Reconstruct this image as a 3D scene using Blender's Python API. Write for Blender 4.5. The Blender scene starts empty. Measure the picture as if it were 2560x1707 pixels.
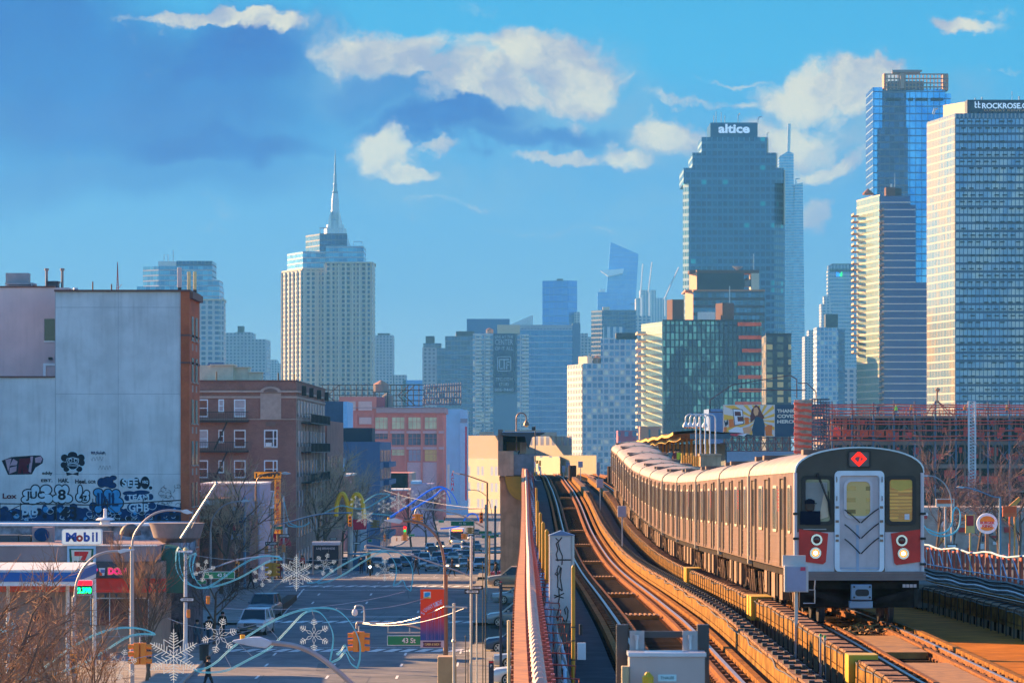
import bpy,math,random
from mathutils import Vector,Matrix
from math import radians as R,sin,cos,pi,floor
rnd=random.Random(11)
F,CX,CY,HC=9960.0,1280.0,1115.0,11.3
def X(px,d):return(px-CX)/F*d
def Z(py,d):return HC-(py-CY)/F*d
def P(px,py,d):return Vector((X(px,d),d,Z(py,d)))
def lerp_t(t,d):
    if d<=t[0][0]:return t[0][1]
    for(a,u),(b,v)in zip(t,t[1:]):
        if d<=b:return u+(v-u)*(d-a)/(b-a)
    return t[-1][1]
def smooth_t(t,d):return sum(lerp_t(t,d+k*6)for k in(-1,0,1))/3
def S(r,g,b,a=1):
    f=lambda c:(c/255/12.92)if c/255<=.04045 else((c/255+.055)/1.055)**2.4
    return(f(r),f(g),f(b),a)
sc=bpy.context.scene
col=sc.collection
cd=bpy.data.cameras.new('camera');cam=bpy.data.objects.new('camera',cd);col.objects.link(cam)
cam.location=(0,0,HC);cam.rotation_euler=(R(90),0,0)
cd.sensor_width=36;cd.lens=F/2560*36;cd.shift_y=(CY-853.5)/2560
cd.clip_start=.5;cd.clip_end=40000
cd.dof.use_dof=True;cd.dof.focus_distance=110;cd.dof.aperture_fstop=14
sc.camera=cam
sc.view_settings.view_transform='Standard';sc.view_settings.look='None'
sc.view_settings.exposure=2.0;sc.view_settings.gamma=1
AZ,EL=R(52),R(19)
sd=Vector((-sin(AZ)*cos(EL),cos(AZ)*cos(EL),sin(EL)))
sl=bpy.data.lights.new('sun','SUN');so=bpy.data.objects.new('sun',sl);col.objects.link(so)
so.rotation_euler=sd.to_track_quat('Z','Y').to_euler();so.location=(-60,0,80)
sl.energy=5.0;sl.angle=R(.5);sl.color=(1,.57,.24)
w=bpy.data.worlds.new('World');sc.world=w;w.use_nodes=True
nt=w.node_tree;N=nt.nodes;L=nt.links
for n in list(N):N.remove(n)
def nd(t,**k):
    n=NT.nodes.new(t)
    for a,b in k.items():setattr(n,a,b)
    return n
def lk(a,b):NT.links.new(a,b)
def mth(op,a,b=None,c=None,clamp=False):
    n=NT.nodes.new('ShaderNodeMath');n.operation=op;n.use_clamp=clamp
    for i,v in enumerate((a,b,c)):
        if v is None:continue
        if isinstance(v,(int,float)):n.inputs[i].default_value=v
        else:NT.links.new(v,n.inputs[i])
    return n.outputs[0]
def mixc(f,a,b,bt='MIX'):
    n=NT.nodes.new('ShaderNodeMixRGB');n.blend_type=bt
    for i,v in enumerate((f,a,b)):
        if isinstance(v,(int,float)):n.inputs[i].default_value=v
        elif isinstance(v,tuple):n.inputs[i].default_value=v if len(v)==4 else(*v,1)
        else:NT.links.new(v,n.inputs[i])
    return n.outputs[0]
def mrange(v,a,b,c=0,d=1,t='SMOOTHSTEP'):
    n=NT.nodes.new('ShaderNodeMapRange');n.interpolation_type=t;n.clamp=True if t=='LINEAR' else n.clamp
    NT.links.new(v,n.inputs[0])
    for i,q in enumerate((a,b,c,d)):n.inputs[i+1].default_value=q
    return n.outputs[0]
NT=nt
sky=nd('ShaderNodeTexSky',sky_type='NISHITA',sun_disc=False,sun_elevation=EL,sun_rotation=-AZ,altitude=20,air_density=1.0,dust_density=.3,ozone_density=2.5)
tc=nd('ShaderNodeTexCoord');sx=nd('ShaderNodeSeparateXYZ');lk(tc.outputs['Generated'],sx.inputs[0])
yy=mth('MAXIMUM',sx.outputs[1],.02)
u=mth('DIVIDE',sx.outputs[0],yy);v=mth('DIVIDE',sx.outputs[2],yy)
cv=nd('ShaderNodeCombineXYZ');lk(u,cv.inputs[0]);lk(v,cv.inputs[1])
def noise(vec,scale,detail=4,rough=.55,dist=0,col_=False,mscale=None):
    if mscale:
        m=nd('ShaderNodeMapping');m.inputs['Scale'].default_value=mscale;lk(vec,m.inputs[0]);vec=m.outputs[0]
    n=nd('ShaderNodeTexNoise');n.inputs['Scale'].default_value=scale;n.inputs['Detail'].default_value=detail
    n.inputs['Roughness'].default_value=rough;n.inputs['Distortion'].default_value=dist;lk(vec,n.inputs['Vector'])
    return n.outputs['Color']if col_ else n.outputs['Fac']
dn=noise(cv.outputs[0],26,6,.6,col_=True)
ds=nd('ShaderNodeVectorMath',operation='SUBTRACT');lk(dn,ds.inputs[0]);ds.inputs[1].default_value=(.5,.5,.5)
dm=nd('ShaderNodeVectorMath',operation='SCALE');lk(ds.outputs[0],dm.inputs[0]);dm.inputs['Scale'].default_value=.034
da=nd('ShaderNodeVectorMath',operation='ADD');lk(cv.outputs[0],da.inputs[0]);lk(dm.outputs[0],da.inputs[1])
dpos=da.outputs[0]
def blob(x,y,rx,ry):
    K=1.0884
    c=((x*K-CX)/F,(CY-y*K)/F,0);s=(F/(rx*K),F/(ry*K),0)
    a=nd('ShaderNodeVectorMath',operation='SUBTRACT');lk(dpos,a.inputs[0]);a.inputs[1].default_value=c
    b=nd('ShaderNodeVectorMath',operation='MULTIPLY');lk(a.outputs[0],b.inputs[0]);b.inputs[1].default_value=s
    l=nd('ShaderNodeVectorMath',operation='LENGTH');lk(b.outputs[0],l.inputs[0])
    return l.outputs['Value']
def blobs(lst,soft):
    acc=None
    for x,y,rx,ry,wgt in lst:
        m=mth('MULTIPLY',mrange(blob(x,y,rx,ry),1.0+soft,1.0-soft*1.3),wgt)
        acc=m if acc is None else mth('MAXIMUM',acc,m)
    return acc
hs=nd('ShaderNodeHueSaturation');hs.inputs['Saturation'].default_value=1.25;hs.inputs['Value'].default_value=.33
lk(sky.outputs[0],hs.inputs['Color'])
base=mixc(1,hs.outputs[0],(.58,.90,1.08,1),'MULTIPLY')
grad=nd('ShaderNodeValToRGB');gr=grad.color_ramp;gr.elements[0].position=0;gr.elements[0].color=S(176,202,226)
gr.elements[1].position=1;gr.elements[1].color=S(0,168,226)
for p_,c_ in((.35,S(100,158,214)),(.62,S(46,142,214)),(.86,S(6,170,228))):
    e=gr.elements.new(p_);e.color=c_
lk(mrange(v,0,.112,t='LINEAR'),grad.inputs[0])
wfac=mth('MULTIPLY',mrange(sx.outputs[1],.80,.97),mrange(v,.30,.13))
base=mixc(mth('MULTIPLY',wfac,.93),base,grad.outputs[0])
shade=blobs([(300,200,500,200,.9),(100,90,330,160,.9),(560,110,230,120,1),(480,160,160,60,1),(1200,320,200,24,.8),(500,325,250,55,1),(1010,285,190,48,1),(880,210,160,60,.7),(300,400,420,80,.5)],.45)
wn=noise(dpos,40,7,.65)
sh_c=mixc(mrange(wn,.35,.7),S(0,70,184),S(0,102,204))
grey=blobs([(1200,245,320,90,.75),(1340,230,115,130,.75),(1500,330,220,70,.6),(850,170,170,70,.6),(1000,420,320,70,.45),(1900,300,260,130,.75),
(200,250,330,45,.5),(640,60,120,50,.5),(1500,460,300,40,.3),(2150,250,160,60,.35),(1300,520,240,22,.3),(120,420,200,40,.25)],.6)
gmod=mth('MULTIPLY',grey,mrange(wn,.3,.62))
base=mixc(mth('MULTIPLY',gmod,1.25,clamp=True),base,S(138,182,216))
base=mixc(mth('MULTIPLY',shade,.95),base,sh_c)
lit=blobs([(1180,165,220,58,.85),(1335,185,85,75,.85),(1130,232,190,26,.9),(640,28,85,26,1),(500,8,170,18,1),(900,112,135,48,1),(980,160,90,26,.9),(1235,125,180,62,1),(1110,210,150,34,1),(1290,190,110,60,.8),(1310,290,40,30,.5),
(870,345,72,50,.95),(930,395,70,22,.9),(1000,340,70,14,.8),(1275,365,80,14,.9),(1420,355,80,22,.75),(1530,300,100,45,.85),(1640,215,150,13,.55),
(1890,205,120,60,1),(1985,170,60,34,1),(1820,315,150,50,.85),(1930,370,95,30,.85),(1900,485,50,34,.9),(2200,70,60,22,.8),(1690,155,120,9,.4),(2300,190,60,10,.4),(1220,520,130,8,.3),(1050,460,120,12,.3)],.75)
lmod=mrange(mth('ADD',lit,mth('MULTIPLY',mth('SUBTRACT',noise(dpos,60,9,.62),.5),1.6)),.16,.70)
lc=mixc(mrange(noise(dpos,48,7,.62),.36,.60),S(184,184,204),S(255,244,214))
base=mixc(lmod,base,lc)
cl=noise(tc.outputs['Generated'],3.2,7,.6,.3,mscale=(1,1,2.6))
cm=mth('MULTIPLY',mrange(cl,.52,.68),mth('SUBTRACT',1,wfac))
cm=mth('MULTIPLY',cm,mrange(sx.outputs[2],.02,.2))
base=mixc(mth('MULTIPLY',cm,.6),base,S(225,205,190))
bg=nd('ShaderNodeBackground');bg.inputs[1].default_value=.22;lk(base,bg.inputs[0])
wo=nd('ShaderNodeOutputWorld');lk(bg.outputs[0],wo.inputs[0])
def tag(o,label=None,cat=None,group=None,kind=None):
    if label:o['label']=label
    if cat:o['category']=cat
    if group:o['group']=group
    if kind:o['kind']=kind
    return o
def thing(name,label,cat,loc=(0,0,0),group=None,kind=None):
    o=bpy.data.objects.new(name,None);col.objects.link(o);o.location=loc;o.empty_display_size=.2
    return tag(o,label,cat,group,kind)
def children(o):return[c for c in KIDS.get(o.name,[])]
KIDS={}
def total_loc(o):
    t=Vector((0,0,0))
    while o is not None:t+=o.location;o=o.parent
    return t
def copy_tree(o,parent=None,loc=None,rot=None,scale=None,label=None,group=None,swap=None):
    c=o.copy();col.objects.link(c)
    if c.data and swap and o.data.materials:
        for i,s in enumerate(c.material_slots):
            if s.material and s.material.name in swap:
                s.link='OBJECT';s.material=swap[s.material.name]
    if parent:c.parent=parent;KIDS.setdefault(parent.name,[]).append(c)
    if loc is not None:c.location=loc
    if rot is not None:c.rotation_euler=rot if isinstance(rot,(tuple,list))else(0,0,rot)
    if scale is not None:c.scale=(scale,)*3 if isinstance(scale,(int,float))else scale
    if label:c['label']=label
    if group:c['group']=group
    for ch in children(o):copy_tree(ch,c,swap=swap)
    return c
TXT={}
def text_geo(s,bold=0):
    if(s,bold)in TXT:return TXT[(s,bold)]
    c=bpy.data.curves.new('t','FONT');c.body=s;c.resolution_u=4;c.offset=bold
    o=bpy.data.objects.new('t',c);col.objects.link(o)
    dg=bpy.context.evaluated_depsgraph_get();me=bpy.data.meshes.new_from_object(o.evaluated_get(dg))
    vs=[tuple(q.co)for q in me.vertices];fs=[tuple(p.vertices)for p in me.polygons]
    bpy.data.objects.remove(o);bpy.data.meshes.remove(me);bpy.data.curves.remove(c)
    xs=[q[0]for q in vs];ys=[q[1]for q in vs];a,b,cc,d=min(xs),max(xs),min(ys),max(ys)
    vs=[((q[0]-a)/(b-a)-.5,(q[1]-cc)/(d-cc)-.5)for q in vs]
    TXT[(s,bold)]=(vs,fs);return TXT[(s,bold)]
SPLIT=set('equipment_case shop_window balcony vent_louvre red_board pennant barred_window louvre blank_panel pier wheel headlight post_clamp hinge connector coupler_bolt grab_handle door_glass side_pier side_band storefront yellow_bollard column sign_hanger windscreen bracket orange_sheet orange_reflector dark_band floor_slab hinge spandrel girder door_frame lens side_window floodlight red_guard_line yellow_edge'.split())
class MB:
    def __init__(s):s.v=[];s.f=[];s.m=[];s.mi=0;s.pc=[]
    def add(s,vs,fs):
        o=len(s.v);s.pc.append((o,len(s.f)));s.v+=[tuple(q)for q in vs]
        for f in fs:s.f.append(tuple(i+o for i in f));s.m.append(s.mi)
        return s
    def box(s,x0,x1,y0,y1,z0,z1):
        if x0>x1:x0,x1=x1,x0
        if y0>y1:y0,y1=y1,y0
        if z0>z1:z0,z1=z1,z0
        return s.add([(x0,y0,z0),(x1,y0,z0),(x1,y1,z0),(x0,y1,z0),(x0,y0,z1),(x1,y0,z1),(x1,y1,z1),(x0,y1,z1)],
[(0,3,2,1),(4,5,6,7),(0,1,5,4),(1,2,6,5),(2,3,7,6),(3,0,4,7)])
    def cbox(s,c,sx_,sy_,sz_):return s.box(c[0]-sx_/2,c[0]+sx_/2,c[1]-sy_/2,c[1]+sy_/2,c[2]-sz_/2,c[2]+sz_/2)
    def bar(s,a,b,w_,h=None,up=(0,0,1)):
        h=h or w_;a=Vector(a);b=Vector(b);t=(b-a)
        if t.length<1e-6:return s
        t.normalize();U=Vector(up)
        if abs(t.dot(U))>.97:U=Vector((0,1,0))if abs(t.y)<.9 else Vector((1,0,0))
        r=t.cross(U).normalized();q=r.cross(t)
        vs=[p+r*i*w_/2+q*j*h/2 for p in(a,b)for i,j in((-1,-1),(1,-1),(1,1),(-1,1))]
        return s.add(vs,[(0,3,2,1),(4,5,6,7),(0,1,5,4),(1,2,6,5),(2,3,7,6),(3,0,4,7)])
    def tube(s,pts,r,n=6,rs=None,cap=True,closed=False):
        pts=[Vector(p)for p in pts];k=len(pts);vs=[];U=None
        for i,p in enumerate(pts):
            a=pts[(i-1)%k]if(closed or i>0)else p;b=pts[(i+1)%k]if(closed or i<k-1)else p
            t=(b-a).normalized()
            if U is None:U=Vector((0,0,1))if abs(t.z)<.9 else Vector((1,0,0))
            U=(U-t*U.dot(t));U=U.normalized()if U.length>1e-5 else t.orthogonal().normalized()
            W=t.cross(U);q=rs[i]if rs else r
            vs+=[p+U*cos(2*pi*j/n)*q+W*sin(2*pi*j/n)*q for j in range(n)]
        fs=[]
        for i in range(k if closed else k-1):
            i2=(i+1)%k
            for j in range(n):fs.append((i*n+j,i*n+(j+1)%n,i2*n+(j+1)%n,i2*n+j))
        if cap and not closed:fs+=[tuple(range(n-1,-1,-1)),tuple((k-1)*n+j for j in range(n))]
        return s.add(vs,fs)
    def cyl(s,a,b,r,n=12,r2=None):return s.tube([a,b],r,n,rs=[r,r if r2 is None else r2])
    def prism(s,poly,z0,z1):
        n=len(poly);ar=sum(poly[i][0]*poly[(i+1)%n][1]-poly[(i+1)%n][0]*poly[i][1]for i in range(n))
        if ar<0:poly=poly[::-1]
        return s.add([(x,y,z0)for x,y in poly]+[(x,y,z1)for x,y in poly],
[tuple(range(n-1,-1,-1)),tuple(range(n,2*n))]+[(i,(i+1)%n,n+(i+1)%n,n+i)for i in range(n)])
    def plate(s,poly,y0,y1):
        n=len(poly);ar=sum(poly[i][0]*poly[(i+1)%n][1]-poly[(i+1)%n][0]*poly[i][1]for i in range(n))
        if ar<0:poly=poly[::-1]
        return s.add([(x,y0,z)for x,z in poly]+[(x,y1,z)for x,z in poly],
[tuple(range(n)),tuple(range(2*n-1,n-1,-1))]+[(i,n+i,n+(i+1)%n,(i+1)%n)for i in range(n)])
    def side(s,poly,x0,x1):
        n=len(poly)
        return s.add([(x0,y,z)for y,z in poly]+[(x1,y,z)for y,z in poly],
[tuple(range(n)),tuple(range(2*n-1,n-1,-1))]+[(i,n+i,n+(i+1)%n,(i+1)%n)for i in range(n)])
    def lathe(s,prof,c=(0,0,0),n=16,axis='z'):
        vs=[]
        for r_,h in prof:
            for j in range(n):
                a=2*pi*j/n;p=(cos(a)*r_,sin(a)*r_,h)
                if axis=='y':p=(p[0],h,p[1])
                if axis=='x':p=(h,p[0],p[1])
                vs.append((p[0]+c[0],p[1]+c[1],p[2]+c[2]))
        fs=[(i*n+j,i*n+(j+1)%n,(i+1)*n+(j+1)%n,(i+1)*n+j)for i in range(len(prof)-1)for j in range(n)]
        fs+=[tuple(range(n-1,-1,-1)),tuple((len(prof)-1)*n+j for j in range(n))]
        return s.add(vs,fs)
    def sheet(s,rows):
        n=len(rows[0]);vs=[p for r_ in rows for p in r_]
        return s.add(vs,[(i*n+j,i*n+j+1,(i+1)*n+j+1,(i+1)*n+j)for i in range(len(rows)-1)for j in range(n-1)])
    def text(s,t,c,w_,h,right=(1,0,0),up=(0,0,1),th=.004,bold=0,arc=0):
        vs,fs=text_geo(t,bold);c=Vector(c);r_=Vector(right).normalized();q=Vector(up).normalized();nn=r_.cross(q)
        def pt(a,b,k):return c+r_*a*w_+q*(b*h+arc*a)+nn*k
        o=len(vs)
        s.add([pt(a,b,th)for a,b in vs],fs)
        return s
    def xf(s,M,start=0):
        s.v=s.v[:start]+[tuple(M@Vector(q))for q in s.v[start:]];return s
    def build(s,name,mats,parent=None,loc=None,smooth=False,bevel=0,**tg):
        if not isinstance(mats,(list,tuple)):mats=[mats]
        if parent and name in SPLIT and len(s.pc)>1 and not tg.get('kind'):
            if len(s.pc)>100:tg['kind']='stuff'
            else:
                e=s.pc[1:]+[(len(s.v),len(s.f))];r_=None
                for(a,b2),(c,d2)in zip(s.pc,e):
                    q=MB();q.v=s.v[a:c];q.f=[tuple(i-a for i in f)for f in s.f[b2:d2]];q.m=s.m[b2:d2];q.pc=[(0,0)];o=q.build(name,mats,parent,loc,smooth,bevel,**tg);r_=r_ or o
                return r_
        off=total_loc(parent)if parent else Vector(loc if loc is not None else(0,0,0))
        me=bpy.data.meshes.new(name);me.from_pydata([(a-off.x,b-off.y,c-off.z)for a,b,c in s.v],[],s.f)
        for m in mats:me.materials.append(m)
        me.polygons.foreach_set('material_index',s.m)
        if smooth:me.polygons.foreach_set('use_smooth',[True]*len(s.f))
        me.update()
        o=bpy.data.objects.new(name,me);col.objects.link(o)
        if smooth:
            try:me.set_sharp_from_angle(angle=R(38))
            except Exception:pass
        if parent:o.parent=parent;KIDS.setdefault(parent.name,[]).append(o)
        elif loc is not None:o.location=loc
        if bevel:
            b=o.modifiers.new('bevel','BEVEL');b.width=bevel;b.segments=2;b.limit_method='ANGLE'
        if tg:tag(o,tg.get('label'),tg.get('cat'),tg.get('group'),tg.get('kind'))
        return o
MATS={}
def newmat(name):
    global NT
    m=bpy.data.materials.new(name);m.use_nodes=True;NT=m.node_tree
    for n in list(NT.nodes):NT.nodes.remove(n)
    b=NT.nodes.new('ShaderNodeBsdfPrincipled');o=NT.nodes.new('ShaderNodeOutputMaterial');NT.links.new(b.outputs[0],o.inputs[0])
    return m,b
def mat(name,c,rough=.7,metal=0,var=.12,scale=2.0,bump=.0,c2=None,streak=0,emit=0,ecol=None,trans=0):
    if name in MATS:return MATS[name]
    m,b=newmat(name);c=(*c[:3],1)
    t=nd('ShaderNodeTexCoord').outputs['Object']
    n1=noise(t,scale,6,.6);k=1-var
    dark=tuple(q*k for q in c[:3])+(1,);lite=tuple(min(1,q*(1+var*.6))for q in c[:3])+(1,)
    cc=mixc(mrange(n1,.3,.7),dark,c2 if c2 else lite)
    if streak:
        n2=noise(t,1.0,4,.6,mscale=(3.0,3.0,.25));cc=mixc(mth('MULTIPLY',mrange(n2,.45,.75),streak),cc,tuple(q*.45 for q in c[:3])+(1,))
    lk(cc,b.inputs['Base Color']);b.inputs['Roughness'].default_value=rough;b.inputs['Metallic'].default_value=metal
    if rough>=.79:b.inputs['Specular IOR Level'].default_value=.06
    if bump:
        bp=nd('ShaderNodeBump');bp.inputs['Strength'].default_value=bump;bp.inputs['Distance'].default_value=.02
        lk(noise(t,scale*8,4,.6),bp.inputs['Height']);lk(bp.outputs[0],b.inputs['Normal'])
    if emit:
        b.inputs['Emission Color'].default_value=(*(ecol or c)[:3],1);b.inputs['Emission Strength'].default_value=emit
    if trans:b.inputs['Transmission Weight'].default_value=trans
    MATS[name]=m;return m
def facade(name,wall,glass,pw,ph,fw=.6,fh=.6,ou=0,oz=0,gl2=None,litc=None,litp=0,rough=.25,gmet=.3,wrough=.7,band=None,bandc=None,mull=0,vpier=None,refl=None):
    """wall with a grid of windows in metres; gl2 second glass tone per pane; litp share of pale panes; band every n floors"""
    if name in MATS:return MATS[name]
    m,b=newmat(name);t=nd('ShaderNodeTexCoord')
    s1=nd('ShaderNodeSeparateXYZ');lk(t.outputs['Object'],s1.inputs[0])
    s2=nd('ShaderNodeSeparateXYZ');lk(t.outputs['Normal'],s2.inputs[0])
    uu=mth('SUBTRACT',mth('MULTIPLY',s1.outputs[1],s2.outputs[0]),mth('MULTIPLY',s1.outputs[0],s2.outputs[1]))
    uu=mth('DIVIDE',mth('ADD',uu,1000+ou),pw);zz=mth('DIVIDE',mth('ADD',s1.outputs[2],1000+oz),ph)
    fu=mth('FRACT',uu);fz=mth('FRACT',zz)
    def inside(f,w_):return mth('LESS_THAN',mth('ABSOLUTE',mth('SUBTRACT',f,.5)),w_/2)
    mask=mth('MULTIPLY',inside(fu,fw),inside(fz,fh))
    if mull:mask=mth('MULTIPLY',mask,mth('GREATER_THAN',mth('ABSOLUTE',mth('SUBTRACT',fu,.5)),mull/2))
    mask=mth('MULTIPLY',mask,mth('LESS_THAN',mth('ABSOLUTE',s2.outputs[2]),.5))
    cid=nd('ShaderNodeCombineXYZ');lk(mth('FLOOR',uu),cid.inputs[0]);lk(mth('FLOOR',zz),cid.inputs[1])
    wn_=nd('ShaderNodeTexWhiteNoise',noise_dimensions='3D');lk(cid.outputs[0],wn_.inputs['Vector'])
    g=mixc(wn_.outputs['Value'],glass,gl2 if gl2 else tuple(q*.5 for q in glass[:3])+(1,))
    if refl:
        rn=noise(t.outputs['Object'],refl[0],4,.7,.4,mscale=(1,1,.5));g=mixc(mrange(rn,.46,.56),g,refl[1])  # reflections painted into the pane colour
    if litp:
        g=mixc(mth('LESS_THAN',nd('ShaderNodeSeparateXYZ').outputs[0]if 0 else mth('FRACT',mth('MULTIPLY',wn_.outputs['Value'],7.31)),litp),g,litc)
    wv=noise(t.outputs['Object'],.08,5,.6);wc=mixc(mrange(wv,.3,.7),tuple(q*.88 for q in wall[:3])+(1,),wall)
    if band:
        wc=mixc(mth('LESS_THAN',mth('FRACT',mth('DIVIDE',mth('FLOOR',zz),band)),.5/band),wc,bandc)
    lk(mixc(mask,wc,g),b.inputs['Base Color'])
    lk(mth('ADD',mth('MULTIPLY',mask,rough-wrough),wrough),b.inputs['Roughness'])
    lk(mth('MULTIPLY',mask,gmet),b.inputs['Metallic'])
    bp=nd('ShaderNodeBump');bp.inputs['Strength'].default_value=.35;bp.inputs['Distance'].default_value=-.3;lk(mask,bp.inputs['Height'])
    lk(bp.outputs[0],b.inputs['Normal'])
    MATS[name]=m;return m
# ================= ground, street and far skyline# ================= ground, street and far skyline
ZST=[(0,-1.3),(245,-1.3),(262,-1.15),(330,-.1),(400,-1.6),(430,-2.3),(600,-5),(850,-9.7),(1500,-14),(3000,-22),(40000,-30)]
CL=[(0,-16.5),(180,-16.8),(250,-18.6),(330,-19.5),(430,-21),(600,-22.3),(850,-24),(1600,-27)]
CR=[(0,-2.2),(245,-2.5),(330,-3),(430,-3.5),(850,-3.6),(1600,-4)]
def zst(d):return smooth_t(ZST,d)if d<2900 else lerp_t(ZST,d)
def cl(d):return lerp_t(CL,d)
def cr(d):return lerp_t(CR,d)
asphalt=mat('asphalt',(.19,.20,.215),.8,var=.25,scale=.35,bump=.3,c2=(.25,.24,.24,1),streak=.25)
paint=mat('road_paint',(.75,.75,.72),.7,var=.25,scale=3)
pave=mat('pavement',(.30,.28,.26),.9,var=.2,scale=.6,bump=.3)
kerbm=mat('kerb_stone',(.38,.36,.33),.9,var=.2)
earth=mat('far_ground',(.12,.12,.12),.95,var=.4,scale=.02)
ds_=[30+6*i for i in range(150)]+[930+25*i for i in range(30)]
def strip(name,f0,f1,dz,m,dl,kind='structure',th=None):
    b=MB();b.sheet([[(f0(d),d,zst(d)+dz),(f1(d),d,zst(d)+dz)]for d in dl])
    if th:
        for f in(f0,f1):b.sheet([[(f(d),d,zst(d)+dz),(f(d),d,zst(d)+dz-th)]for d in dl])
    b.build(name,m,kind=kind)
g=MB();rows=[]
for d in[-300,-50]+ds_+[1800,2300,3000,5000,7500]:
    z=zst(max(d,0))-.06;rows.append([(xx,d,z)for xx in(-5900,-3000,-400,-60,-35,-10,0,20,60,400,3000,5900)])
g.sheet(rows);g.build('ground',earth,kind='structure')
cross=[(250,274),(342,368),(470,492),(600,622),(740,762)]
strip('road',lambda d:cl(d)+.0,lambda d:cr(d),0,asphalt,ds_)
for a,b_ in cross:
    q=MB();q.sheet([[(xx,d,zst(d)+(.002 if xx<-3000 else .0)+(-.004))for xx in(-260,-30,cl(d)+.1,)]for d in range(a,b_+1,4)]);q.build('side_street',asphalt,kind='structure')
segs=[];prev=30
for a,b_ in cross:segs.append((prev,a));prev=b_
segs.append((prev,1400))
for a,b_ in segs:
    dl=[a+(b_-a)*i/max(2,int((b_-a)/6))for i in range(max(2,int((b_-a)/6))+1)]
    strip('pavement',lambda d:cl(d)-7,lambda d:cl(d),.14,pave,dl,th=.16)
    strip('kerb',lambda d:cl(d),lambda d:cl(d)+.18,.144,kerbm,dl,th=.16)
    if a<900:strip('pavement',lambda d:cr(d),lambda d:cr(d)+1.9,.14,pave,dl,th=.16)
strip('parking_ground',lambda d:cr(d)+1.9,lambda d:16,.01,mat('parking_asphalt',(.13,.125,.12),.9,var=.3,scale=.8,bump=.4),ds_)
strip('far_road',lambda d:16,lambda d:34,.0,asphalt,ds_)
strip('pavement',lambda d:34,lambda d:44,.14,pave,ds_[:100],th=.16)
mk=MB()
def mquad(x0,x1,d0,d1,dz=.012):
    mk.sheet([[(x0,d0,zst(d0)+dz),(x1,d0,zst(d0)+dz)],[(x0+(x1-x0)*0+0,d1,zst(d1)+dz),(x1,d1,zst(d1)+dz)]])
def zebra(d0,d1,w_=.62,gap=.97):
    x=cl(d0)+.8
    while x<cr(d0)-.5:
        s_=.55
        mk.sheet([[(x,d0,zst(d0)+.012),(x+w_,d0,zst(d0)+.012)],[(x+s_,d1,zst(d1)+.012),(x+w_+s_,d1,zst(d1)+.012)]])
        x+=gap
zebra(244,247.2);zebra(325.5,328.5);zebra(372,375);zebra(497,500);zebra(276,278.5)
def hline(d,w_=.35,x0=None,x1=None):mquad(x0 if x0 is not None else cl(d)+.5,x1 if x1 is not None else cr(d)-.3,d,d+w_)
hline(283,.5,cl(283)+6);hline(379,.6);hline(505,.6);hline(320,.3);hline(248.5,.25);hline(239.5,.2,-6)
for fr in(.25,.5,.75):
    for d in range(60,1100,12):
        if any(a-6<d<b_+8 for a,b_ in cross):continue
        x=cl(d)+(cr(d)-cl(d))*fr;mquad(x-.07,x+.07,d,d+3)
for d in range(60,245,14):mquad(-3.2,-3.08,d,d+5)
for a,b_ in((286,320),(382,462)):
    for k in range(a,b_,4):mquad(cl(k)+2.5,cl(k)+2.62,k,k+4)
mk.build('road_marking',paint,kind='structure')
q=MB();rp_=random.Random(5)
for i in range(34):
    d=rp_.uniform(200,420);x=rp_.uniform(cl(d)+1.5,cr(d)-1.5);w_=rp_.uniform(.3,1.6);l_=rp_.uniform(1.5,9)
    if i%3==0:w_,l_=.07,rp_.uniform(6,20)
    e=rp_.uniform(-.6,.6);q.add([(x,d,zst(d)+.006+i*1e-4),(x+w_,d,zst(d)+.006+i*1e-4),(x+w_+e,d+l_,zst(d+l_)+.006+i*1e-4),(x+e,d+l_,zst(d+l_)+.006+i*1e-4)],[(0,1,2,3)])
q.build('road_patch',mat('tar_patch',(.075,.08,.09),.75,var=.3),kind='structure')
def footprint(fp,d):
    if not isinstance(fp[0],(tuple,list)):
        a,b_,dep=fp;fp=[(a,0),(b_,0)];pts=[(X(p,d+e),d+e)for p,e in fp]
        return pts+[(pts[1][0],d+dep),(pts[0][0],d+dep)]
    return[(X(p,d+e),d+e)for p,e in fp]
def tower(name,label,cat,d,parts,group=None):
    z0=zst(min(d,2900))-4
    xs=[q[0]for pr in parts if isinstance(pr[2],(tuple,list))for q in footprint(pr[2],d)]
    root=thing(name,label,cat,((min(xs)+max(xs))/2,d,z0),group)
    rank=sorted({pr[3]for pr in parts},reverse=True)
    for pr in parts:
        nm,m,fp,yt=pr[:4];yb=pr[4]if len(pr)>4 else None
        zt=Z(yt,d);zb=Z(yb,d)+(0)if yb else z0
        k=rank.index(yt)*.35*(yb is None);MB().prism([(a,b2+k)for a,b2 in footprint(fp,d)],zb,zt).build(nm,m,root)
    return root
def mb_px(d):
    class Q(MB):
        def r(s,px0,px1,y0,y1,dep=1,e=0):return s.box(X(px0,d+e),X(px1,d+e),d+e,d+e+dep,Z(y1,d+e),Z(y0,d+e))
        def t(s,pts,r,n=5,e=0):return s.tube([P(p[0],p[1],d+e)for p in pts],r,n)
    return Q()
glassB=S(40,120,190);glassD=S(30,80,130)
lightS=(.62,.62,.62)
f_cream=facade('cream_tower_facade',(.66,.58,.47),S(60,95,130),3.3,3.0,.55,.62,gl2=S(30,55,85),vpier=1)
f_grid=facade('grey_grid_facade',(.50,.50,.50),S(70,110,150),4.2,3.2,.62,.62,gl2=S(40,75,115))
f_glassband=facade('banded_glass_facade',(.45,.47,.5),S(90,160,200),3.0,3.3,.96,.74,gl2=S(50,110,160),rough=.15)
f_darkglass=facade('dark_glass_facade',(.16,.2,.25),S(40,90,140),2.4,3.6,.9,.75,gl2=S(25,60,100),rough=.15)
f_apart=facade('apartment_facade',(.36,.38,.42),S(35,70,110),3.2,2.9,.5,.55,gl2=S(25,50,85))
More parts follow.
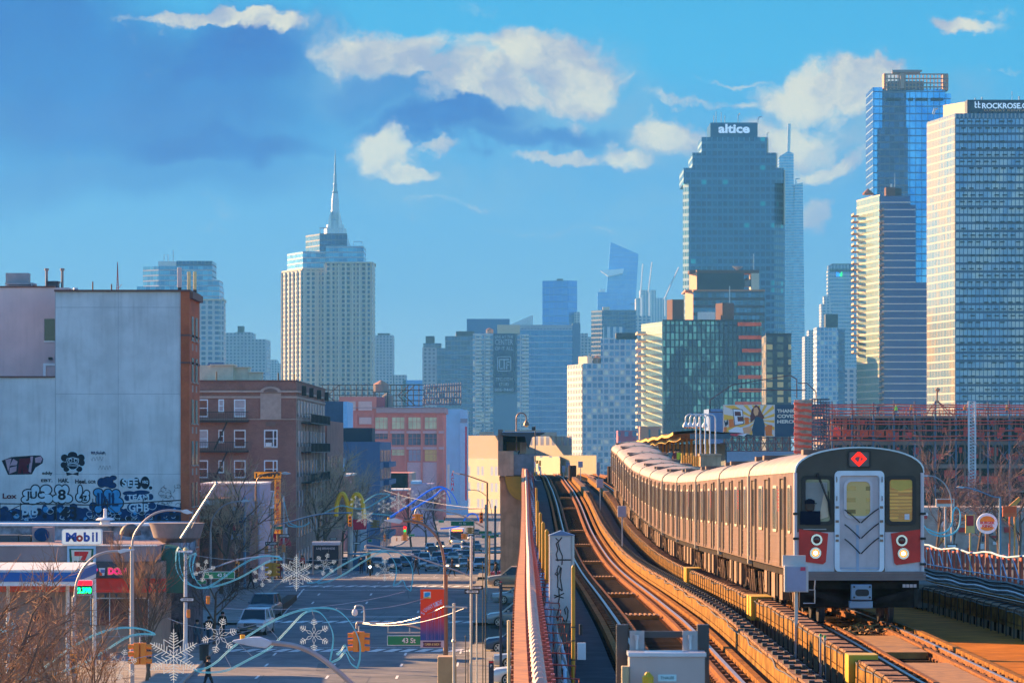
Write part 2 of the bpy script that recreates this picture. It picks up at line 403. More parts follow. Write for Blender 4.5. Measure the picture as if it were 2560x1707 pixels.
f_res=facade('balcony_tower_facade',(.55,.58,.62),S(60,110,155),2.6,3.0,.72,.66,gl2=S(120,165,200),litc=S(200,205,200),litp=.12)
f_teal=facade('teal_glass_facade',(.10,.26,.38),S(10,95,135),2.9,3.9,.80,.62,gl2=S(10,70,110),litc=S(30,170,180),litp=.02,rough=.12,gmet=.2)
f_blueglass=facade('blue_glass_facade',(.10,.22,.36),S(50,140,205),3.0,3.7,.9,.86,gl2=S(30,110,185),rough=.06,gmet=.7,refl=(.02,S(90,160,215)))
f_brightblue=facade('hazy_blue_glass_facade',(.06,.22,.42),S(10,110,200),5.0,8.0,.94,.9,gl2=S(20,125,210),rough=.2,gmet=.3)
f_rock=facade('sun_tinted_panel_facade',(.42,.36,.30),S(95,140,165),2.2,3.05,.86,.82,gl2=S(130,155,165),rough=.15,gmet=.3,refl=(.03,S(165,155,130)))  # pale warm copy, sun on the left face put into the colour
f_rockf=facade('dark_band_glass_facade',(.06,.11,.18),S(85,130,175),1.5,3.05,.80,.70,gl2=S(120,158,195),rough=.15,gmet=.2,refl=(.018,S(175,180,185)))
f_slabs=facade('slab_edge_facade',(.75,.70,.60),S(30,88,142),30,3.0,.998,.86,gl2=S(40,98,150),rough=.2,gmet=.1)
f_slabl=facade('sun_tinted_slab_facade',(.60,.46,.32),S(125,155,150),1.6,3.0,.95,.8,gl2=S(150,165,145),rough=.15,gmet=.2)  # left face coloured warm and pale as if under sun
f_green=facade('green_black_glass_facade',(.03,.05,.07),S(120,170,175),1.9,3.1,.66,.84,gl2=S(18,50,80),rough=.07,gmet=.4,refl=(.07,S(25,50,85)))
f_greenL=facade('sun_tinted_green_facade',(.42,.42,.36),S(140,165,150),1.5,3.1,.88,.84,gl2=S(170,175,150),rough=.2,gmet=.1)  # sun on the left end is put into these paler tones
f_ribbon=facade('ribbon_window_facade',(.10,.09,.10),S(60,105,150),1.9,3.6,.86,.62,gl2=S(35,60,90),rough=.1,gmet=.4)
steelw=mat('pale_steel',(.55,.58,.6),.4,.3)
darkm=mat('dark_metal',(.035,.04,.05),.5,.4)
brownb=mat('brown_bulkhead',(.16,.09,.07),.9)
orangep=mat('orange_panel',(.52,.20,.09),.6)
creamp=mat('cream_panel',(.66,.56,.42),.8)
rustc=mat('rusty_cone',(.28,.13,.08),.8)
woodt=mat('weathered_wood',(.24,.21,.19),.9,streak=.4)
def water_tank(root,px,ytop,w_px,d,e=8):
    r_=w_px/2/F*d;c=(X(px,d+e),d+e,0);zt=Z(ytop,d);h=r_*1.5
    MB().lathe([(r_,zt-r_*.6-h),(r_,zt-r_*.6)],c,14).build('tank',woodt,root)
    MB().lathe([(r_*1.08,zt-r_*.6),(.05,zt)],c,14).build('tank_roof',rustc,root)
def mast(root,pts,d,r=.4,m=None,e=2,name='antenna'):
    q=mb_px(d);q.t(pts,r,5,e);return q.build(name,m or steelw,root)
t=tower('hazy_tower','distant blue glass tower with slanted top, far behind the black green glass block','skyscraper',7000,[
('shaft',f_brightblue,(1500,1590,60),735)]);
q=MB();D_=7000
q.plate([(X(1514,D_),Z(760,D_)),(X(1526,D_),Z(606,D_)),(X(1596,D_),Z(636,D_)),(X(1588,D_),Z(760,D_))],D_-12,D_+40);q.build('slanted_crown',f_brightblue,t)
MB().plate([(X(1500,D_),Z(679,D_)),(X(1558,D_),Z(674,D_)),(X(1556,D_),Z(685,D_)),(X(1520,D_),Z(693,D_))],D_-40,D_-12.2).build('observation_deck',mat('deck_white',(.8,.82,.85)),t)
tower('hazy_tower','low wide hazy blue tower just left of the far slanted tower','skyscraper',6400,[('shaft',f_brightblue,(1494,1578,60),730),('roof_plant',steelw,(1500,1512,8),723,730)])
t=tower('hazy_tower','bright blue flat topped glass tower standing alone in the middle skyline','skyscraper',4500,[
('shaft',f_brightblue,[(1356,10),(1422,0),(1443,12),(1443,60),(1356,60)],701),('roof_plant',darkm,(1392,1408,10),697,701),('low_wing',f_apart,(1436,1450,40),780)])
t=tower('hazy_tower','stepped hazy office block beneath the three distant cranes','office block',6000,[('shaft',f_grid,(1590,1668,60),745),('upper_tier',f_grid,(1600,1640,40),725,745)])
for px,yb,yt,px2,lab in((1604,738,660,1607,'thin distant tower crane nearest the slanted tower'),(1624,726,655,1630,'tall thin distant crane in the middle of three'),(1663,745,668,1697,'distant luffing crane with its jib leaning right')):
    c=thing('tower_crane',lab,'crane',(X(px,5900),5900,Z(760,5900)),'cranes over the far skyline')
    q=mb_px(5900);q.t([(px,790),(px,yb)],1.6,4);q.build('mast',steelw,c)
    q=mb_px(5900);q.t([(px-3,yb+4),(px2,yt)],1.1,4);q.t([(px,yb-14),(px2,yt)],.4,3);q.build('jib',steelw,c)
D_=5300
root=thing('spire_tower','tall art deco tower top with long antenna spire behind the cream tower','skyscraper',(X(838,D_),D_,Z(700,D_)))
stone=mat('spire_stone',(.42,.45,.5),.5,.2);prof=[(70,700),(48,640),(30,590),(28,583),(28,572),(22,572),(22,562),(17,562),(17,552),(12.5,548),(10,520),(9.5,500),(8.5,497),(8,492),(7,484)]
b_=MB();pts=[(w_/F*D_,Z(y,D_))for w_,y in prof]
b_.lathe(pts,(X(838,D_),D_,0),8);b_.build('tower_shaft',stone,root)
b_=MB()
for s_ in(-1,1):b_.plate([(X(838+s_*9,D_),Z(575,D_)),(X(838+s_*18,D_),Z(575,D_)),(X(838+s_*15,D_),Z(548,D_)),(X(838+s_*11,D_),Z(530,D_)),(X(838+s_*9,D_),Z(530,D_))],D_-12,D_+12)
b_.build('wing_buttress',steelw,root)
b_=MB();b_.lathe([(w_/F*D_,Z(y,D_))for w_,y in[(6,484),(7.5,480),(5,476),(4.5,464),(5.5,462),(3.6,458),(3.4,440),(4.2,438),(2.6,434),(2.4,415),(3,413),(1.6,409),(1.5,392),(.7,388),(.5,374)]],(X(838,D_),D_,0),8);b_.build('spire',mat('spire_metal',(.12,.2,.3),.5,.3),root)
D_=4700
root=thing('tapered_tower','very tall tapered pale glass tower with needle right behind the stepped teal tower','skyscraper',(X(1980,D_),D_,Z(1000,D_)))
b_=MB();b_.plate([(X(1944,D_),Z(1010,D_)),(X(1948,D_),Z(392,D_)),(X(1970,D_),Z(378,D_)),(X(1984,D_),Z(384,D_)),(X(1987,D_),Z(1010,D_))],D_,D_+40);b_.build('tall_slab',f_glassband,root)
b_=MB();b_.plate([(X(1976,D_),Z(1010,D_)),(X(1986,D_),Z(462,D_)),(X(2006,D_),Z(458,D_)),(X(2013,D_),Z(1010,D_))],D_-6,D_+44);b_.build('lower_slab',f_glassband,root)
mast(root,[(1971,384),(1972,350),(1973,310)],D_,2.0,name='needle')
mast(root,[(1990,460),(1990,447),(2000,447)],D_,.9,name='roof_crane')
tower('slab_tower','hazy slab office tower with a small blue and green logo near its top','skyscraper',4700,[('shaft',facade('slab_tower_facade',(.42,.46,.5),S(60,110,160),3,4.2,.9,.55),(2073,2150,40),672),('crown',facade('crown_facade',(.2,.27,.34),S(30,70,120),4,60,.5,.9),(2074,2149,38),662,680),('roof',darkm,(2080,2140,30),659,662)])
q=mb_px(4696);q.plate([(X(2091,4696),Z(691,4696)),(X(2091,4696),Z(680,4696)),(X(2099,4696),Z(685,4696)),(X(2099,4696),Z(691,4696))],4693,4695);q.mi=1
q.plate([(X(2099.2,4696),Z(691,4696)),(X(2099.2,4696),Z(685,4696)),(X(2105,4696),Z(679,4696)),(X(2105,4696),Z(691,4696))],4693,4695)
q.build('logo',[mat('logo_blue',S(0,120,240),emit=.6),mat('logo_green',S(0,220,90),emit=.6)],[o for o in bpy.data.objects if o.name.startswith('slab_tower')][0])
tower('stepped_tower','hazy stepped stone tower left of the slab tower','skyscraper',4400,[('shaft',f_grid,(2053,2080,30),760),('upper_tier',f_grid,(2060,2076,20),740,760)])
tower('hazy_block','low hazy blocks between the tapered tower and the grid tower','office block',4200,[('block',f_apart,(2012,2050,40),840),('block',f_apart,(2022,2042,30),825,840)])
tower('grid_tower','pale grid glass tower with dark rooftop cube left of the balcony tower','office block',2600,[('shaft',f_res,(2042,2096,30),818),('side_wing',f_darkglass,(2096,2112,30),822),('roof_cube',darkm,(2064,2095,14),785,818)])
tower('hazy_block','pinkish low hazy block right of the grid tower','office block',2700,[('block',f_grid,(2110,2145,30),920),('block',f_grid,(2100,2145,30),955)])
for a,b1,yt,lab,mm in((985,1015,937,'low hazy block with rooftop posts in the gap right of the cream tower',f_apart),(1008,1060,950,'lowest hazy block filling the gap before the city centre',f_brightblue),(560,620,832,'',f_apart)):
    if lab:tower('hazy_block',lab,'office block',3800,[('block',mm,(a,b1,40),yt)])
tower('hazy_apartments','hazy blue apartment slab with a tall bulkhead behind the brick apartments','apartment block',3500,[('block',f_apart,(562,632,40),832),('block',f_apart,(626,666,60),848),('bulkhead',darkm,(594,609,12),815,832),('bulkhead',f_apart,(588,627,30),830,840)])
tower('hazy_block','faint low hazy block beside the left edge of the cream tower','office block',4500,[('block',f_apart,(664,700,50),908),('block',f_apart,(672,690,50),899,908)])
tower('hazy_apartments','hazy dark blue apartment tower touching the right of the cream tower','apartment block',3800,[('block',f_apart,(938,983,40),838),('roof_plant',darkm,(944,974,20),833,838)])
d=2500
t=tower('corner_tower','pale grid tower with dark glass upper tiers behind the grey graffiti building','apartment tower',d,[
('lower_block',f_grid,[(470,0),(548,0),(560,6),(564,16),(564,50),(470,50)],750),('cornice',creamp,[(470,-1),(549,-1),(562,5),(566,16),(566,50),(470,50)],747,750.5),
('mid_tier',f_glassband,(342,548,40),716),('upper_tier',f_glassband,[(357,10),(396,0),(530,0),(530,40),(357,40)],665),('glass_crown',f_darkglass,(440,530,36),652),('side_tier',f_glassband,(500,547,36),700),('penthouse',steelw,(395,440,12),653)])
mast(t,[(410,655),(410,637),(420,637),(420,655)],d,.25);mast(t,[(433,655),(433,626)],d,.3)
d=2600
t=tower('cream_tower','tall cream stone apartment tower with sunlit left face, below the antenna spire','apartment tower',d,[
('left_block',f_cream,[(706,42),(755,0),(830,0),(830,50),(706,50)],674),('right_block',f_cream,[(814,-6),(930,-6),(938,20),(938,50),(814,50)],659),
('cornice',creamp,[(704,42),(755,-1),(816,-1),(816,50),(704,50)],671,674.5),('cornice',creamp,[(813,-7),(931,-7),(940,20),(940,50),(813,50)],656,659.5),
('left_tier',f_glassband,[(718,40),(757,6),(830,6),(830,46),(718,46)],627,671),('right_tier',f_glassband,(815,909,42),615,656),
('penthouse',f_darkglass,[(764,34),(799,8),(868,8),(868,40),(764,40)],582,627)])
for px in range(762,936,14):
    if px<800 or px>830:pass
q=MB()
for px in[760+17.5*i for i in range(11)]:
    e=-.9 if px<812 else-6.9
    q.box(X(px,d)-.55,X(px,d)+.55,d+e,d+e+1,zst(2600)-4,Z(676 if px<812 else 661,d))
for k in range(6):
    f_=k/5;a0=Vector((X(706,d+42),d+42));a1=Vector((X(755,d),d));p_=a0.lerp(a1,f_);q.box(p_.x-1.0,p_.x-.1,p_.y-.9,p_.y+.9,zst(2600)-4,Z(676,d))
q.build('pier',mat('cream_stone',(.68,.60,.48),.85),t)
mast(t,[(800,585),(800,570),(822,570)],d,.35);mast(t,[(846,582),(846,571),(856,571)],d,.35);mast(t,[(884,616),(884,604),(906,604),(906,610)],d,.25)
t=tower('dotted_tower','slim hazy blue tower with rows of small square windows, tank on top','apartment tower',3000,[('shaft',f_apart,(1056,1092,30),868),('side_shaft',f_darkglass,(1092,1113,30),870),('upper_tier',f_darkglass,(1058,1103,20),858,868),('roof_plant',darkm,(1064,1086,10),840,858)])
t=tower('dark_glass_office','dark blue glass office block left of the banner tower','office block',3000,[('shaft',f_darkglass,(1113,1184,40),840),('roof_plant',darkm,(1140,1185,20),828,840)])
water_tank(t,1150,826,22,3000)
t=tower('dark_glass_office','wide dark flat roofed block peeking out behind the banner tower','office block',3300,[('shaft',mat('dark_blue_glass',S(14,84,140),.3,.2),(1167,1274,60),797)])
t=tower('wedge_tower','pale triangular wedge roof between the banner tower and the wide ribbed tower','office block',3600,[('shaft',f_grid,(1274,1334,40),812)])
MB().plate([(X(1274,3600),Z(812,3600)),(X(1332,3600),Z(787,3600)),(X(1332,3600),Z(812,3600))],3602,3630).build('wedge_roof',steelw,t)
d=2300
grey_bl=mat('blank_grey_wall',S(110,140,165),.8)
t=tower('banner_tower','grey balcony tower hung with a tall dark banner reading CENTER','apartment tower',d,[('left_wing',f_res,(1182,1233,30),833),('blank_wall',grey_bl,(1233,1293,28),834),('right_wing',f_res,(1293,1322,30),836),('roof_plant',creamp,(1243,1300,12),812,834)])
water_tank(t,1224,818,18,d)
b_=MB()
for y in range(840,1160,9):b_.box(X(1189,d),X(1205,d),d-1.6,d,Z(y,d),Z(y,d)+1.0);b_.box(X(1214,d),X(1226,d),d-1.6,d,Z(y,d),Z(y,d)+1.0);b_.box(X(1305,d),X(1322,d),d-1.6,d,Z(y,d),Z(y,d)+1)
b_.build('balcony',steelw,t)
sgn=MB().box(X(1234,d),X(1287,d),d-1.0,d-.1,Z(980,d),Z(834,d)).build('banner_panel',facade('banner_fade',S(60,90,120),S(10,62,105),200,20,1,1),t)
MATS['banner_fade'].node_tree
q=MB();dd=d-1.3;tx=lambda s,cx,cy,w_,h:q.text(s,P(cx,cy,dd),w_/F*dd,h/F*dd,bold=.01)
tx('LIVE AT THE',1260,842,45,7);tx('CENTER',1260,855,45,14);tx('OF IT ALL',1260,871,45,9);tx('TFC.COM',1260,948,43,8);tx('(718)',1260,961,24,9);tx('606-9440',1260,974,47,8)
def frame_px(q,x0,x1,y0,y1,t_,dd_,gapped=False):
    for a,b2,c,e in((x0,x1,y0,y0+t_),(x0,x1,y1-t_,y1),(x0,x0+t_,y0,y1),(x1-t_,x1,y0,y1)):q.box(X(a,dd_),X(b2,dd_),dd_-.05,dd_+.05,Z(e,dd_),Z(c,dd_))
frame_px(q,1243,1278,891,928,2,dd);
for a,b2,c,e in((1248,1273,897,900),(1259,1262,900,923),(1265,1268,903,923),(1265,1274,903,906),(1265,1272,911,914),(1247,1250,897,923),(1247,1257,920,923)):q.box(X(a,dd),X(b2,dd),dd-.05,dd+.05,Z(e,dd),Z(c,dd))
q.build('lettering',mat('banner_lettering',S(170,190,205),.8,var=.02),sgn)
d=2500
t=tower('ribbed_tower','wide blue office tower with white floor lines and a blank right side','office block',d,[('shaft',facade('floor_line_facade',(.45,.52,.6),S(45,105,160),2.6,3.9,.98,.82,gl2=S(60,120,175),rough=.15,band=12,bandc=(.6,.66,.72,1)),(1296,1431,30),822),('blank_side',grey_bl,(1431,1451,30),808),('roof_screen',facade('louvre_screen',(.4,.45,.5),S(60,95,130),2,30,.5,.9),(1298,1431,20),812,822)])
t=tower('dark_slab_tower','dark blue slab tower with a pale ribbed block in front of it','office block',3300,[('shaft',f_darkglass,[(1478,14),(1505,0),(1590,0),(1590,50),(1478,50)],775),('ribbed_block',facade('ribbed_block_facade',(.6,.62,.64),S(60,110,160),5,60,.5,.9),(1508,1562,1),817),('roof_plant',creamp,(1507,1524,8),767,775)])
tower('hazy_block','narrow hazy blocks between the ribbed tower and the dark slab','office block',3700,[('block',f_apart,(1450,1470,20),833),('block',f_apart,(1462,1480,20),842)])
tower('hazy_block','hazy horizontal block under the cranes behind the dark slab','office block',4000,[('block',f_grid,(1588,1625,20),790)])
d=1900
t=tower('twin_tank_tower','slim cream tower half in sun with a water tank on top','apartment tower',d,[('sunlit_face',f_cream,[(1418,30),(1455,0),(1458,0),(1458,30)],910),('front_face',f_res,(1458,1502,28),908),('roof_plant',creamp,[(1446,12),(1468,4),(1480,4),(1480,20),(1446,20)],890,910)])  # cream facade stands for sun on the left side of a white tower
water_tank(t,1492,888,20,d);mast(t,[(1472,892),(1472,882)],d,.2)
t=tower('curved_tower','blue grey balcony tower with a rounded corner left of the black green glass block','apartment tower',d,[('shaft',f_res,[(1502,0),(1590,0),(1600,6),(1607,16),(1607,40),(1502,40)],848),('penthouse',darkm,(1540,1592,16),832,848),('roof_rail',steelw,(1502,1592,1),845,848)])
d=1700
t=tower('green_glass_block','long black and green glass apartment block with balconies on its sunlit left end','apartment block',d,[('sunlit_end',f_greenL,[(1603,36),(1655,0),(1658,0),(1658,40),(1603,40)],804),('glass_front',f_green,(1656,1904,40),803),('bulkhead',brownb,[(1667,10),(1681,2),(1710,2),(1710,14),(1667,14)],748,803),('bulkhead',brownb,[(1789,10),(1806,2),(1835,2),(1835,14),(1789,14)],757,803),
('parapet',darkm,(1656,1905,2),799,803),('roof_plant',steelw,(1745,1788,6),780,803)])
b_=MB()
for i in range(18):
    y=833+i*18.2;b_.box(X(1591,d+20),X(1612,d+20),d+6,d+34,Z(y,d),Z(y,d)+.9)
b_.build('balcony',creamp,t)
MB().box(X(1600,d-20),X(1652,d-20),d-20,d-4,zst(1700),Z(1066,d-20)).build('orange_annex',facade('annex_facade',(.5,.2,.1),S(60,70,80),4.2,30,.2,.7,oz=8),t)
q=MB();
for k in range(9):q.box(X(1845,d)+rnd.uniform(-2,2),X(1903,d),d-.5,d-.05,Z(815+k*33,d),Z(815+k*33,d)+1.6)
q.build('orange_reflector',mat('orange_netting',S(255,95,50),.6,var=.4,scale=.3),t)
d=1900
t=tower('red_frame_block','office block with orange red frame round a dark rooftop screen','office block',d,[('left_pier',orangep,[(1713,10),(1733,-3),(1733,20),(1713,20)],724),('window_front',f_ribbon,(1731,1912,40),728),('roof_slab',orangep,(1713,1913,40),724,728),('left_frame',orangep,[(1723,10),(1742,-2),(1742,16),(1723,16)],676,724),('screen',darkm,(1742,1860,3),683,724),('top_beam',brownb,(1723,1898,16),675,683),('right_frame',creamp,(1878,1898,16),683,724)])
water_tank(t,1868,694,22,d,2);mast(t,[(1884,675),(1884,634)],d,.25);mast(t,[(1824,800),(1824,715)],d-30,.2)
MB().lathe([(.3,0),(2.4,1.6),(2.6,1.9)],(X(1845,d),d+4,Z(675,d)),10).build('satellite_dish',steelw,t)
d=2160
t=tower('stepped_teal_tower','tall stepped teal glass tower with the white word altice at its top','skyscraper',d,[('main_shaft',f_teal,[(1707,6),(1722,0),(1936,0),(1962,12),(1962,60),(1707,60)],458),('tier',f_teal,(1709,1959,54),420,458),('tier',f_teal,(1731,1940,50),382,420),('tier',f_teal,(1754,1917,46),343,382),('crown',mat('teal_crown',S(20,80,115),.3,.3,var=.15),(1776,1894,40),307,343),
('sunlit_edge',creamp,(1960.5,1963,40),424,560),('sunlit_edge',creamp,(1940.5,1943.5,36),384,420),('sunlit_edge',creamp,(1917.5,1921,30),345,382)])  # cream strips stand in for sun catching the right edges
q=MB();q.text('altice',P(1835,322,d-1.2),78/F*d,23/F*d,bold=.035,th=.3);q.build('lettering',mat('white_lettering',S(190,215,235),.6,emit=.15),t)
for px,h in((1784,18),(1790,28),(1803,26),(1812,18),(1845,22),(1895,15)):mast(t,[(px,308),(px,308-h)],d,.25)
mast(t,[(1845,290),(1850,284)],d,.3);mast(t,[(1895,300),(1898,292),(1905,292)],d,.3);mast(t,[(1918,345),(1918,333),(1923,333)],d,.25)
tower('dark_corner_block','dark narrow block with large lit windows beside the green glass block','apartment block',1750,[('shaft',facade('lit_corner_facade',(.05,.06,.08),S(150,150,120),4.8,3.3,.55,.7,gl2=S(40,60,80),litc=S(215,185,130),litp=.25),(1915,1978,30),838),('parapet',darkm,(1914,1979,3),833,838)])
d=2000
t=tower('framed_crown_tower','tallest blue glass tower on the right with an open steel frame crown','skyscraper',d,[('left_shaft',f_blueglass,(2183,2207,40),218),('mid_shaft',f_darkglass,(2206,2266,44),226),('lower_mid_shaft',f_darkglass,(2194,2270,1),322),('right_shaft',f_blueglass,(2265,2364,46),222),('corner_shaft',f_blueglass,(2362,2377,40),234),('plant_room',mat('grey_plant',(.12,.13,.16),.7),(2222,2310,14),203,226),('left_post',orangep,(2210,2216,10),184,226),('right_post',orangep,(2357,2371,10),187,226)])
q=mb_px(d)
for y in(186,197,208,218):q.t([(2212,y),(2370,y)],.35,4)
for px in range(2218,2370,9):q.t([(px,186),(px,224)],.3,4)
q.t([(2230,181),(2300,181)],1.2,4);q.t([(2255,184),(2255,222)],1.6,6);q.t([(2290,184),(2298,178),(2305,178)],.5,4)
q.build('crown_frame',mat('warm_steel',(.42,.28,.22),.6,.2),t);q=mb_px(d)
for y in(245,):
    for a,b2 in((2217,2252),(2271,2283),(2289,2320),(2328,2358)):q.r(a,b2,y,y+7,.4,-.5)
q.build('vent_louvre',darkm,t)
d=1650
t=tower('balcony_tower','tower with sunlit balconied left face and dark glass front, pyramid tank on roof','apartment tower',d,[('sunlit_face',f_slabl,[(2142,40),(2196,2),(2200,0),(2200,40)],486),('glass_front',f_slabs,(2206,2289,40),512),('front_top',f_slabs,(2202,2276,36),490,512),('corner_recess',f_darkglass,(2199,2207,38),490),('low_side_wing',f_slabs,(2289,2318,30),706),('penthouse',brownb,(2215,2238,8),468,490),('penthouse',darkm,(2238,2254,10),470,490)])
b_=MB()
for i in range(56):
    y=530+i*15.2
    if y<880:b_.box(X(2131,d+34),X(2145,d+34),d+28,d+40,Z(y,d),Z(y,d)+.35);b_.box(X(2131,d+34),X(2132,d+34),d+28,d+40,Z(y,d),Z(y,d)+1.2)
    if y<1060:b_.box(X(2196,d),X(2209,d),d-2.2,d+2,Z(y-2,d),Z(y-2,d)+.35);b_.box(X(2203,d),X(2209,d),d-2.2,d-2.1,Z(y-2,d),Z(y-2,d)+1.1)
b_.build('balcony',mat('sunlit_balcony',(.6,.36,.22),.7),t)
q=MB();q.lathe([(9/F*d*1.6,Z(478,d)),(9/F*d*1.6,Z(474,d)),(.1,Z(462,d))],(X(2170,d+25),d+25,0),8);q.build('roof_tank',rustc,t);mast(t,[(2237,470),(2237,434)],d,.15);mast(t,[(2228,468),(2228,460)],d,.4)
d=1500
t=tower('sign_tower','broad tower with sunlit panelled left face and a dark rooftop box reading ROCKROSE.COM','apartment tower',d,[('sunlit_face',f_rock,[(2317,40),(2386,.5),(2389,0),(2389,50),(2317,50)],287),('glass_front',f_rockf,[(2388,0),(2620,0),(2620,50),(2388,50)],287),('roof_band',facade('roof_band',(.3,.35,.4),S(50,90,130),1.5,20,.6,.9),[(2318,40),(2387,.2),(2389,-.3),(2621,-.3),(2621,50),(2318,50)],284,296),
('sign_box_side',creamp,[(2358,24),(2417,7),(2418,7),(2418,24)],250,284),('sign_box',mat('sign_box_dark',S(18,38,66),.6),(2418,2625,20),250,284)])
dd=d-1;q=MB();dd=d+6
q2=MB().box(X(2418.5,d-.2),X(2625,d-.2),d-.2,d+.5,Z(281,d),Z(251,d)).build('sign_face',mat('sign_box_dark',S(18,38,66),.6),t)
dd=d-.6
q.text('ROCKROSE.COM',P(2526,265,dd),142/F*dd,14/F*dd,bold=.03,th=.1)
for a,b2 in((2438,258),(2446,258),(2438,266),(2446,266)):q.bar(P(a,b2-4,dd),P(a,b2+3,dd),.35);q.bar(P(a,b2+3,dd),P(a+5,b2+3,dd),.35)
q.mi=1;q.text('LUXURY RENTALS',P(2518,276.5,dd),116/F*dd,5/F*dd,bold=.02,th=.1)
q.build('lettering',[mat('white_lettering',(1,1,1)),mat('tan_lettering',S(200,150,110))],t)
for px,h in((2438,6),(2455,8),(2530,22),(2548,10)):mast(t,[(px,251),(px,251-h)],d,.3 if h<12 else .12)
mast(t,[(2333,286),(2337,272),(2345,271)],d,.5)
q=MB()
for i in range(52):
    y=302+i*18.2*.92
    for k in range(11):
        px=2400+k*20+(i%3)*3
        if rnd.random()<.8:q.box(X(px,d),X(px+11,d),d-.7,d-.03,Z(y+3.2,d),Z(y,d))
q.build('balcony',darkm,t)
# ================= elevated railway# ================= elevated railway
RDT=[(40,3.72),(83,3.73),(98.5,3.91),(114,4.11),(129.7,4.33),(145,4.49),(161,4.59),(176.6,4.57),(192,4.50),(207.8,4.36),(223.4,4.05),(239,3.67),(254,3.42),(280,3.1),(350,2.78),(450,2.95),(560,3.6)]
def rz(d):return HC-(lerp_t(RDT,d-5)+lerp_t(RDT,d)+lerp_t(RDT,d+5))/3
DRT=[(40,0),(60,0),(83,.06),(120,.2),(170,.35),(215,.5),(300,.7),(360,.9),(450,1.1),(560,1.3)]
def dr(d):return(lerp_t(DRT,d-10)+lerp_t(DRT,d)+lerp_t(DRT,d+10))/3
DS=[40+4*i for i in range(100)]
def sweep(mb,x,prof,dl=None,h=0):
    dl=dl or DS;n=len(prof)
    vs=[(x+dr(d)+a,d,rz(d)+h+b_)for d in dl for a,b_ in prof]
    fs=[(i*n+j,i*n+(j+1)%n,(i+1)*n+(j+1)%n,(i+1)*n+j)for i in range(len(dl)-1)for j in range(n)]
    fs+=[tuple(range(n-1,-1,-1)),tuple((len(dl)-1)*n+j for j in range(n))]
    mb.add(vs,fs)
def rect(a,b_,c,e):return[(a,c),(b_,c),(b_,e),(a,e)]
RAILP=[(-.07,-.15),(.07,-.15),(.07,-.135),(.012,-.11),(.012,-.045),(.036,-.035),(.036,0),(-.036,0),(-.036,-.035),(-.012,-.045),(-.012,-.11),(-.07,-.135)]
m_conc=mat('viaduct_concrete',(.24,.20,.17),.9,var=.3,scale=.8,bump=.4,streak=.5)
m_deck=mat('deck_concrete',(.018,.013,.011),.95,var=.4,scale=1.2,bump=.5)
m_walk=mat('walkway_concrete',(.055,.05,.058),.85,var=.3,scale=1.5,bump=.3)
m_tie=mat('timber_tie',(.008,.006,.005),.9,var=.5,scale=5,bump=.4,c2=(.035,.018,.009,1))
m_rail=mat('rusty_rail',(.24,.10,.04),.8,0,var=.45,scale=6)
m_railtop=mat('polished_rail',(.40,.30,.25),.42,.7)
m_timber=mat('ochre_timber',(.26,.11,.025),.85,var=.5,scale=4,bump=.3)
m_board=mat('cover_board',(.27,.15,.09),.8,var=.55,scale=5,bump=.3)
m_boardy=mat('cover_board_side',(.26,.13,.03),.8,var=.6,scale=3)
m_yel=mat('yellow_paint',(.50,.25,.01),.5,var=.15,scale=3)
m_yel2=mat('bright_yellow',(.55,.34,.01),.5)
m_black=mat('black_rubber',(.015,.015,.018),.6)
m_grey=mat('grey_cabinet_paint',(.50,.47,.47),.5,var=.08,streak=.15)
m_steel=mat('galvanised_steel',(.42,.43,.45),.4,.5)
m_orange=mat('orange_conduit',(.55,.15,.03),.6,var=.25,scale=5)
m_red=mat('red_conduit',(.50,.05,.02),.6,var=.2,scale=5)
deck=MB();sweep(deck,0,[(.15,-.9),(14.3,-.9),(14.3,-.38),(.15,-.38)])
via=thing('viaduct','concrete elevated railway viaduct running away from the camera above the parked cars','viaduct',(7,45,0))
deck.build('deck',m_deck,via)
b_=MB();sweep(b_,0,[(.10,-1.7),(.50,-1.7),(.50,.30),(.10,.30)]);sweep(b_,0,rect(13.9,14.3,-1.7,.22));b_.build('parapet',m_conc,via)
b_=MB();
for x in(2.5,5.5,9,12):sweep(b_,x,rect(0,.5,-1.9,-.905))
b_.build('girder',m_conc,via)
for i,d in enumerate(range(70,440,22)):
    for x in(1.4,7.5,13.4):
        c=MB().box(x+dr(d)-.6,x+dr(d)+.6,d-.6,d+.6,zst(d)-.3,rz(d)-1.7)
        c.box(x+dr(d)-.9,x+dr(d)+.9,d-.75,d+.75,rz(d)-2.3,rz(d)-1.71);c.build('pier',m_conc,via)
b_=MB();sweep(b_,0,rect(.55,1.72,-.375,-.10));b_.build('walkway',m_walk,via)
b_=MB();sweep(b_,0,rect(4.75,5.35,-.375,-.28));sweep(b_,0,rect(13.3,13.85,-.375,-.1));b_.build('walkway',m_walk,via);b_=MB();sweep(b_,0,rect(8.75,10.4,-.375,-.22));b_.build('walkway',mat('sun_orange_walkway',(.42,.14,.015),.9,var=.3,scale=1.3,bump=.3),via)  # orange of the last walkway stands in for sunlight on concrete
tie_me=None
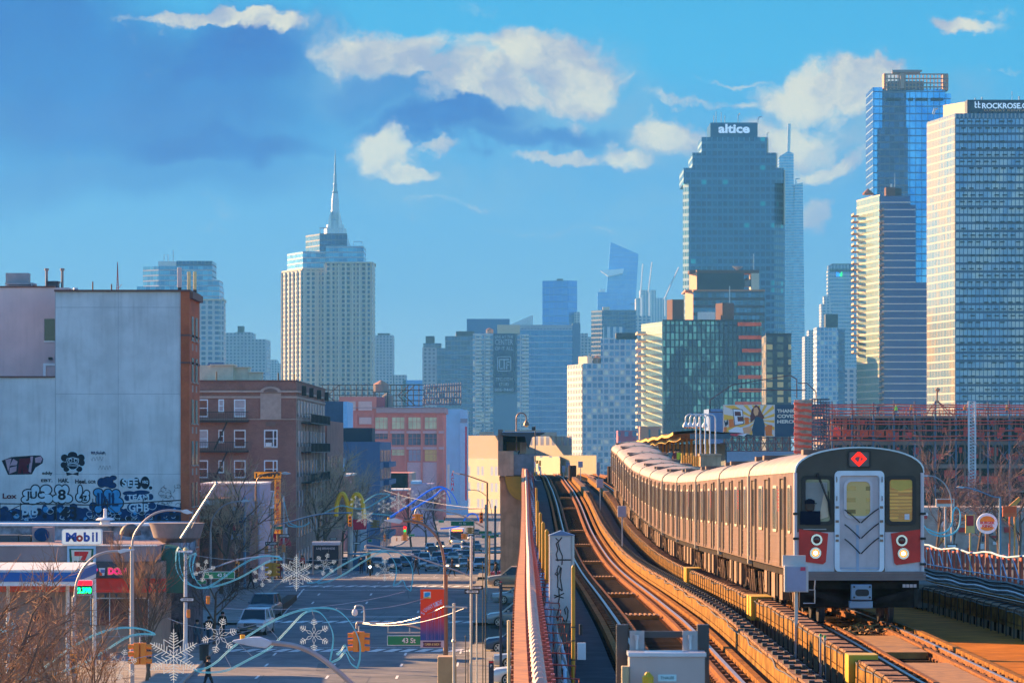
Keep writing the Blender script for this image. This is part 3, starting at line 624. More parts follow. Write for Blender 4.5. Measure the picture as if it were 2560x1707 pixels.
def track(label,xl,d0=42,d1=430):
    root=thing('railway_track',label,'railway track',(xl+.72,d0,rz(d0)),'railway tracks')
    dl=[d for d in DS if d0<=d<=d1]
    for k in(0,1.435):
        b_=MB();sweep(b_,xl+k,RAILP,dl);r_=b_.build('running_rail',m_rail,root)
        b_=MB();sweep(b_,xl+k,rect(-.032,.032,.001,.006),dl);b_.build('rail_head',m_railtop,r_)
    for k in(.24,1.195):
        b_=MB();sweep(b_,xl+k,RAILP,dl,h=-.005);b_.build('guard_rail',m_rail,root)
    for k in(-.38,1.70):
        b_=MB();sweep(b_,xl+k,rect(0,.11,-.15,.0),dl);b_.build('guard_timber',m_timber,root)
    m0=MB().box(-1.25,1.25,-.12,.12,-.24,0);tie=None
    dd_=[d0+.55*i for i in range(int((d1-d0)/.55))];start=58 if d0<58 else d0
    near=[d for d in dd_ if d>=55][:100]
    for d in near:
        p_=(xl+.72+dr(d)-root.location.x,d-root.location.y,rz(d)-.152-root.location.z)
        if tie is None:
            tie=m0.build('tie',m_tie);tie.parent=root;tie.location=p_
        else:
            c=tie.copy();col.objects.link(c);c.parent=root;c.location=p_
    b_=MB()
    for d in dd_:
        if d not in near:b_.box(xl+.72+dr(d)-1.25,xl+.72+dr(d)+1.25,d-.12,d+.12,rz(d)-.39,rz(d)-.152)
    b_.build('tie',m_tie,root,kind='stuff')
    b_=MB()
    for d in dd_:
        if d>200:break
        for k in(0,1.435,.24,1.195):
            for s_ in(-.1,.1):b_.box(xl+k+dr(d)+s_-.02,xl+k+dr(d)+s_+.02,d-.03,d+.03,rz(d)-.15,rz(d)-.10)
            if k in(0,1.435)and int(d/.55)%2:b_.box(xl+k+dr(d)-.22,xl+k+dr(d)-.09,d-.10,d+.10,rz(d)-.15,rz(d)-.03);b_.box(xl+k+dr(d)+.09,xl+k+dr(d)+.2,d-.10,d+.10,rz(d)-.15,rz(d)-.03)
            if k in(0,1.435):b_.box(xl+k+dr(d)-.17,xl+k+dr(d)+.17,d-.09,d+.09,rz(d)-.151,rz(d)-.138)
    b_.build('spike',m_rail,root,kind='stuff')
    return root
tA=track('railway track nearest the street, empty, curving away beside the red conduit',2.2)
tB=track('middle railway track carrying the oncoming train',6.46)
tC=track('railway track on the far right beyond the train, mostly in shadow',11.35)
m_plate=mat('ochre_plate',(.32,.14,.02),.7,var=.3,scale=4)
b_=MB()
for d in(262,240,208,186,160,136,112,92):
    q=MB().box(2.2+dr(d)+.32,2.2+dr(d)+1.1,d-.45,d+.45,rz(d)-.15,rz(d)-.05)
    for k in range(7):q.box(2.2+dr(d)+.32+k*.11,2.2+dr(d)+.37+k*.11,d-.45,d+.45,rz(d)-.0495,rz(d)-.03)
    q.build('timber_plate',m_plate,tA)  # ochre colour stands for sun on these bars between the rails
for d in(66,76):
    q=MB().box(6.46+dr(d)+.32,6.46+dr(d)+1.1,d-3.2,d+3.2,rz(d)-.15,rz(d)-.03);q.build('ochre_plate',m_plate,tB)
def third_rail(label,x,hoops,boardw=.30,d0=42,d1=330):
    dl=[d for d in DS if d0<=d<=d1];root=thing('third_rail',label,'third rail',(x,d0,rz(d0)),'covered third rails')
    b_=MB();sweep(b_,x,rect(-.05,.05,.02,.16),dl);b_.build('power_rail',m_rail,root)
    b_=MB();k=d0
    while k<d1:
        e=rnd.uniform(-.012,.012);k2=k+2.25+rnd.uniform(-.1,.1);sweep(b_,x+e,rect(-boardw/2,boardw/2,.30+e*.6,.345+e*.8),[k,k2]);k=k2+.06
    b_.build('cover_board',m_board,root)
    b_=MB();sweep(b_,x-boardw/2-.045,rect(0,.04,.08,.30),dl);sweep(b_,x-boardw/2-.05,rect(0,.03,-.02,.06),dl);b_.build('side_board',m_boardy,root)
    q=MB();q2=MB();d=d0+1
    while d<min(d1,260):
        xx=x+dr(d);z=rz(d)
        q2.box(xx-.14,xx-.04,d-.05,d+.05,z-.38,z+.02);q2.box(xx-.28,xx+.1,d-.1,d+.1,z-.38,z-.33)
        if hoops:q.tube([(xx-.26,d,z-.3),(xx-.26,d,z+.36),(xx-.22,d,z+.40),(xx+.12,d,z+.40)],.012,4);q.tube([(xx-.26,d,z-.3),(xx-.1,d,z-.34)],.012,4)
        else:q.box(xx-.10,xx+.16,d-.04,d+.04,z+.352,z+.385);q.box(xx-.12,xx-.04,d-.10,d+.10,z+.352,z+.41);q.box(xx+.07,xx+.13,d-.1,d+.1,z+.352,z+.41)
        d+=1.35
    q.build('hoop' if hoops else 'clamp',m_black,root,kind='stuff');q2.build('insulator',mat('insulator',(.25,.13,.07),.6),root,kind='stuff')
    b_=MB()
    pts=[(x+dr(d)-.2+.05*sin(d*.9),d,rz(d)+.30+.02*sin(d*1.7))for d in range(d0,min(d1,220),1)]
    b_.tube(pts,.013,4);b_.build('cable',m_black,root)
    return root
third_rail('covered third rail with bolted clamps beside the empty street side track',4.32,False)
tr2=third_rail('covered third rail with black hoops and yellow marker plates beside the train',5.62,True)
for d in(63.5,90.5,91.6,127,128.2):
    xx=5.62+dr(d);MB().box(xx-.30,xx+.17,d-.35,d+.35,rz(d)-.12,rz(d)+.42).build('yellow_marker',m_yel2,tr2)
tr3=third_rail('covered third rail in the shade of the far right track',10.55,True)
xx=10.55+dr(104);MB().box(xx-.3,xx+.2,102,106,rz(104)-.15,rz(104)+.45).build('cover_box',m_conc,tr3)
cr_=thing('conduit_run','orange and red cable trough with pale domes running along the viaduct edge','cable trough',(.3,45,rz(45)))
dl=[d for d in DS if d<345]
b_=MB();sweep(b_,.02,rect(0,.18,.32,.90),dl);b_.build('orange_panel',mat('orange_parapet',(.50,.19,.02),.6,var=.25,scale=3),cr_)
b_=MB();sweep(b_,.21,rect(0,.26,.60,.86),dl);b_.build('red_trough',m_red,cr_)
q=MB();q2=MB();q3=MB();d=46
while d<330:
    xx=dr(d);z=rz(d)
    q.box(xx+.20,xx+.48,d-.02,d+.02,z+.861,z+.93);q.box(xx+.47,xx+.53,d-.08,d+.08,z+.45,z+.9)
    q2.lathe([(.10,z+.861),(.08,z+.97),(.03,z+1.03)],(xx+.33,d+.45,0),8);
    q3.box(xx-.015,xx+.018,d+.3,d+.55,z+.55,z+.8)
    d+=1.15
q.build('crossbar',mat('pale_red_paint',(.45,.08,.05),.5),cr_,kind='stuff');q2.build('dome',mat('pale_pink_dome',(.55,.34,.28),.5),cr_,kind='stuff');q3.build('dark_slot',brownb,cr_,kind='stuff')
cb=thing('cable_bundle','thick bundle of grey and brown cables hung beside the red trough','cable bundle',(.7,45,rz(45)))
cols_=[mat('grey_cable',(.35,.36,.40),.7),m_black,mat('brown_cable',(.28,.15,.09),.7),mat('pale_blue_cable',(.35,.50,.60),.6),mat('white_cable',(.6,.58,.55),.6)]
for k in range(9):
    a=k*.7;pts=[(.66+dr(d)+.09*cos(a+d*.11)+rnd.uniform(-.02,.02),d,rz(d)+.58+.10*sin(a*1.3+d*.13)+rnd.uniform(-.03,.03))for d in[44+2.5*i for i in range(118)]]
    MB().tube(pts,.028 if k!=3 else .04,5).build('cable',cols_[k%5],cb)
d=48;q=MB()
while d<330:q.tube([(.5+dr(d),d,rz(d)+.42),(.84+dr(d),d,rz(d)+.42),(.86+dr(d),d,rz(d)+.74),(.5+dr(d),d,rz(d)+.76)],.012,4);q.box(.76+dr(d)-.02,.76+dr(d)+.02,d-.02,d+.02,rz(d)-.1,rz(d)+.44);d+=3.1
q.build('red_hanger',mat('pale_red_paint',(.7,.2,.15)),cb,kind='stuff')
wf=MB()
for d in range(46,300,3):
    xx=dr(d)+.06;z=rz(d)
    wf.tube([(xx,d,z-1.0),(xx,d,z+.9)],.012,4)
    for k in range(6):wf.bar((xx,d,z-.9+k*.3),(dr(d+3)+.06,d+3,rz(d+3)-.9+k*.3+rnd.uniform(-.1,.1)),.007)
wf.build('wire_fence',m_steel,loc=(.1,46,rz(46)-1),label='thin wire mesh strung on the outside of the orange parapet',cat='fence')
def yellow_post(px,yt,d,h=1.9,label='',r=.045):
    x=X(px,d);z0=rz(d)-.10
    q=MB().cyl((x,d,z0),(x,d,Z(yt,d)-.05),r,10,r);q.cyl((x,d,Z(yt,d)-.05),(x,d,Z(yt,d)),r,10,r*.3);q.cyl((x,d,z0),(x,d,z0+.06),r*2,10)
    return q.build('yellow_post',m_yel,loc=(x,d,z0),smooth=True,label=label,cat='post',group='yellow posts on the walkway')
yp=thing('yellow_post','nearest yellow post with a black phone box and white junction box strapped to it','post',(X(1433,57),57,rz(57)-.1),'yellow posts on the walkway')
z0=rz(57)-.1;x=X(1433,57)
MB().cyl((x,57,z0),(x,57,Z(1418,57)),.028,12).cyl((x,57,Z(1418,57)),(x,57,Z(1412,57)),.028,12,.012).build('pole',m_yel,yp,smooth=True)
MB().cbox((X(1452,57),57,Z(1573,57)),.045,.05,.16).build('phone_box',m_black,yp,bevel=.01)
MB().cbox((X(1454,57),57,Z(1627,57)),.12,.08,.245).build('junction_box',mat('pale_box',(.55,.62,.68),.5),yp,bevel=.008)
q=MB()
for y in(1568,1602,1650):q.lathe([(.034,Z(y,57)),(.034,Z(y-3,57))],(x,57,0),10)
q.build('strap',m_black,yp)
for y1,y2 in((1606,1632),):
    q=MB();q.tube([(X(1395,57),57,Z(y2,57)),(X(1405,57),57,Z(y1+2,57)),(X(1420,57),57,Z(y1-4,57)),(X(1440,57),57,Z(y1,57))],.006,5);q.build('loop_cable',cols_[2],yp)
for i,(px,yt,d,l)in enumerate(((1367,1322,92,'slim yellow post just left of the tall grey cabinet'),(1358,1303,105,'yellow post second beyond the tall grey cabinet'),(1351,1280,122,'yellow post third beyond the tall grey cabinet'),(1344,1250,150,'yellow post fourth beyond the tall grey cabinet'),(1341,1218,185,'farthest slim yellow post at the end of the walkway'))):yellow_post(px,yt,d,label=l)
d=76;cab=thing('signal_cabinet','tall pale grey signal cabinet scrawled with black graffiti on the walkway','cabinet',(X(1405,d),d,rz(d)-.1))
MB().box(X(1373,d),X(1430,d),d,d+.45,Z(1557,d),Z(1336,d)).build('body',m_grey,cab,bevel=.01)
MB().plate([(X(1371,d),Z(1338,d)),(X(1402,d),Z(1326,d)),(X(1438,d),Z(1338,d))],d-.03,d+.48).build('roof',mat('cabinet_roof',S(90,120,160),.5),cab)
MB().box(X(1380,d),X(1426,d),d-.02,d-.003,Z(1551,d),Z(1342,d)).build('door',m_grey,cab)
q=MB().box(X(1430.4,d),X(1436,d),d-.01,d+.44,Z(1557,d),Z(1338,d));q.build('side_panel',m_steel,cab)
q=MB().box(X(1385,d),X(1422,d),d+.05,d+.4,rz(d)-.1,Z(1557,d));q.build('plinth',m_conc,cab)
q=MB();S3=lambda pts,r=.010:q.tube([(X(1220+a/4.52,d),d-.03,Z(1360+b2/4.52,d))for a,b2 in pts],r,4)
S3([(765,-70),(800,-40),(770,-10),(790,60),(770,110),(790,190)]);S3([(835,-80),(790,-20),(810,60),(840,130),(835,230)])
S3([(780,350),(755,330),(775,310),(800,340),(820,260),(800,235),(780,290),(790,400),(785,480),(840,525)]);S3([(830,260),(815,380),(840,520)])
S3([(745,570),(855,605)]);S3([(750,605),(860,550)]);S3([(800,500),(805,610),(795,660),(810,690),(780,800),(775,850)])
S3([(775,850),(815,805),(840,815),(855,860),(880,880),(900,820),(905,740),(885,700),(865,730),(880,790)])
S3([(790,860),(790,840),(930,870)],.003)
q.build('graffiti',m_black,cab);MB().box(X(1389,d),X(1428,d),d-.024,d-.021,Z(1400.5,d),Z(1397,d)).build('number_strip',m_black,cab)
q=MB();
for y in(1372,1380,1446,1524):q.box(X(1374,d),X(1383,d),d-.03,d-.021,Z(y+3,d),Z(y,d))
q.build('hinge',m_steel,cab)
d=25;fb=thing('equipment_box','blurred grey steel box with blue label between dark posts at the bottom edge','equipment box',(X(1655,d),d,rz(45)-.1))
m_box=mat('box_paint',(.42,.36,.36),.45,var=.1)
z0=rz(45)-.1
MB().box(X(1573,d),X(1762,d),d,d+.3,Z(1900,d),Z(1637,d)).build('body',m_box,fb,bevel=.006)
MB().box(X(1570,d),X(1766,d),d-.01,d+.31,Z(1641,d),Z(1631,d)).build('lid',mat('box_lid',(.45,.50,.62),.3,.3),fb,bevel=.003)
for a,b2 in((1578,1615),(1712,1750)):MB().box(X(a,d),X(b2,d),d+.32,d+.34,Z(1660,d),Z(1582,d)).build('bracket',m_box,fb)
q=MB()
for a in(1596,1731):q.cyl((X(a,d),d+.30,Z(1628,d)),(X(a,d),d+.30,Z(1602,d)),.009,8);q.lathe([(.014,Z(1603,d)),(.016,Z(1592,d))],(X(a,d),d+.30,0),8)
q.build('bolt',mat('pale_bolt',(.5,.5,.55),.4,.4),fb)
for a,b2 in((1545,1575),(1750,1780)):MB().box(X(a,d),X(b2,d),d+.35,d+.43,z0,Z(1567,d)).build('post',mat('dark_post',(.05,.045,.05),.5),fb)
MB().box(X(1576,d),X(1749,d),d+.37,d+.41,Z(1600,d),Z(1584,d)).build('rail_bar',mat('dark_post',(.05,.045,.05)),fb)
q=MB().box(X(1645,d),X(1691,d),d-.004,d-.0005,Z(1702,d),Z(1685,d));lb=q.build('label_plate',mat('pale_blue_label',(.45,.68,.75),.6),fb)
q=MB();q.text('THALES',(X(1668,d),d-.006,Z(1693,d)),34/F*d,7/F*d,bold=.02,th=.0005);q.build('lettering',mat('label_text',(.06,.16,.2)),lb)
q=MB().cyl((X(1618,d),d-.12,Z(1800,d)),(X(1618,d),d-.12,Z(1688,d)),.036,8).cyl((X(1618,d),d-.12,Z(1688,d)),(X(1618,d),d-.12,Z(1676,d)),.036,8,.01);q.build('yellow_cap',m_yel2,fb)
MB().box(X(1554,d),X(1572,d),d-.05,d+.05,Z(1800,d),Z(1664,d)).build('latch',mat('latch',(.4,.33,.2),.6),fb,bevel=.004)
pf=MB().box(-2.0,1.9,-8,40,z0-.5,z0-.002);pf.build('platform',m_conc,loc=(0,16,z0-.5),label='near station platform below the camera that carries the equipment box',cat='platform')
MB().box(1.95,12.5,-8,42,z0-1.3,z0-.35).build('near_deck',m_deck,kind='structure')
def post_box(px,y0,y1,w_,d,base,label,blue=False):
    x=X(px,d);r_=thing('trackside_box',label,'signal box',(x,d,base),'small boxes on posts beside the tracks')
    MB().bar((x+.01,d+.08,base),(x+.01,d+.08,Z(y0,d)),.06).build('post',m_steel,r_)
    w2=w_/F*d/2;MB().box(x-w2,x+w2,d-.1,d+.06,Z(y1,d),Z(y0,d)).build('box',m_grey,r_,bevel=.008)
    MB().box(x-w2*.8,x+w2*.8,d-.115,d-.102,Z(y1,d)+.05*w2*2,Z(y0,d)-.05*w2*2).build('door',mat('box_door',S(150,150,175),.5),r_)
    return r_
pb=post_box(1990,1413,1479,60,76,rz(76)-.38,'pale box on a post in front of the train, with a small pink label')
MB().box(X(2000,76),X(2012,76),75.87,75.883,Z(1425,76),Z(1414+2,76)).build('warning_label',mat('pink_label',S(200,60,90)),pb)
MB().box(X(1958,76),X(2015,76),76.1,76.2,Z(1418,76),Z(1388,76)).build('back_plate',m_grey,pb)
q=MB();q.tube([(X(2023,76),76,Z(1474,76)),(X(2037,76),76,Z(1474,76)),(X(2037,76),76,Z(1507,76)),(X(2008,76),76,Z(1507,76))],.012,5);q.tube([(X(2037,76),76.1,Z(1474,76)),(X(2039,76),76.1,Z(1450,76))],.012,5);q.build('conduit',m_steel,pb)
post_box(1555,1264,1292,22,168,rz(168)-.3,'pale box on a post halfway along the train')
post_box(1500,1197,1219,17,235,rz(235)-.3,'pale box on a post beside the tail of the train')
post_box(1451,1153,1168,12,330,rz(330),'small pale box on a thin post near the far end of the empty track')
post_box(1420,1155,1168,10,350,rz(350),'smallest pale box on a post beyond the end of the empty track')
post_box(1409,1164,1180,8,345,rz(345),'narrow pale cabinet left of the small boxes at the far track end')
post_box(1496,1155,1188,7,345,rz(345),'slim brown post box left of the train tail')
for px,y0,y1,w_,l in((1431,1163,1190,20,'dark round drum at the far end of the empty track'),(1529,1165,1196,22,'dark drum just left of the train tail')):
    d=330;MB().lathe([(w_/2/F*d,rz(d)-.3),(w_/2/F*d,Z(y0+1,d)),(w_/2/F*d*.8,Z(y0,d))],(X(px,d),d,0),14).build('drum',mat('dark_brown_drum',(.06,.035,.03),.8),loc=(X(px,d),d,rz(d)-.3),label=l,cat='drum',group='dark drums by the far tracks')
gb=thing('green_lamp_pair','pair of green topped insulators beside the third rail before the train','insulator',(X(2055,69),69,rz(69)-.3))
for px,y in((2051,1583),(2062,1587)):
    x=X(px,69);MB().cyl((x,69,rz(69)-.3),(x,69,Z(y+6,69)),.022,8).build('stem',m_steel,gb);MB().lathe([(.026,Z(y+6,69)),(.02,Z(y,69))],(x,69,0),8).build('green_cap',mat('green_cap',S(0,150,60),.5),gb)
db=MB()
for k in range(70):
    x,y=rnd.uniform(6.75,7.7),rnd.uniform(81.5,84.5);db.bar((x,y,rz(83)-.13+rnd.random()*.12),(x+rnd.uniform(-.25,.25),y+rnd.uniform(-.3,.3),rz(83)-.12+rnd.random()*.16),.02)
db.build('debris',mat('rust_scrap',(.45,.22,.06),.7,var=.5,scale=12),loc=(7.2,83,rz(83)-.15),label='heap of rusty scrap and twisted strips between the rails under the train front',cat='debris',kind='stuff')
m_ss=mat('stainless_side',(.32,.205,.145),.32,.5,var=.2,scale=1.0,streak=.5)
m_roof=mat('train_roof',(.30,.225,.19),.6,var=.25,scale=1.5,c2=(.36,.29,.25,1),streak=.3)
m_door=mat('door_recess',(.12,.075,.04),.5,.2)
m_seam=mat('end_bonnet',(.52,.44,.34),.45,.2)
m_glass=mat('train_glass',(.10,.09,.08),.06,.3)
m_sidew=mat('side_window',(.22,.22,.16),.1,.3,c2=(.40,.42,.32,1),var=.4,scale=.7)
m_under=mat('underframe_dark',(.03,.022,.02),.8,var=.4,scale=3)
m_ubox=mat('underframe_box',(.20,.10,.05),.7,var=.2,scale=3)
m_silver=mat('silver_panel',(.56,.53,.58),.5,.25,var=.1,scale=2,streak=.25)
m_fas=mat('black_fascia',(.045,.033,.03),.35,.1,var=.3,scale=1.4)
m_redp=mat('dark_red_panel',(.62,.018,.012),.45,var=.25,scale=2)
LEN,HW,GT,CRN,BOT=15.35,1.32,3.17,3.68,1.12
def roofpts(n=14,w_=HW,h0=GT,h1=CRN):return[(-w_*cos(pi*i/n),h0+(h1-h0)*(sin(pi*i/n)**.85))for i in range(n+1)]
def rrect(x0,x1,z0,z1,r,n=4):
    pts=[]
    for cx,cz,a0 in((x1-r,z1-r,0),(x0+r,z1-r,90),(x0+r,z0+r,180),(x1-r,z0+r,270)):
        pts+=[(cx+r*cos(R(a0+90*k/n)),cz+r*sin(R(a0+90*k/n)))for k in range(n+1)]
    return pts
def make_car(front):
    nm='subway_car'
    root=thing(nm,'','subway car',(0,0,0),'cars of the silver subway train')
    pts=[(HW,BOT)]+[(HW,GT-.02)];prof=[(-HW,BOT)]+roofpts()+[(HW,BOT)]
    n=len(prof);b_=MB()
    vs=[(a,y,c)for y in(0,LEN)for a,c in prof];b_.add(vs,[(i,i+1,n+i+1,n+i)for i in(0,n-2)]+[(n-1,0,n,2*n-1)])
    b_.add([(a,0.02,c)for a,c in prof],[tuple(range(n))]);b_.add([(a,LEN-.02,c)for a,c in prof],[tuple(range(n-1,-1,-1))])
    b_.box(-HW-.012,-HW+.01,.05,LEN-.05,1.80,1.83);b_.box(HW-.01,HW+.012,.05,LEN-.05,1.80,1.83)
    b_.box(-HW-.02,-HW+.01,.02,LEN-.02,BOT,BOT+.10)
    b_.build('body',m_ss,root);q=MB()
    for s_ in(-1,1):
        for z in(1.30,1.42,1.54,1.66):q.box(s_*(HW-.001),s_*(HW+.009),.08,LEN-.08,z,z+.022)
    q.build('side_bead',m_ss,root,kind='stuff')
    b_=MB();rp=roofpts(16,HW+.015);n2=len(rp)
    b_.sheet([[(a,y,c+.004)for a,c in rp]for y in(0,LEN)])
    b_.build('roof',m_roof,root,smooth=True)
    q=MB()
    for y in[1.0+1.1*i for i in range(13)]:
        r3=roofpts(16,HW+.03,GT,CRN+.012);q.sheet([[(a,y+k,c)for a,c in r3[2:-2]]for k in(0,.035)])
    q.build('roof_rib',m_roof,root)
    q=MB()
    for y in(1.2,13.6):
        for s_ in(-1,1):q.box(s_*.75-.35,s_*.75+.35,y-.30,y+.30,CRN-.13,CRN-.02);q.bar((s_*1.15,y,GT+.24),(s_*.2,y+.9,CRN+.01),.05)
    q.build('roof_vent',mat('roof_vent',(.16,.10,.08),.7),root)
    for y in((LEN-.06,)if front else(.0,LEN-.06)):
        prof2=[(-HW-.05,BOT-.1)]+roofpts(14,HW+.05,GT,CRN+.05)+[(HW+.05,BOT-.1)];pr3=[(-HW+.06,BOT-.1)]+roofpts(14,HW-.06,GT,CRN-.06)+[(HW-.06,BOT-.1)]
        q=MB();k=len(prof2)
        vs=[(a,yy_,c)for yy_ in(y-.04,y+.08)for a,c in prof2+pr3];m2=2*k
        fs=[]
        for i in range(k-1):fs+=[(i,i+1,m2+i+1,m2+i),(i,k+i,k+i+1,i+1),(m2+i,m2+i+1,m2+k+i+1,m2+k+i),(k+i,m2+k+i,m2+k+i+1,k+i+1)]
        q.add(vs,fs);q.build('end_bonnet',m_seam,root)
    for s_ in(-1,1):
        for yc in(3.6,8.6,13.4):
            q=MB().box(s_*(HW+.002),s_*(HW+.018),yc-.62,yc+.62,BOT+.03,3.04);dd_=q.build('door',m_door,root)
            q=MB()
            for k in(-.31,.31):q.side([(yc+k+a,b2)for a,b2 in rrect(-.2,.2,1.95,2.85,.08)],s_*(HW+.0185),s_*(HW+.024))
            q.build('door_glass',m_glass,dd_)
            q=MB().box(s_*(HW+.002),s_*(HW+.05),yc-.66,yc-.62,BOT+.03,3.06).box(s_*(HW+.002),s_*(HW+.05),yc+.62,yc+.66,BOT+.03,3.06).box(s_*(HW+.002),s_*(HW+.05),yc-.66,yc+.66,3.06,3.10);q.build('door_frame',m_ss,root)
        for yc in(1.7,6.1,11.0):
            hw_=.55 if yc>2 else .35
            q=MB().side([(yc+a,b2)for a,b2 in rrect(-hw_-.06,hw_+.06,1.89,2.92,.14)],s_*(HW+.001),s_*(HW+.03));wn_=q.build('window',m_seam,root)
            MB().side([(yc+a,b2)for a,b2 in rrect(-hw_,hw_,1.95,2.86,.1)],s_*(HW+.031),s_*(HW+.036)).build('pane',m_sidew,wn_)
    q=MB()
    for k in range(7):q.box(-HW-.006,-HW+.001,5.15,5.40,2.35+k*.075,2.38+k*.075)
    q.build('flag_decal',mat('red_decal',S(215,60,60)),root)
    q=MB();q.box(-1.25,1.25,.15,LEN-.15,BOT-.17,BOT-.001);q.build('underframe',m_under,root)
    for y0,y1,mm,zz_ in((4.6,5.5,m_ubox,.40),(6.0,6.6,m_under,.45),(7.0,8.1,m_ubox,.38),(8.7,9.3,m_under,.4),(9.7,10.5,m_ubox,.45)):
        q=MB().box(-1.28,-.5,y0,y1,zz_,BOT-.172).box(.5,1.28,y0,y1,zz_,BOT-.172);q.build('equipment_case',mm,root)
    q=MB()
    for k in range(46):
        y=rnd.uniform(3.6,11.6);x=-1.2+rnd.random()*.5;q.tube([(x,y,BOT-.15),(x+rnd.uniform(-.1,.1),y+rnd.uniform(-.2,.2),.6),(x,y+rnd.uniform(-.3,.3),.35+rnd.random()*.3)],.02,4)
    q.build('hanging_pipe',m_ubox,root)
    for yc in(2.1,LEN-2.1):
        q=MB().box(-1.1,-.95,yc-1.3,yc+1.3,.38,.62).box(.95,1.1,yc-1.3,yc+1.3,.38,.62).box(-.95,.95,yc-.25,yc+.25,.42,.66)
        for y in(-.55,.55):
            for s_ in(-1,1):q.box(s_*1.0-.12,s_*1.0+.12,yc+y-.15,yc+y+.15,.62,.84)
        bg_=q.build('truck',m_under,root)
        for y in(-1.0,1.0):
            q=MB()
            for s_ in(-1,1):q.lathe([(.36,s_*.66),(.43,s_*.665),(.43,s_*.69),(.40,s_*.70),(.39,s_*.79),(.10,s_*.80)][::s_],(0,yc+y,.43-.035),20,'x')
            q.cyl((-.7,yc+y,.40),(.7,yc+y,.40),.08,8);q.build('wheelset',mat('wheel_steel',(.22,.22,.25),.3,.8),bg_,smooth=True)
        q=MB()
        for k in range(14):
            y=yc+rnd.uniform(-1.4,1.4);q.bar((-1.15,y,.85),(-1.12,y+rnd.uniform(-.4,.4),.25),.03)
        q.build('brake_gear',m_ubox,bg_,kind='stuff')
    return root
proto=make_car(False)
J=[(5.92,83,.55),(5.87,98.5,.742),(5.94,114,.939),(5.99,129.7,1.159),(6.02,145,1.325),(6.08,161,1.42),(6.12,176.6,1.40),(6.17,192,1.33),(6.22,207.8,1.19),(6.27,223.4,.875),(6.31,239,.504),(6.36,254.4,.25)]
def put(car,i):
    (x0,d0,g0),(x1,d1,g1)=J[i],J[i+1]
    car.location=(x0+HW,d0,HC-g0-GT);dx,dy,dz=x1-x0,d1-d0,-(g1-g0)
    car.rotation_euler=(math.atan2(dz,dy),0,-math.atan2(dx,dy));return car
ords=['','second','third','fourth','fifth','sixth','seventh','eighth','ninth','tenth']
for i in range(1,11):
    c=proto if i==1 else copy_tree(proto)
    put(c,i);c['label']=('silver subway car coupled %s, counted from the lit headlights'%ords[i])if i<10 else 'last silver subway car at the tail of the train beside the platform canopy'
fc=make_car(True);fc['label']='leading silver subway car with black face, lit headlights and red diamond sign'
fx=lambda p:(p-2148)/120.;fz=lambda p:(1562-p)/120.
arch=roofpts(20,HW+.01,GT,CRN+.015)
k0=fz(1330)
MB().plate([(HW+.01,k0),]+arch[::-1]+[(-HW-.01,k0)],-.06,.02).build('face_fascia',m_fas,fc)
q=MB();q.sheet([[(a,y,c+.01)for a,c in roofpts(20,HW+.03,GT,CRN+.02)]for y in(-.075,.12)]);q.sheet([[(a*s_,-.075,c+k)for a,c in roofpts(20,HW+.03,GT,CRN+.02)]for s_,k in((1,.01),(.985,-.02))]);q.build('face_trim',mat('edge_trim',(.45,.52,.62),.35,.5),fc)
for s_ in(-1,1):MB().plate([(s_*(HW+.005),fz(1430)),(s_*.525,fz(1430)),(s_*.525,k0),(s_*(HW+.005),k0)],-.055,.02).build('silver_panel',m_silver,fc)
MB().plate([(fx(1996),fz(1322)),(fx(2069),fz(1333)),(fx(2063),fz(1404)),(fx(2056),fz(1410)),(fx(1996),fz(1402))],-.09,-.056).build('red_panel',m_redp,fc)
MB().plate([(fx(2226),fz(1333)),(fx(2299),fz(1323)),(fx(2300),fz(1404)),(fx(2240),fz(1412)),(fx(2234),fz(1407))],-.09,-.056).build('red_panel',m_redp,fc)
def frame_ring(q,outer,inner,y0,y1):
    n=len(outer);vs=[(a,y,c)for y in(y0,y1)for a,c in outer+inner];fs=[]
    for i in range(n):
        j=(i+1)%n;fs+=[(i,j,n+j,n+i),(2*n+i,3*n+i,3*n+j,2*n+j),(i,2*n+i,2*n+j,j),(n+i,n+j,3*n+j,3*n+i)]
    q.add(vs,fs)
m_rub=mat('window_rubber',(.012,.012,.014),.5)
m_cab=mat('cab_interior',(.30,.30,.28),.8)
for a,b2,gm,nm in((2003,2083,m_glass,'l'),(2213,2289,None,'r')):
    q=MB();frame_ring(q,rrect(fx(a),fx(b2),fz(1313),fz(1189),.10),rrect(fx(a)+.08,fx(b2)-.08,fz(1313)+.08,fz(1189)-.08,.06),-.10,-.055);w2=q.build('windshield',m_rub,fc)
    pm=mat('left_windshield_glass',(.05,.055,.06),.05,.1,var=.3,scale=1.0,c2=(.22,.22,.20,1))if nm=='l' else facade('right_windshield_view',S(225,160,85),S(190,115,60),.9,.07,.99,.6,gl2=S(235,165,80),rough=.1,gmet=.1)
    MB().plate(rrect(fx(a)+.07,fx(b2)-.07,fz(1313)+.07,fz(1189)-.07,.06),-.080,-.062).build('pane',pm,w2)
q=MB().plate([(fx(2011),fz(1206)),(fx(2067),fz(1206)),(fx(2067),fz(1275)),(fx(2011),fz(1283))],-.0835,-.081);q.build('cab_back_wall',m_cab,fc)
q=MB().plate([(fx(2059),fz(1230)),(fx(2066),fz(1232)),(fx(2070),fz(1292)),(fx(2048),fz(1298)),(fx(2050),fz(1275))],-.0865,-.084);q.build('pale_cloth',mat('pale_cloth',(.62,.52,.38),.9),fc)
q=MB().plate([(fx(2215)+.09,fz(1200)),(fx(2281),fz(1200)),(fx(2281),fz(1218)),(fx(2250),fz(1228)),(fx(2219)+.05,fz(1218))],-.084,-.081);q.build('yellow_reflection',mat('yellow_interior',(.62,.42,.08),.6),fc)
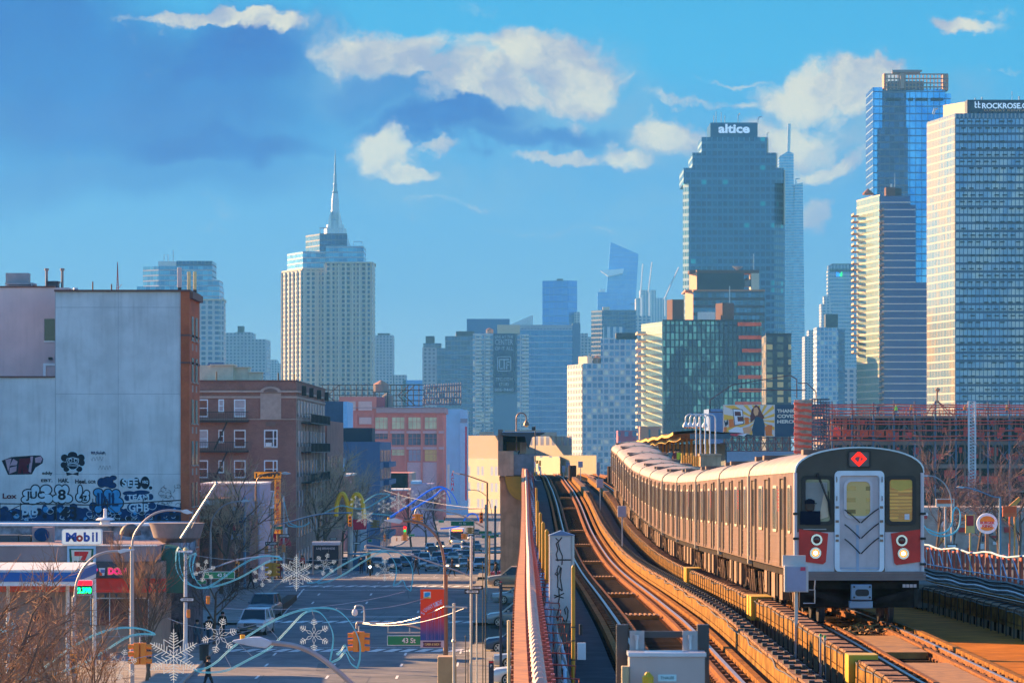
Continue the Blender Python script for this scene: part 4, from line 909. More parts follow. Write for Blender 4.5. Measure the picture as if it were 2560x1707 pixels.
MB().box(fx(2260),fx(2272),-.084,-.081,fz(1299),fz(1285)).build('paper_notice',mat('paper',(.7,.7,.75)),fc)
q=MB();frame_ring(q,rrect(fx(2085),fx(2209),fz(1429),fz(1177),.10),rrect(fx(2097),fx(2197),fz(1427),fz(1189),.07),-.13,-.05);q.build('door_surround',mat('door_surround',(.58,.66,.78),.4,.3),fc)
dr_=MB().plate(rrect(fx(2096),fx(2198),fz(1428),fz(1188),.06),-.075,-.04).build('end_door',mat('end_door',(.50,.46,.50),.5,.3,var=.18,scale=1.5,streak=.3),fc)
q=MB();frame_ring(q,rrect(fx(2108),fx(2180),fz(1297),fz(1198),.15),rrect(fx(2115),fx(2174),fz(1290),fz(1204),.11),-.10,-.07);q.build('window_frame',m_silver,dr_)
MB().plate(rrect(fx(2114),fx(2175),fz(1291),fz(1203),.11),-.085,-.076).build('pane',facade('door_view',S(225,190,120),S(80,60,40),.42,.24,.5,.35,gl2=S(190,150,90),rough=.1,gmet=.1),dr_)
q=MB().box(fx(2139),fx(2146),-.085,-.072,fz(1428),fz(1312));q.box(fx(2098),fx(2196),-.09,-.07,fz(1421),fz(1418));q.build('door_rib',mat('blue_grey_metal',(.30,.38,.52),.5,.3),dr_)
q=MB()
for y0_,y1_ in((1274,1308),(1311,1347),(1347,1385)):
    for a,yy0 in((2109,y0_),(2195,y0_-3)):
        pts=[(fx(a+(2149-a)*t_),-.17-.02*t_,fz(yy0+(y1_-yy0)*(t_**1.15)))for t_ in(0,.25,.5,.75,.97)]
        q.tube(pts,.014,5)
q.build('safety_chain',m_black,fc)
q=MB()
for px in(2091,2202):
    for y in(1265,1300,1336,1348):q.box(fx(px-4),fx(px+4),-.15,-.131,fz(y+6),fz(y))
q.build('hinge',mat('hinge_bronze',(.25,.16,.12),.5,.4),fc)
q=MB()
for px in(2090,2203):
    for y0_,y1_ in((1192,1205),(1240,1252)):q.tube([(fx(px),-.15,fz(y0_)),(fx(px),-.17,fz((y0_+y1_)/2)),(fx(px),-.15,fz(y1_))],.01,5)
q.build('grab_handle',mat('hinge_bronze',(.25,.16,.12),.5,.4),fc)
q=MB();frame_ring(q,rrect(fx(2117),fx(2177),fz(1170),fz(1126),.05),rrect(fx(2122),fx(2172),fz(1166),fz(1130),.03),-.095,-.055);sg=q.build('route_sign',m_rub,fc)
MB().plate(rrect(fx(2121),fx(2173),fz(1167),fz(1129),.03),-.075,-.058).build('sign_panel',mat('sign_backing',(.16,.14,.13),.6),sg)
cx_,cz_=fx(2146),fz(1147);q=MB();o_=[(cx_,cz_+.165),(cx_+.165,cz_),(cx_,cz_-.165),(cx_-.165,cz_)];i_=[(cx_+(a-cx_)*.58,cz_+(b2-cz_)*.58)for a,b2 in o_];frame_ring(q,o_[::-1],i_[::-1],-.085,-.077)
q.bar((cx_-.07,-.082,cz_+.06),(cx_+.05,-.082,cz_+.06),.012,.03);q.bar((cx_+.05,-.082,cz_+.06),(cx_-.01,-.082,cz_-.10),.04,.02)
q.build('red_diamond',mat('lit_red',S(255,40,20),.5,emit=.5,ecol=S(255,30,15)),sg)
for px,py,on in((2040,1349,0),(2037,1382,2),(2252.5,1351,0),(2256.5,1383.5,1)):
    q=MB();c_=(fx(px),0,fz(py));q.lathe([(.075,-.095),(.080,-.13),(.118,-.13),(.122,-.091)],c_,20,'y');hl=q.build('headlight' if on else 'marker_light',mat('chrome_ring',(.7,.7,.7),.25,.8),fc,smooth=True)
    if on:MB().lathe([(.001,-.135),(.022,-.133),(.036,-.127)],c_,18,'y').build('bulb',mat('hot_bulb',(1,.9,.7),.3,emit=5,ecol=(1,.8,.5,1)),hl)
    MB().lathe([(.001,-.125),(.05,-.122),(.078,-.11)],c_,18,'y').build('lens',mat('lit_headlight',(1,.6,.2),.3,emit=.34 if on else 0,ecol=(1,.27,.03,1))if on else mat('dark_red_lens',(.09,.01,.015),.15),hl)
q=MB()
for k in range(3):q.box(-HW-.04,HW+.04,-.22,.0,fz(1450)+k*.062,fz(1450)+k*.062+.05)
q.box(-HW,HW,-.17,0,fz(1450),fz(1428)+.0);q.build('anticlimber',mat('anticlimber',(.20,.15,.15),.5,.3),fc)
for s_,px in((-1,1987),(1,2304)):
    q=MB().cyl((fx(px),-.10,fz(1430)),(fx(px),-.10,fz(1182)),.038,8);q.build('corner_post',mat('corner_post',(.60,.52,.55),.5,.1),fc)
    q=MB()
    for y in(1284,1346,1410):q.box(fx(px)-.05,fx(px)+.07,-.16,-.05,fz(y+3),fz(y-3))
    q.build('post_clamp',m_black,fc)
q=MB();q.tube([(fx(2041),-.16,fz(1186)),(fx(2068),-.15,fz(1255)),(fx(2074),-.12,fz(1292))],.012,5);q.tube([(fx(2045),-.16,fz(1187)),(fx(2070),-.15,fz(1254))],.008,5);q.tube([(fx(2069),-.12,fz(1228)),(fx(2075),-.12,fz(1296))],.010,5);q.cyl((fx(2043),-.06,fz(1186)),(fx(2043),-.18,fz(1186)),.03,8);q.build('wiper',m_black,fc)
MB().cyl((fx(2007),-.12,fz(1323)),(fx(2064),-.12,fz(1323)),.010,6).build('handrail',m_steel,fc)
q=MB();bl=mat('coupler_blue_steel',(.16,.24,.36),.4,.5)
q.box(fx(2121),fx(2172),-.62,-.40,fz(1498),fz(1459));q.box(fx(2117),fx(2175),-.55,-.30,fz(1519),fz(1500));q.cyl((fx(2146),-.4,fz(1480)),(fx(2146),.8,fz(1480)),.12,10);q.build('coupler',bl,fc,bevel=.015)
q=MB();q.plate(rrect(fx(2131),fx(2165),fz(1488),fz(1471),.06),-.635,-.621);q.build('coupler_pocket',m_black,fc)
q=MB()
for a in(2128,2167):
    for y in(1465,1491):q.lathe([(.022,-.64),(.022,-.62)],(fx(a),0,fz(y)),8,'y')
q.build('coupler_bolt',m_black,fc)
q=MB();q.bar((fx(1990),-.1,fz(1470)),(fx(2104),-.1,fz(1503)),.08,.12);q.bar((fx(2280),-.1,fz(1480)),(fx(2187),-.1,fz(1503)),.08,.12);q.build('safety_bar',m_under,fc)
q=MB()
for k in range(4):q.box(fx(2255+9*k),fx(2262+9*k),-.12,-.06,fz(1468),fz(1460))
q.build('connector',mat('pale_connector',(.65,.5,.5)),fc)
q=MB().box(-1.25,1.25,.1,.3,.75,BOT).box(-1.2,1.2,.6,.8,.35,.9);q.build('front_beam',m_under,fc)
put(fc,0)
# ================= left side and mid street buildings# ================= left side and mid street buildings
def pbox(q,px0,px1,y0,y1,d,dep,z0=None):return q.box(X(px0,d),X(px1,d),d,d+dep,z0 if z0 is not None else Z(y1,d),Z(y0,d))
def building(name,label,cat,px,d,group=None):return thing(name,label,cat,(X(px,d),d,zst(d)-.3),group)
m_stucco=mat('grey_stucco',(.66,.64,.66),.9,var=.16,scale=.35,bump=.2,streak=.25)
m_pinkst=mat('pink_grey_stucco',(.62,.46,.46),.9,var=.12,scale=.3,streak=.15)
def brick(name,c1,c2,sc_=1.0):
    if name in MATS:return MATS[name]
    m,b=newmat(name);t=nd('ShaderNodeTexCoord');s1=nd('ShaderNodeSeparateXYZ');lk(t.outputs['Object'],s1.inputs[0]);s2=nd('ShaderNodeSeparateXYZ');lk(t.outputs['Normal'],s2.inputs[0])
    uu=mth('SUBTRACT',mth('MULTIPLY',s1.outputs[1],s2.outputs[0]),mth('MULTIPLY',s1.outputs[0],s2.outputs[1]))
    cv_=nd('ShaderNodeCombineXYZ');lk(uu,cv_.inputs[0]);lk(s1.outputs[2],cv_.inputs[1])
    br=nd('ShaderNodeTexBrick');lk(cv_.outputs[0],br.inputs['Vector']);br.inputs['Scale'].default_value=4.2*sc_;br.inputs['Color1'].default_value=(*c1,1);br.inputs['Color2'].default_value=(*c2,1)
    br.inputs['Mortar'].default_value=tuple(q*.75+.03 for q in c1)+(1,);br.inputs['Mortar Size'].default_value=.012
    n=noise(t.outputs['Object'],.35,6,.65);lk(mixc(mth('MULTIPLY',mrange(n,.42,.66),.45),br.outputs['Color'],tuple(q*.35 for q in c1)),b.inputs['Base Color']);b.inputs['Roughness'].default_value=.9
    bp=nd('ShaderNodeBump');bp.inputs['Strength'].default_value=.3;bp.inputs['Distance'].default_value=.01;lk(br.outputs['Fac'],bp.inputs['Height']);lk(bp.outputs[0],b.inputs['Normal'])
    MATS[name]=m;return m
m_brickr=brick('orange_red_brick',(.55,.10,.04),(.60,.14,.05));m_brickb=brick('brown_brick',(.34,.16,.125),(.25,.115,.09));m_brickp=brick('pink_brick',(.70,.20,.17),(.62,.17,.15))
m_stone=mat('pale_trim_stone',(.46,.34,.29),.85);m_wframe=mat('white_window_frame',(.75,.80,.86),.6)
m_pane=mat('dark_pane',(.05,.05,.06),.08,.2);m_panew=mat('warm_pane',(.38,.12,.05),.2,var=.5,scale=.6,c2=(.10,.05,.06,1));m_blind=mat('pale_blind',(.48,.40,.42),.8)
m_white=mat('white_paint',(.75,.75,.76),.7,var=.08);m_coping=mat('rust_coping',(.16,.06,.05),.7)
d=290;gb_=building('graffiti_building','tall blank grey stucco building covered with graffiti low down, red brick right corner','building',240,d);zb=zst(d)-.3
q=MB();q.box(X(138,d),X(452,d),d,d+9.2,zb,Z(729,d));q.box(X(-1500,d),X(137.9,d),d,d+38,zb,Z(944,d));q.build('wall',m_stucco,gb_)  # left wing runs on out of view to lengthen its shadow
q=MB().box(X(-1500,d),X(138,d)-.02,d+9,d+38,Z(946,d),Z(706+13,d+9));q.build('rear_wall',m_pinkst,gb_)
q=MB().box(X(452,d)+.002,X(474,d),d-.12,d+9.3,zb,Z(729,d));q.build('corner_pier',m_brickr,gb_)
q=MB().box(X(136,d),X(476,d),d-.25,d+9.6,Z(729,d)+.003,Z(724.5,d)).box(X(470,d),X(474,d)+.25,d+.0,d+9.5,Z(746,d),Z(729,d));q.build('coping',m_coping,gb_)
MB().box(X(-160,d),X(137.5,d),d-.15,d+.5,Z(944,d)+.003,Z(940,d)).build('coping',m_coping,gb_);MB().box(X(-160,d+9),X(137,d+9),d+8.9,d+9.5,Z(719,d+9)+.003,Z(715,d+9)).build('coping',m_coping,gb_)
q=MB()
for y in(768,984,1184):q.box(X(138,d),X(452,d),d-.004,d-.001,Z(y+.8,d),Z(y,d))
for px in(138,295):q.box(X(px,d),X(px+.8,d),d-.006,d-.003,zb,Z(729,d))
q.build('panel_joint',mat('joint_line',(.26,.27,.32),.9),gb_)
xs=X(474,d)+.003
for k in range(6):
    y0=793+103*k;zt=HC-(y0-CY)/F*294
    for a,b2 in((291.7,293.6),(295.2,297.1)):
        w_=MB().box(xs,xs+.03,a,b2,zt-1.75,zt).build('window',m_pane,gb_);MB().box(xs,xs+.12,a-.1,b2+.1,zt-1.85,zt-1.755).box(xs,xs+.02,a+.4,b2-.4,zt-2.5,zt-2.0).build('sill',m_stone,w_)
q=MB()
for zz_ in(19.3,17.3):q.box(X(452,d),xs+.03,d-.16,d+9.4,zz_,zz_+.14)
q.build('dark_band',m_coping,gb_)
q=MB();pbox(q,111,137,797,853,d+9-.1,.09);w_=q.build('window',m_pane,gb_);MB().box(X(110,d+9),X(137.5,d+9),d+8.85,d+9,Z(855,d+9),Z(852,d+9)).build('sill',m_white,w_)
q=MB();pbox(q,108,114,908,940,d+8.9,.09);pbox(q,114.1,137,908,914,d+8.9,.09);q.build('door_frame',m_white,gb_);q=MB();pbox(q,121,130,893,899,d+8.7,.29);q.build('wall_lamp',m_black,gb_)
def roofthing(name,label,cat,f,mm,d,px,y,group=None,smooth=False):
    q=MB();f(q,d);return q.build(name,mm,loc=(X(px,d),d,Z(y,d)),label=label,cat=cat,group=group,smooth=smooth)
for px,l in((60.5,'left steel flue pipe with a flared cap on the rooftop'),(101.5,'right steel flue pipe with a flared cap on the rooftop')):
    roofthing('flue_pipe',l,'flue pipe',lambda q,d:q.lathe([(.10,Z(736,d)),(.10,Z(656,d)),(.17,Z(655,d)),(.17,Z(650,d)),(.06,Z(649,d))],(X(px,d),d+14,0),10),mat('flue_steel',(.25,.18,.18),.4,.6),d,px,736,smooth=True)
roofthing('duct_unit','dark humped duct unit between the two rooftop flue pipes','roof unit',lambda q,d:q.plate([(X(48,d),Z(736,d)),(X(50,d),Z(718,d)),(X(58,d),Z(708,d)),(X(68,d),Z(705,d)),(X(104,d),Z(705,d)),(X(104,d),Z(736,d))],d+13,d+15).box(X(66,d),X(92,d),d+13.2,d+14.6,Z(706,d),Z(687,d)).box(X(63,d),X(94,d),d+13,d+14.8,Z(687,d),Z(684,d)),mat('duct_dark',(.05,.06,.08),.6),d,76,736)
roofthing('roof_machine','boxy rooftop machine cut by the left edge of the photo','roof unit',lambda q,d:(q.box(X(-40,d),X(26,d),d+12,d+15,Z(736,d),Z(697,d)),q.box(X(-40,d),X(18,d),d+12.4,d+14,Z(693,d),Z(664,d)),q.box(X(-40,d),X(33,d),d+12,d+14.5,Z(695,d),Z(690,d)),q.bar((X(30,d),d+12,Z(736,d)),(X(30,d),d+12,Z(690,d)),.12)),mat('duct_grey',(.22,.26,.3),.6),d,0,736)
roofthing('pipe_stub','short brown pipe sticking up at the far left rooftop edge','pipe',lambda q,d:q.cyl((X(8,d),d+9.5,Z(736,d)),(X(8,d),d+9.5,Z(708,d)),.07,8),m_coping,d,8,736)
for px,y,l in((221,700,'taller brown pipe on the grey roof'),(268.5,706,'shorter brown pipe on the grey roof')):roofthing('vent_pipe',l,'pipe',lambda q,d:q.cyl((X(px,d),d+3,Z(729,d)),(X(px,d),d+3,Z(y,d)),.05,8),m_coping,d,px,729)
roofthing('roof_vent','small round capped vent on the grey roof near its left end','vent',lambda q,d:q.lathe([(.1,Z(728,d)),(.1,Z(722,d)),(.2,Z(720,d)),(.16,Z(716,d)),(.02,Z(715,d))],(X(178,d),d+3,0),10),m_steel,d,178,728)
D_=700;q=MB()
for a in(-2.6,2.6):q.bar((X(294+a,D_),D_,Z(735,D_)),(X(294,D_),D_,Z(660,D_)),.12)
for k in range(9):q.bar((X(294-2.2+k*.2,D_),D_,Z(730-k*7,D_)),(X(294+2-k*.2,D_),D_,Z(724-k*7,D_)),.08)
q.cyl((X(294,D_),D_,Z(662,D_)),(X(294,D_),D_,Z(655,D_)),.06,5);q.bar((X(295,D_),D_,Z(722,D_)),(X(304,D_),D_,Z(711,D_)),.07);q.bar((X(294,D_),D_,Z(1400,D_)),(X(294,D_),D_,Z(730,D_)),.9);q.build('radio_mast',mat('red_mast',(.5,.06,.05),.6),loc=(X(294,D_),D_,Z(1400,D_)),label='slim red lattice radio mast rising behind the grey roof',cat='mast')
def panel_antenna(px0,px1,y0,y1,e,label,mm):
    r_=thing('panel_antenna',label,'antenna',(X((px0+px1)/2,d),d+e,Z(729,d)),'phone antennas on the roof corner');a=(X(px0,d)+X(px1,d))/2;w_=(px1-px0)/F*d
    MB().box(a-w_/2,a+w_/2,d+e-.12,d+e+.12,Z(y1,d),Z(y0,d)).build('panel',mm,r_,bevel=.04);MB().cyl((a,d+e+.1,Z(729,d)),(a,d+e+.1,Z(y1-3,d)),.08,8).box(a-.12,a+.12,d+e-.1,d+e+.2,Z(y1+8,d),Z(y1,d)).build('pole',m_black,r_)
m_ant=mat('pale_antenna',(.62,.50,.48),.6);m_anty=mat('cream_antenna',(.62,.55,.30),.6)
panel_antenna(435,446,664,715,3,'pinkish flat panel antenna, leftmost on the roof corner',m_ant);panel_antenna(457,466,673,720,4,'yellowish panel antenna in the middle of the roof corner',m_anty);panel_antenna(469.5,478,671,718,5,'cream cylindrical antenna at the right roof corner',m_anty)
W=mat('graffiti_white',(.55,.66,.75),.8,var=.12,scale=2);K=mat('graffiti_black',(.015,.02,.035),.8,var=.1);LB=mat('graffiti_light_blue',S(70,150,200),.8,var=.15,scale=2);DB=mat('graffiti_dark_blue',S(20,60,105),.8,var=.3,scale=2);RD=mat('graffiti_dark_red',S(95,30,50),.8);PK=mat('graffiti_pink',S(185,150,165),.8)
gp=lambda a,b2,e=0:(X(a/4.52,d-e),Z(1080+b2/4.52,d-e))
def ell(q,cx,cz,rx,rz_,e,n=18,ph=0):
    q.plate([(X((cx+rx*cos(2*pi*i/n+ph))/4.52,d),Z(1080+(cz+rz_*sin(2*pi*i/n+ph))/4.52,d))for i in range(n)],d-e-.003,d-e)
def poly(q,pts,e):q.plate([gp(a,b2)for a,b2 in pts],d-e-.003,d-e)
def stroke(q,pts,w_,e):
    P3=[Vector((gp(a,b2)[0],d-e,gp(a,b2)[1]))for a,b2 in pts]
    for a,b2 in zip(P3,P3[1:]):q.bar(a,b2,.004,w_/4.52/F*d,up=(0,0,1))if abs((b2-a).x)>abs((b2-a).z)else q.bar(a,b2,w_/4.52/F*d,.004,up=(0,1,0))
GM=[W,K,LB,DB,RD,PK]
gr_n=0
def graf(f):
    q=MB();f(q);return q.build('graffiti',GM,gb_)
def bubble(q,cs,fill,line=1,grow=14,e0=.010):
    q.mi=line
    for i,(a,b2,rx,ry)in enumerate(cs):ell(q,a,b2,rx+grow,ry+grow,e0+i*.0004)
    q.mi=fill
    for i,(a,b2,rx,ry)in enumerate(cs):ell(q,a,b2,rx,ry,e0+.008+i*.0004)
def g1(q):
    q.mi=1;poly(q,[(20,320),(130,280),(380,262),(460,262),(490,300),(480,350),(400,400),(360,475),(90,480)],.01)
    q.mi=5;poly(q,[(60,310),(130,295),(95,440),(100,470)],.018);poly(q,[(150,300),(200,330),(190,370),(110,380)],.018);poly(q,[(110,400),(190,380),(185,440),(105,470)],.018);poly(q,[(345,275),(375,272),(350,460),(322,440)],.018);poly(q,[(395,290),(460,270),(480,300),(460,345),(400,345)],.018)
    q.mi=4;poly(q,[(220,300),(340,290),(350,340),(300,380),(330,465),(260,465),(250,380),(240,465),(200,465)],.018)
graf(g1)
def g2(q):
    q.mi=0
    cs=[(820,260,55,40),(730,290,42,42),(915,290,42,42),(720,370,36,36),(925,345,34,36),(750,415,34,32),(895,415,36,32),(822,330,80,90)]
    for i,(a,b2,rx,ry)in enumerate(cs):ell(q,a,b2,rx+9,ry+9,.010+i*.0003)
    q.mi=1
    for i,(a,b2,rx,ry)in enumerate(cs):ell(q,a,b2,rx,ry,.016+i*.0003)
    q.mi=0
    stroke(q,[(755,300),(820,285),(890,300),(885,345),(760,345),(755,300)],7,.024);stroke(q,[(765,360),(830,350),(885,365),(880,378),(770,376),(765,360)],7,.024);stroke(q,[(765,390),(825,450),(885,385)],7,.024)
    ell(q,795,315,22,22,.026);ell(q,855,315,22,22,.026);q.mi=1;ell(q,797,318,14,15,.030);ell(q,857,318,14,15,.030);poly(q,[(745,450),(820,468),(890,448),(885,490),(820,475),(755,492)],.012)
graf(g2)
graf(lambda q:bubble(q,[(320,690,60,40),(400,650,45,50),(300,760,55,35),(420,740,60,55),(520,650,60,50),(480,740,50,50),(540,750,55,50),(370,780,50,30)],0))
graf(lambda q:bubble(q,[(665,650,42,52),(735,650,40,52),(700,700,60,40),(640,750,45,40),(765,750,50,42),(700,765,45,35)],0))
graf(lambda q:bubble(q,[(905,660,22,60),(900,735,40,45),(960,740,48,50),(980,690,28,30)],0))
graf(lambda q:bubble(q,[(1110,680,48,40),(1130,760,40,90),(1220,690,45,45),(1230,770,36,70),(1310,700,45,50),(1330,800,60,60),(1290,860,70,50),(1110,870,40,40)],2))
graf(lambda q:bubble(q,[(1150,570,45,50),(1215,560,60,55),(1265,600,45,30),(1280,515,34,22)],3,1,7))
graf(lambda q:bubble(q,[(1390,570,36,48),(1470,580,40,55),(1540,560,34,50),(1565,600,30,42),(1640,570,52,72),(1702,628,20,20)],1,0,7))
graf(lambda q:bubble(q,[(1440,740,36,34),(1500,730,34,30),(1560,730,30,36),(1630,735,36,34),(1700,730,34,36),(1480,850,44,46),(1560,860,40,50),(1640,840,46,56),(1720,830,44,40)],3,0,6))
graf(lambda q:bubble(q,[(1460,690,70,24),(1600,680,90,22)],3,3,4,.004))
def g3(q):
    q.mi=3;poly(q,[(0,900),(180,860),(420,930),(620,830),(900,850),(1080,900),(1380,870),(1700,800),(2040,850),(2040,1060),(0,1075)],.002);q.mi=2;poly(q,[(600,830),(640,620),(1060,620),(1040,800),(860,850)],.0022)if 0 else None
graf(lambda q:bubble(q,[(80,950,60,60),(30,900,40,40),(20,990,40,44)],3,1,8))
graf(g3)
def g4(q):
    q.mi=3
    for i in range(26):
        a=40+i*78;ell(q,a+rnd.uniform(-20,20),rnd.uniform(830,1040),rnd.uniform(30,60),rnd.uniform(30,55),.004+i*.0001)
    q.mi=2
    for i in range(24):
        a=30+i*84;ell(q,a+rnd.uniform(-20,20),rnd.uniform(850,1040),rnd.uniform(14,34),rnd.uniform(14,34),.008+i*.0001)
    q.mi=1
    for i in range(30):
        a=30+i*68;ell(q,a,rnd.uniform(900,1050),rnd.uniform(14,36),rnd.uniform(14,40),.012+i*.0001)
    q.mi=0
    for i in range(40):
        a,b2=rnd.uniform(100,2000),rnd.uniform(850,1040);r_=rnd.uniform(20,42);stroke(q,[(a+r_*cos(t_),b2+r_*.8*sin(t_))for t_ in[k*.7 for k in range(rnd.randint(4,9))]],5,.017+i*.0001)
    q.mi=1
    for i in range(34):
        a,b2=rnd.uniform(1780,2030),rnd.uniform(600,1000);r_=rnd.uniform(16,42);stroke(q,[(a+r_*cos(t_),b2+r_*.9*sin(t_))for t_ in[k*.8+i for k in range(rnd.randint(3,8))]],4,.022+i*.0001)
    for k,(a,b2)in enumerate(((1100,300),(1180,400),(1120,235))):
        stroke(q,[(a-70+i*11,b2+26*sin(i*1.9+k))for i in range(14)],2.5,.004+k*.001)
graf(g4)
def tagw(t_,cx,cz,w_,h,m_,e=.03,arc=0):
    q=MB();q.mi=m_;q.text(t_,(X(cx/4.52,d),d-e,Z(1080+cz/4.52,d)),w_/4.52/F*d,h/4.52/F*d,bold=.03,th=.003,arc=arc);return q.build('graffiti',GM,gb_)
for t_,a,b2,w_,h,m_ in(('143',740,910,260,150,1),('JUC',400,720,210,110,1),('8',700,705,90,120,1),('4z',940,730,90,90,1),('INL',1220,760,240,150,3),('SEE',1470,570,180,90,0),('VBQ',1640,565,70,40,0),('EBT.',530,545,130,34,1),('HAK.',720,545,120,50,1),('Heel.',915,555,130,50,1),('GOR',1040,560,90,36,1),('eddy',535,465,120,46,1),('BIB',340,880,180,110,0),('TEAM',1560,735,250,60,0),('GHB',1570,850,230,90,0),('Lox',110,720,160,60,4),('B2 South',1110,232,160,30,3)):tagw(t_,a,b2,w_,h,m_,e=.034,arc=0)
fn=thing('black_fence','black pipe fence running in front of the graffiti wall','fence',(X(230,280),280,zst(280)))
q=MB();DF=280
for px in(-40,0,51,141,232,268,358,452):q.bar((X(px,DF),DF,zst(280)),(X(px,DF),DF,Z(1246 if px in(232,268,358)else 1256,DF)),.06)
q.build('fence_post',m_black,fn);q=MB()
q.tube([P(-40,1258,DF),P(240,1262,DF),P(452,1250,DF)],.045,5);q.tube([P(-40,1303,DF),P(452,1300,DF)],.04,5);q.tube([P(18,1278,DF),P(60,1258,DF)],.03,4);q.tube([P(268,1262,DF),P(310,1300,DF)],.03,4);q.build('fence_rail',m_black,fn)
d=430;ap=building('brick_apartments','five storey brown brick apartment house with white windows and black fire escapes','apartment house',620,d);zb=zst(d)-.3;xr=X(740,d);zr=Z(950,d)
MB().box(X(440,d),xr,d,d+66,zb,zr-1.0).build('wall',m_brickb,ap)
MB().box(X(440,d)-.02,xr+.05,d-.05,d+66.05,zr-.998,zr-.16).build('parapet',m_brickb,ap);MB().box(X(440,d)-.05,xr+.15,d-.15,d+66.1,zr-.157,zr).build('coping',m_coping,ap)
q=MB().box(X(440,d),xr+.28,d-.28,d+66.3,Z(981,d),Z(976,d)).box(X(440,d),xr+.10,d-.10,d+66.1,Z(995,d),Z(990,d)).box(X(440,d),xr+.12,d-.12,d+66,Z(1049,d),Z(1047,d));q.build('cornice',m_stone,ap)
q=MB().box(X(651,d),X(703,d),d-.14,d-.004,Z(1049,d),Z(982,d));q.plate([(X(677+27*cos(R(a)),d),Z(981-15*sin(R(a)),d))for a in range(0,181,15)],d-.34,d-.1);q.build('arched_surround',m_stone,ap)
q=MB();q.plate([(X(677+18*cos(R(a)),d),Z(980-9*sin(R(a)),d))for a in range(0,181,15)],d-.37,d-.345);q.box(X(665,d),X(689,d),d-.15,d-.142,Z(1065,d),Z(1055,d));q.build('crest',mat('crest_brown',(.22,.14,.12),.9),ap)  # crest plates in a darker brown than the surround
cols=((495,520,0),(546,560,1),(585,614,0),(660,694,2))
wi=0
for r_ in range(6):
    for a,b2,ty in cols:
        y0=998+76*r_;y1=y0+(44 if ty!=1 else 32)
        if r_>2 and ty==1:pass
        q=MB();pbox(q,a,b2,y0,y1,d-.05,.045);w_=q.build('window',m_wframe,ap)
        gm=[m_panew,m_pane,m_blind][(wi*7+r_+ty)%3];wi+=1
        ym=(y0+y1)/2;q=MB()
        if ty==2:
            for c0,c1 in((a+3,a+22),(a+25,b2-3)):
                pbox(q,c0,c1,y0+3,ym-1,d-.058,.006);q.mi=1;pbox(q,c0,c1,ym+1,y1-3,d-.058,.006);q.mi=0
        else:pbox(q,a+2.5,b2-2.5,y0+3,ym-1,d-.058,.006);q.mi=1;pbox(q,a+2.5,b2-2.5,ym+1,y1-3,d-.058,.006)
        q.build('pane',[gm,m_pane if gm is not m_blind else m_blind],w_);q=MB();pbox(q,a-1,b2+1,y1,y1+2,d-.12,.118);q.build('sill',m_stone,w_)
q=MB();pbox(q,664,679,1106,1116,d-.35,.29);q.build('air_conditioner',m_white,ap)
q=MB()
for k,dd_ in enumerate([432.5+3.2*i for i in range(20)]):
    for r_ in range(6):
        z1=Z(1000+76*r_,d);q.mi=k%2;q.box(xr+.003,xr+.06,dd_,dd_+1.3,z1-1.75,z1)
q.build('side_window',[m_pane,m_blind],ap,kind='stuff')
q=MB()
for k in range(21):dd_=431+3.2*k;q.box(xr+.001,xr+.05,dd_,dd_+.55,zb,Z(996,d))
q.build('side_pier',m_stone,ap)
for zt_,in((Z(1052,d),),(Z(1127,d),),(Z(1205,d),)):
    q=MB();q.box(X(470,d),X(621,d),d-1.1,d-.06,zt_-.14,zt_)
    for k in range(34):px=472+k*4.45;q.bar((X(px,d),d-1.08,zt_),(X(px,d),d-1.08,zt_+.95),.03)
    q.box(X(470,d),X(621,d),d-1.1,d-1.04,zt_+.93,zt_+.99);q.bar((X(621,d),d-1.08,zt_),(X(621,d),d-.1,zt_),.06);q.bar((X(621,d),d-1.08,zt_+.95),(X(621,d),d-.1,zt_+.95),.04)
    q.bar((X(570,d),d-.8,zt_),(X(537,d),d-.8,zt_-3.1),.10,.16);q.build('fire_escape',m_black,ap)
    q=MB();z2=zt_-.1;q.box(xr+.06,xr+1.15,440,486,z2-.12,z2)
    for k in range(60):dd_=440+k*.78;q.bar((xr+1.13,dd_,z2),(xr+1.13,dd_,z2+.95),.035)
    q.box(xr+1.1,xr+1.16,440,486,z2+.92,z2+.98);q.bar((xr+.1,440,z2+.95),(xr+1.13,440,z2+.95),.05)
    for dd_ in(446,455,466,478):q.box(xr+.9,xr+1.12,dd_,dd_+2.5,z2,z2+.85)
    for dd_ in(442,452,464,474,484):q.bar((xr+.4,dd_,z2-3.3),(xr+.4,dd_,z2),.04);q.bar((xr+.75,dd_,z2-3.3),(xr+.75,dd_,z2),.04)
    q.build('side_fire_escape',m_black,ap)
MB().box(xr-20,X(838,520),497,545,zst(500)-.3,Z(1052,505)).build('rear_block',m_brickb,ap)
q=MB()
for k in range(6):dd_=501+k*7;q.box(X(838,520),X(838,520)+.03,dd_,dd_+1,8,10);q.box(X(838,520),X(838,520)+.03,dd_,dd_+1,4,6)
q.build('side_window',m_pane,ap)
roofthing('roof_bulkhead','largest cream rooftop bulkhead with a brown door, on the brick apartments','bulkhead',lambda q,d:(pbox(q,499,583,913,951,d+8,4),pbox(q,525,586,910,914,d+7.8,4.4)),creamp,430,540,951)
roofthing('roof_bulkhead','middle cream rooftop bulkhead beside the one with the door','bulkhead',lambda q,d:(pbox(q,583.3,621,919,951,d+9,4),pbox(q,583.3,623,917,919.3,d+8.8,4.4)),creamp,430,600,951)
roofthing('roof_bulkhead','lowest cream rooftop bulkhead, rightmost on the brick apartments','bulkhead',lambda q,d:(pbox(q,621.3,652,931,951,d+9,4),pbox(q,621,654,929.5,931.5,d+8.8,4.4)),creamp,430,640,951)
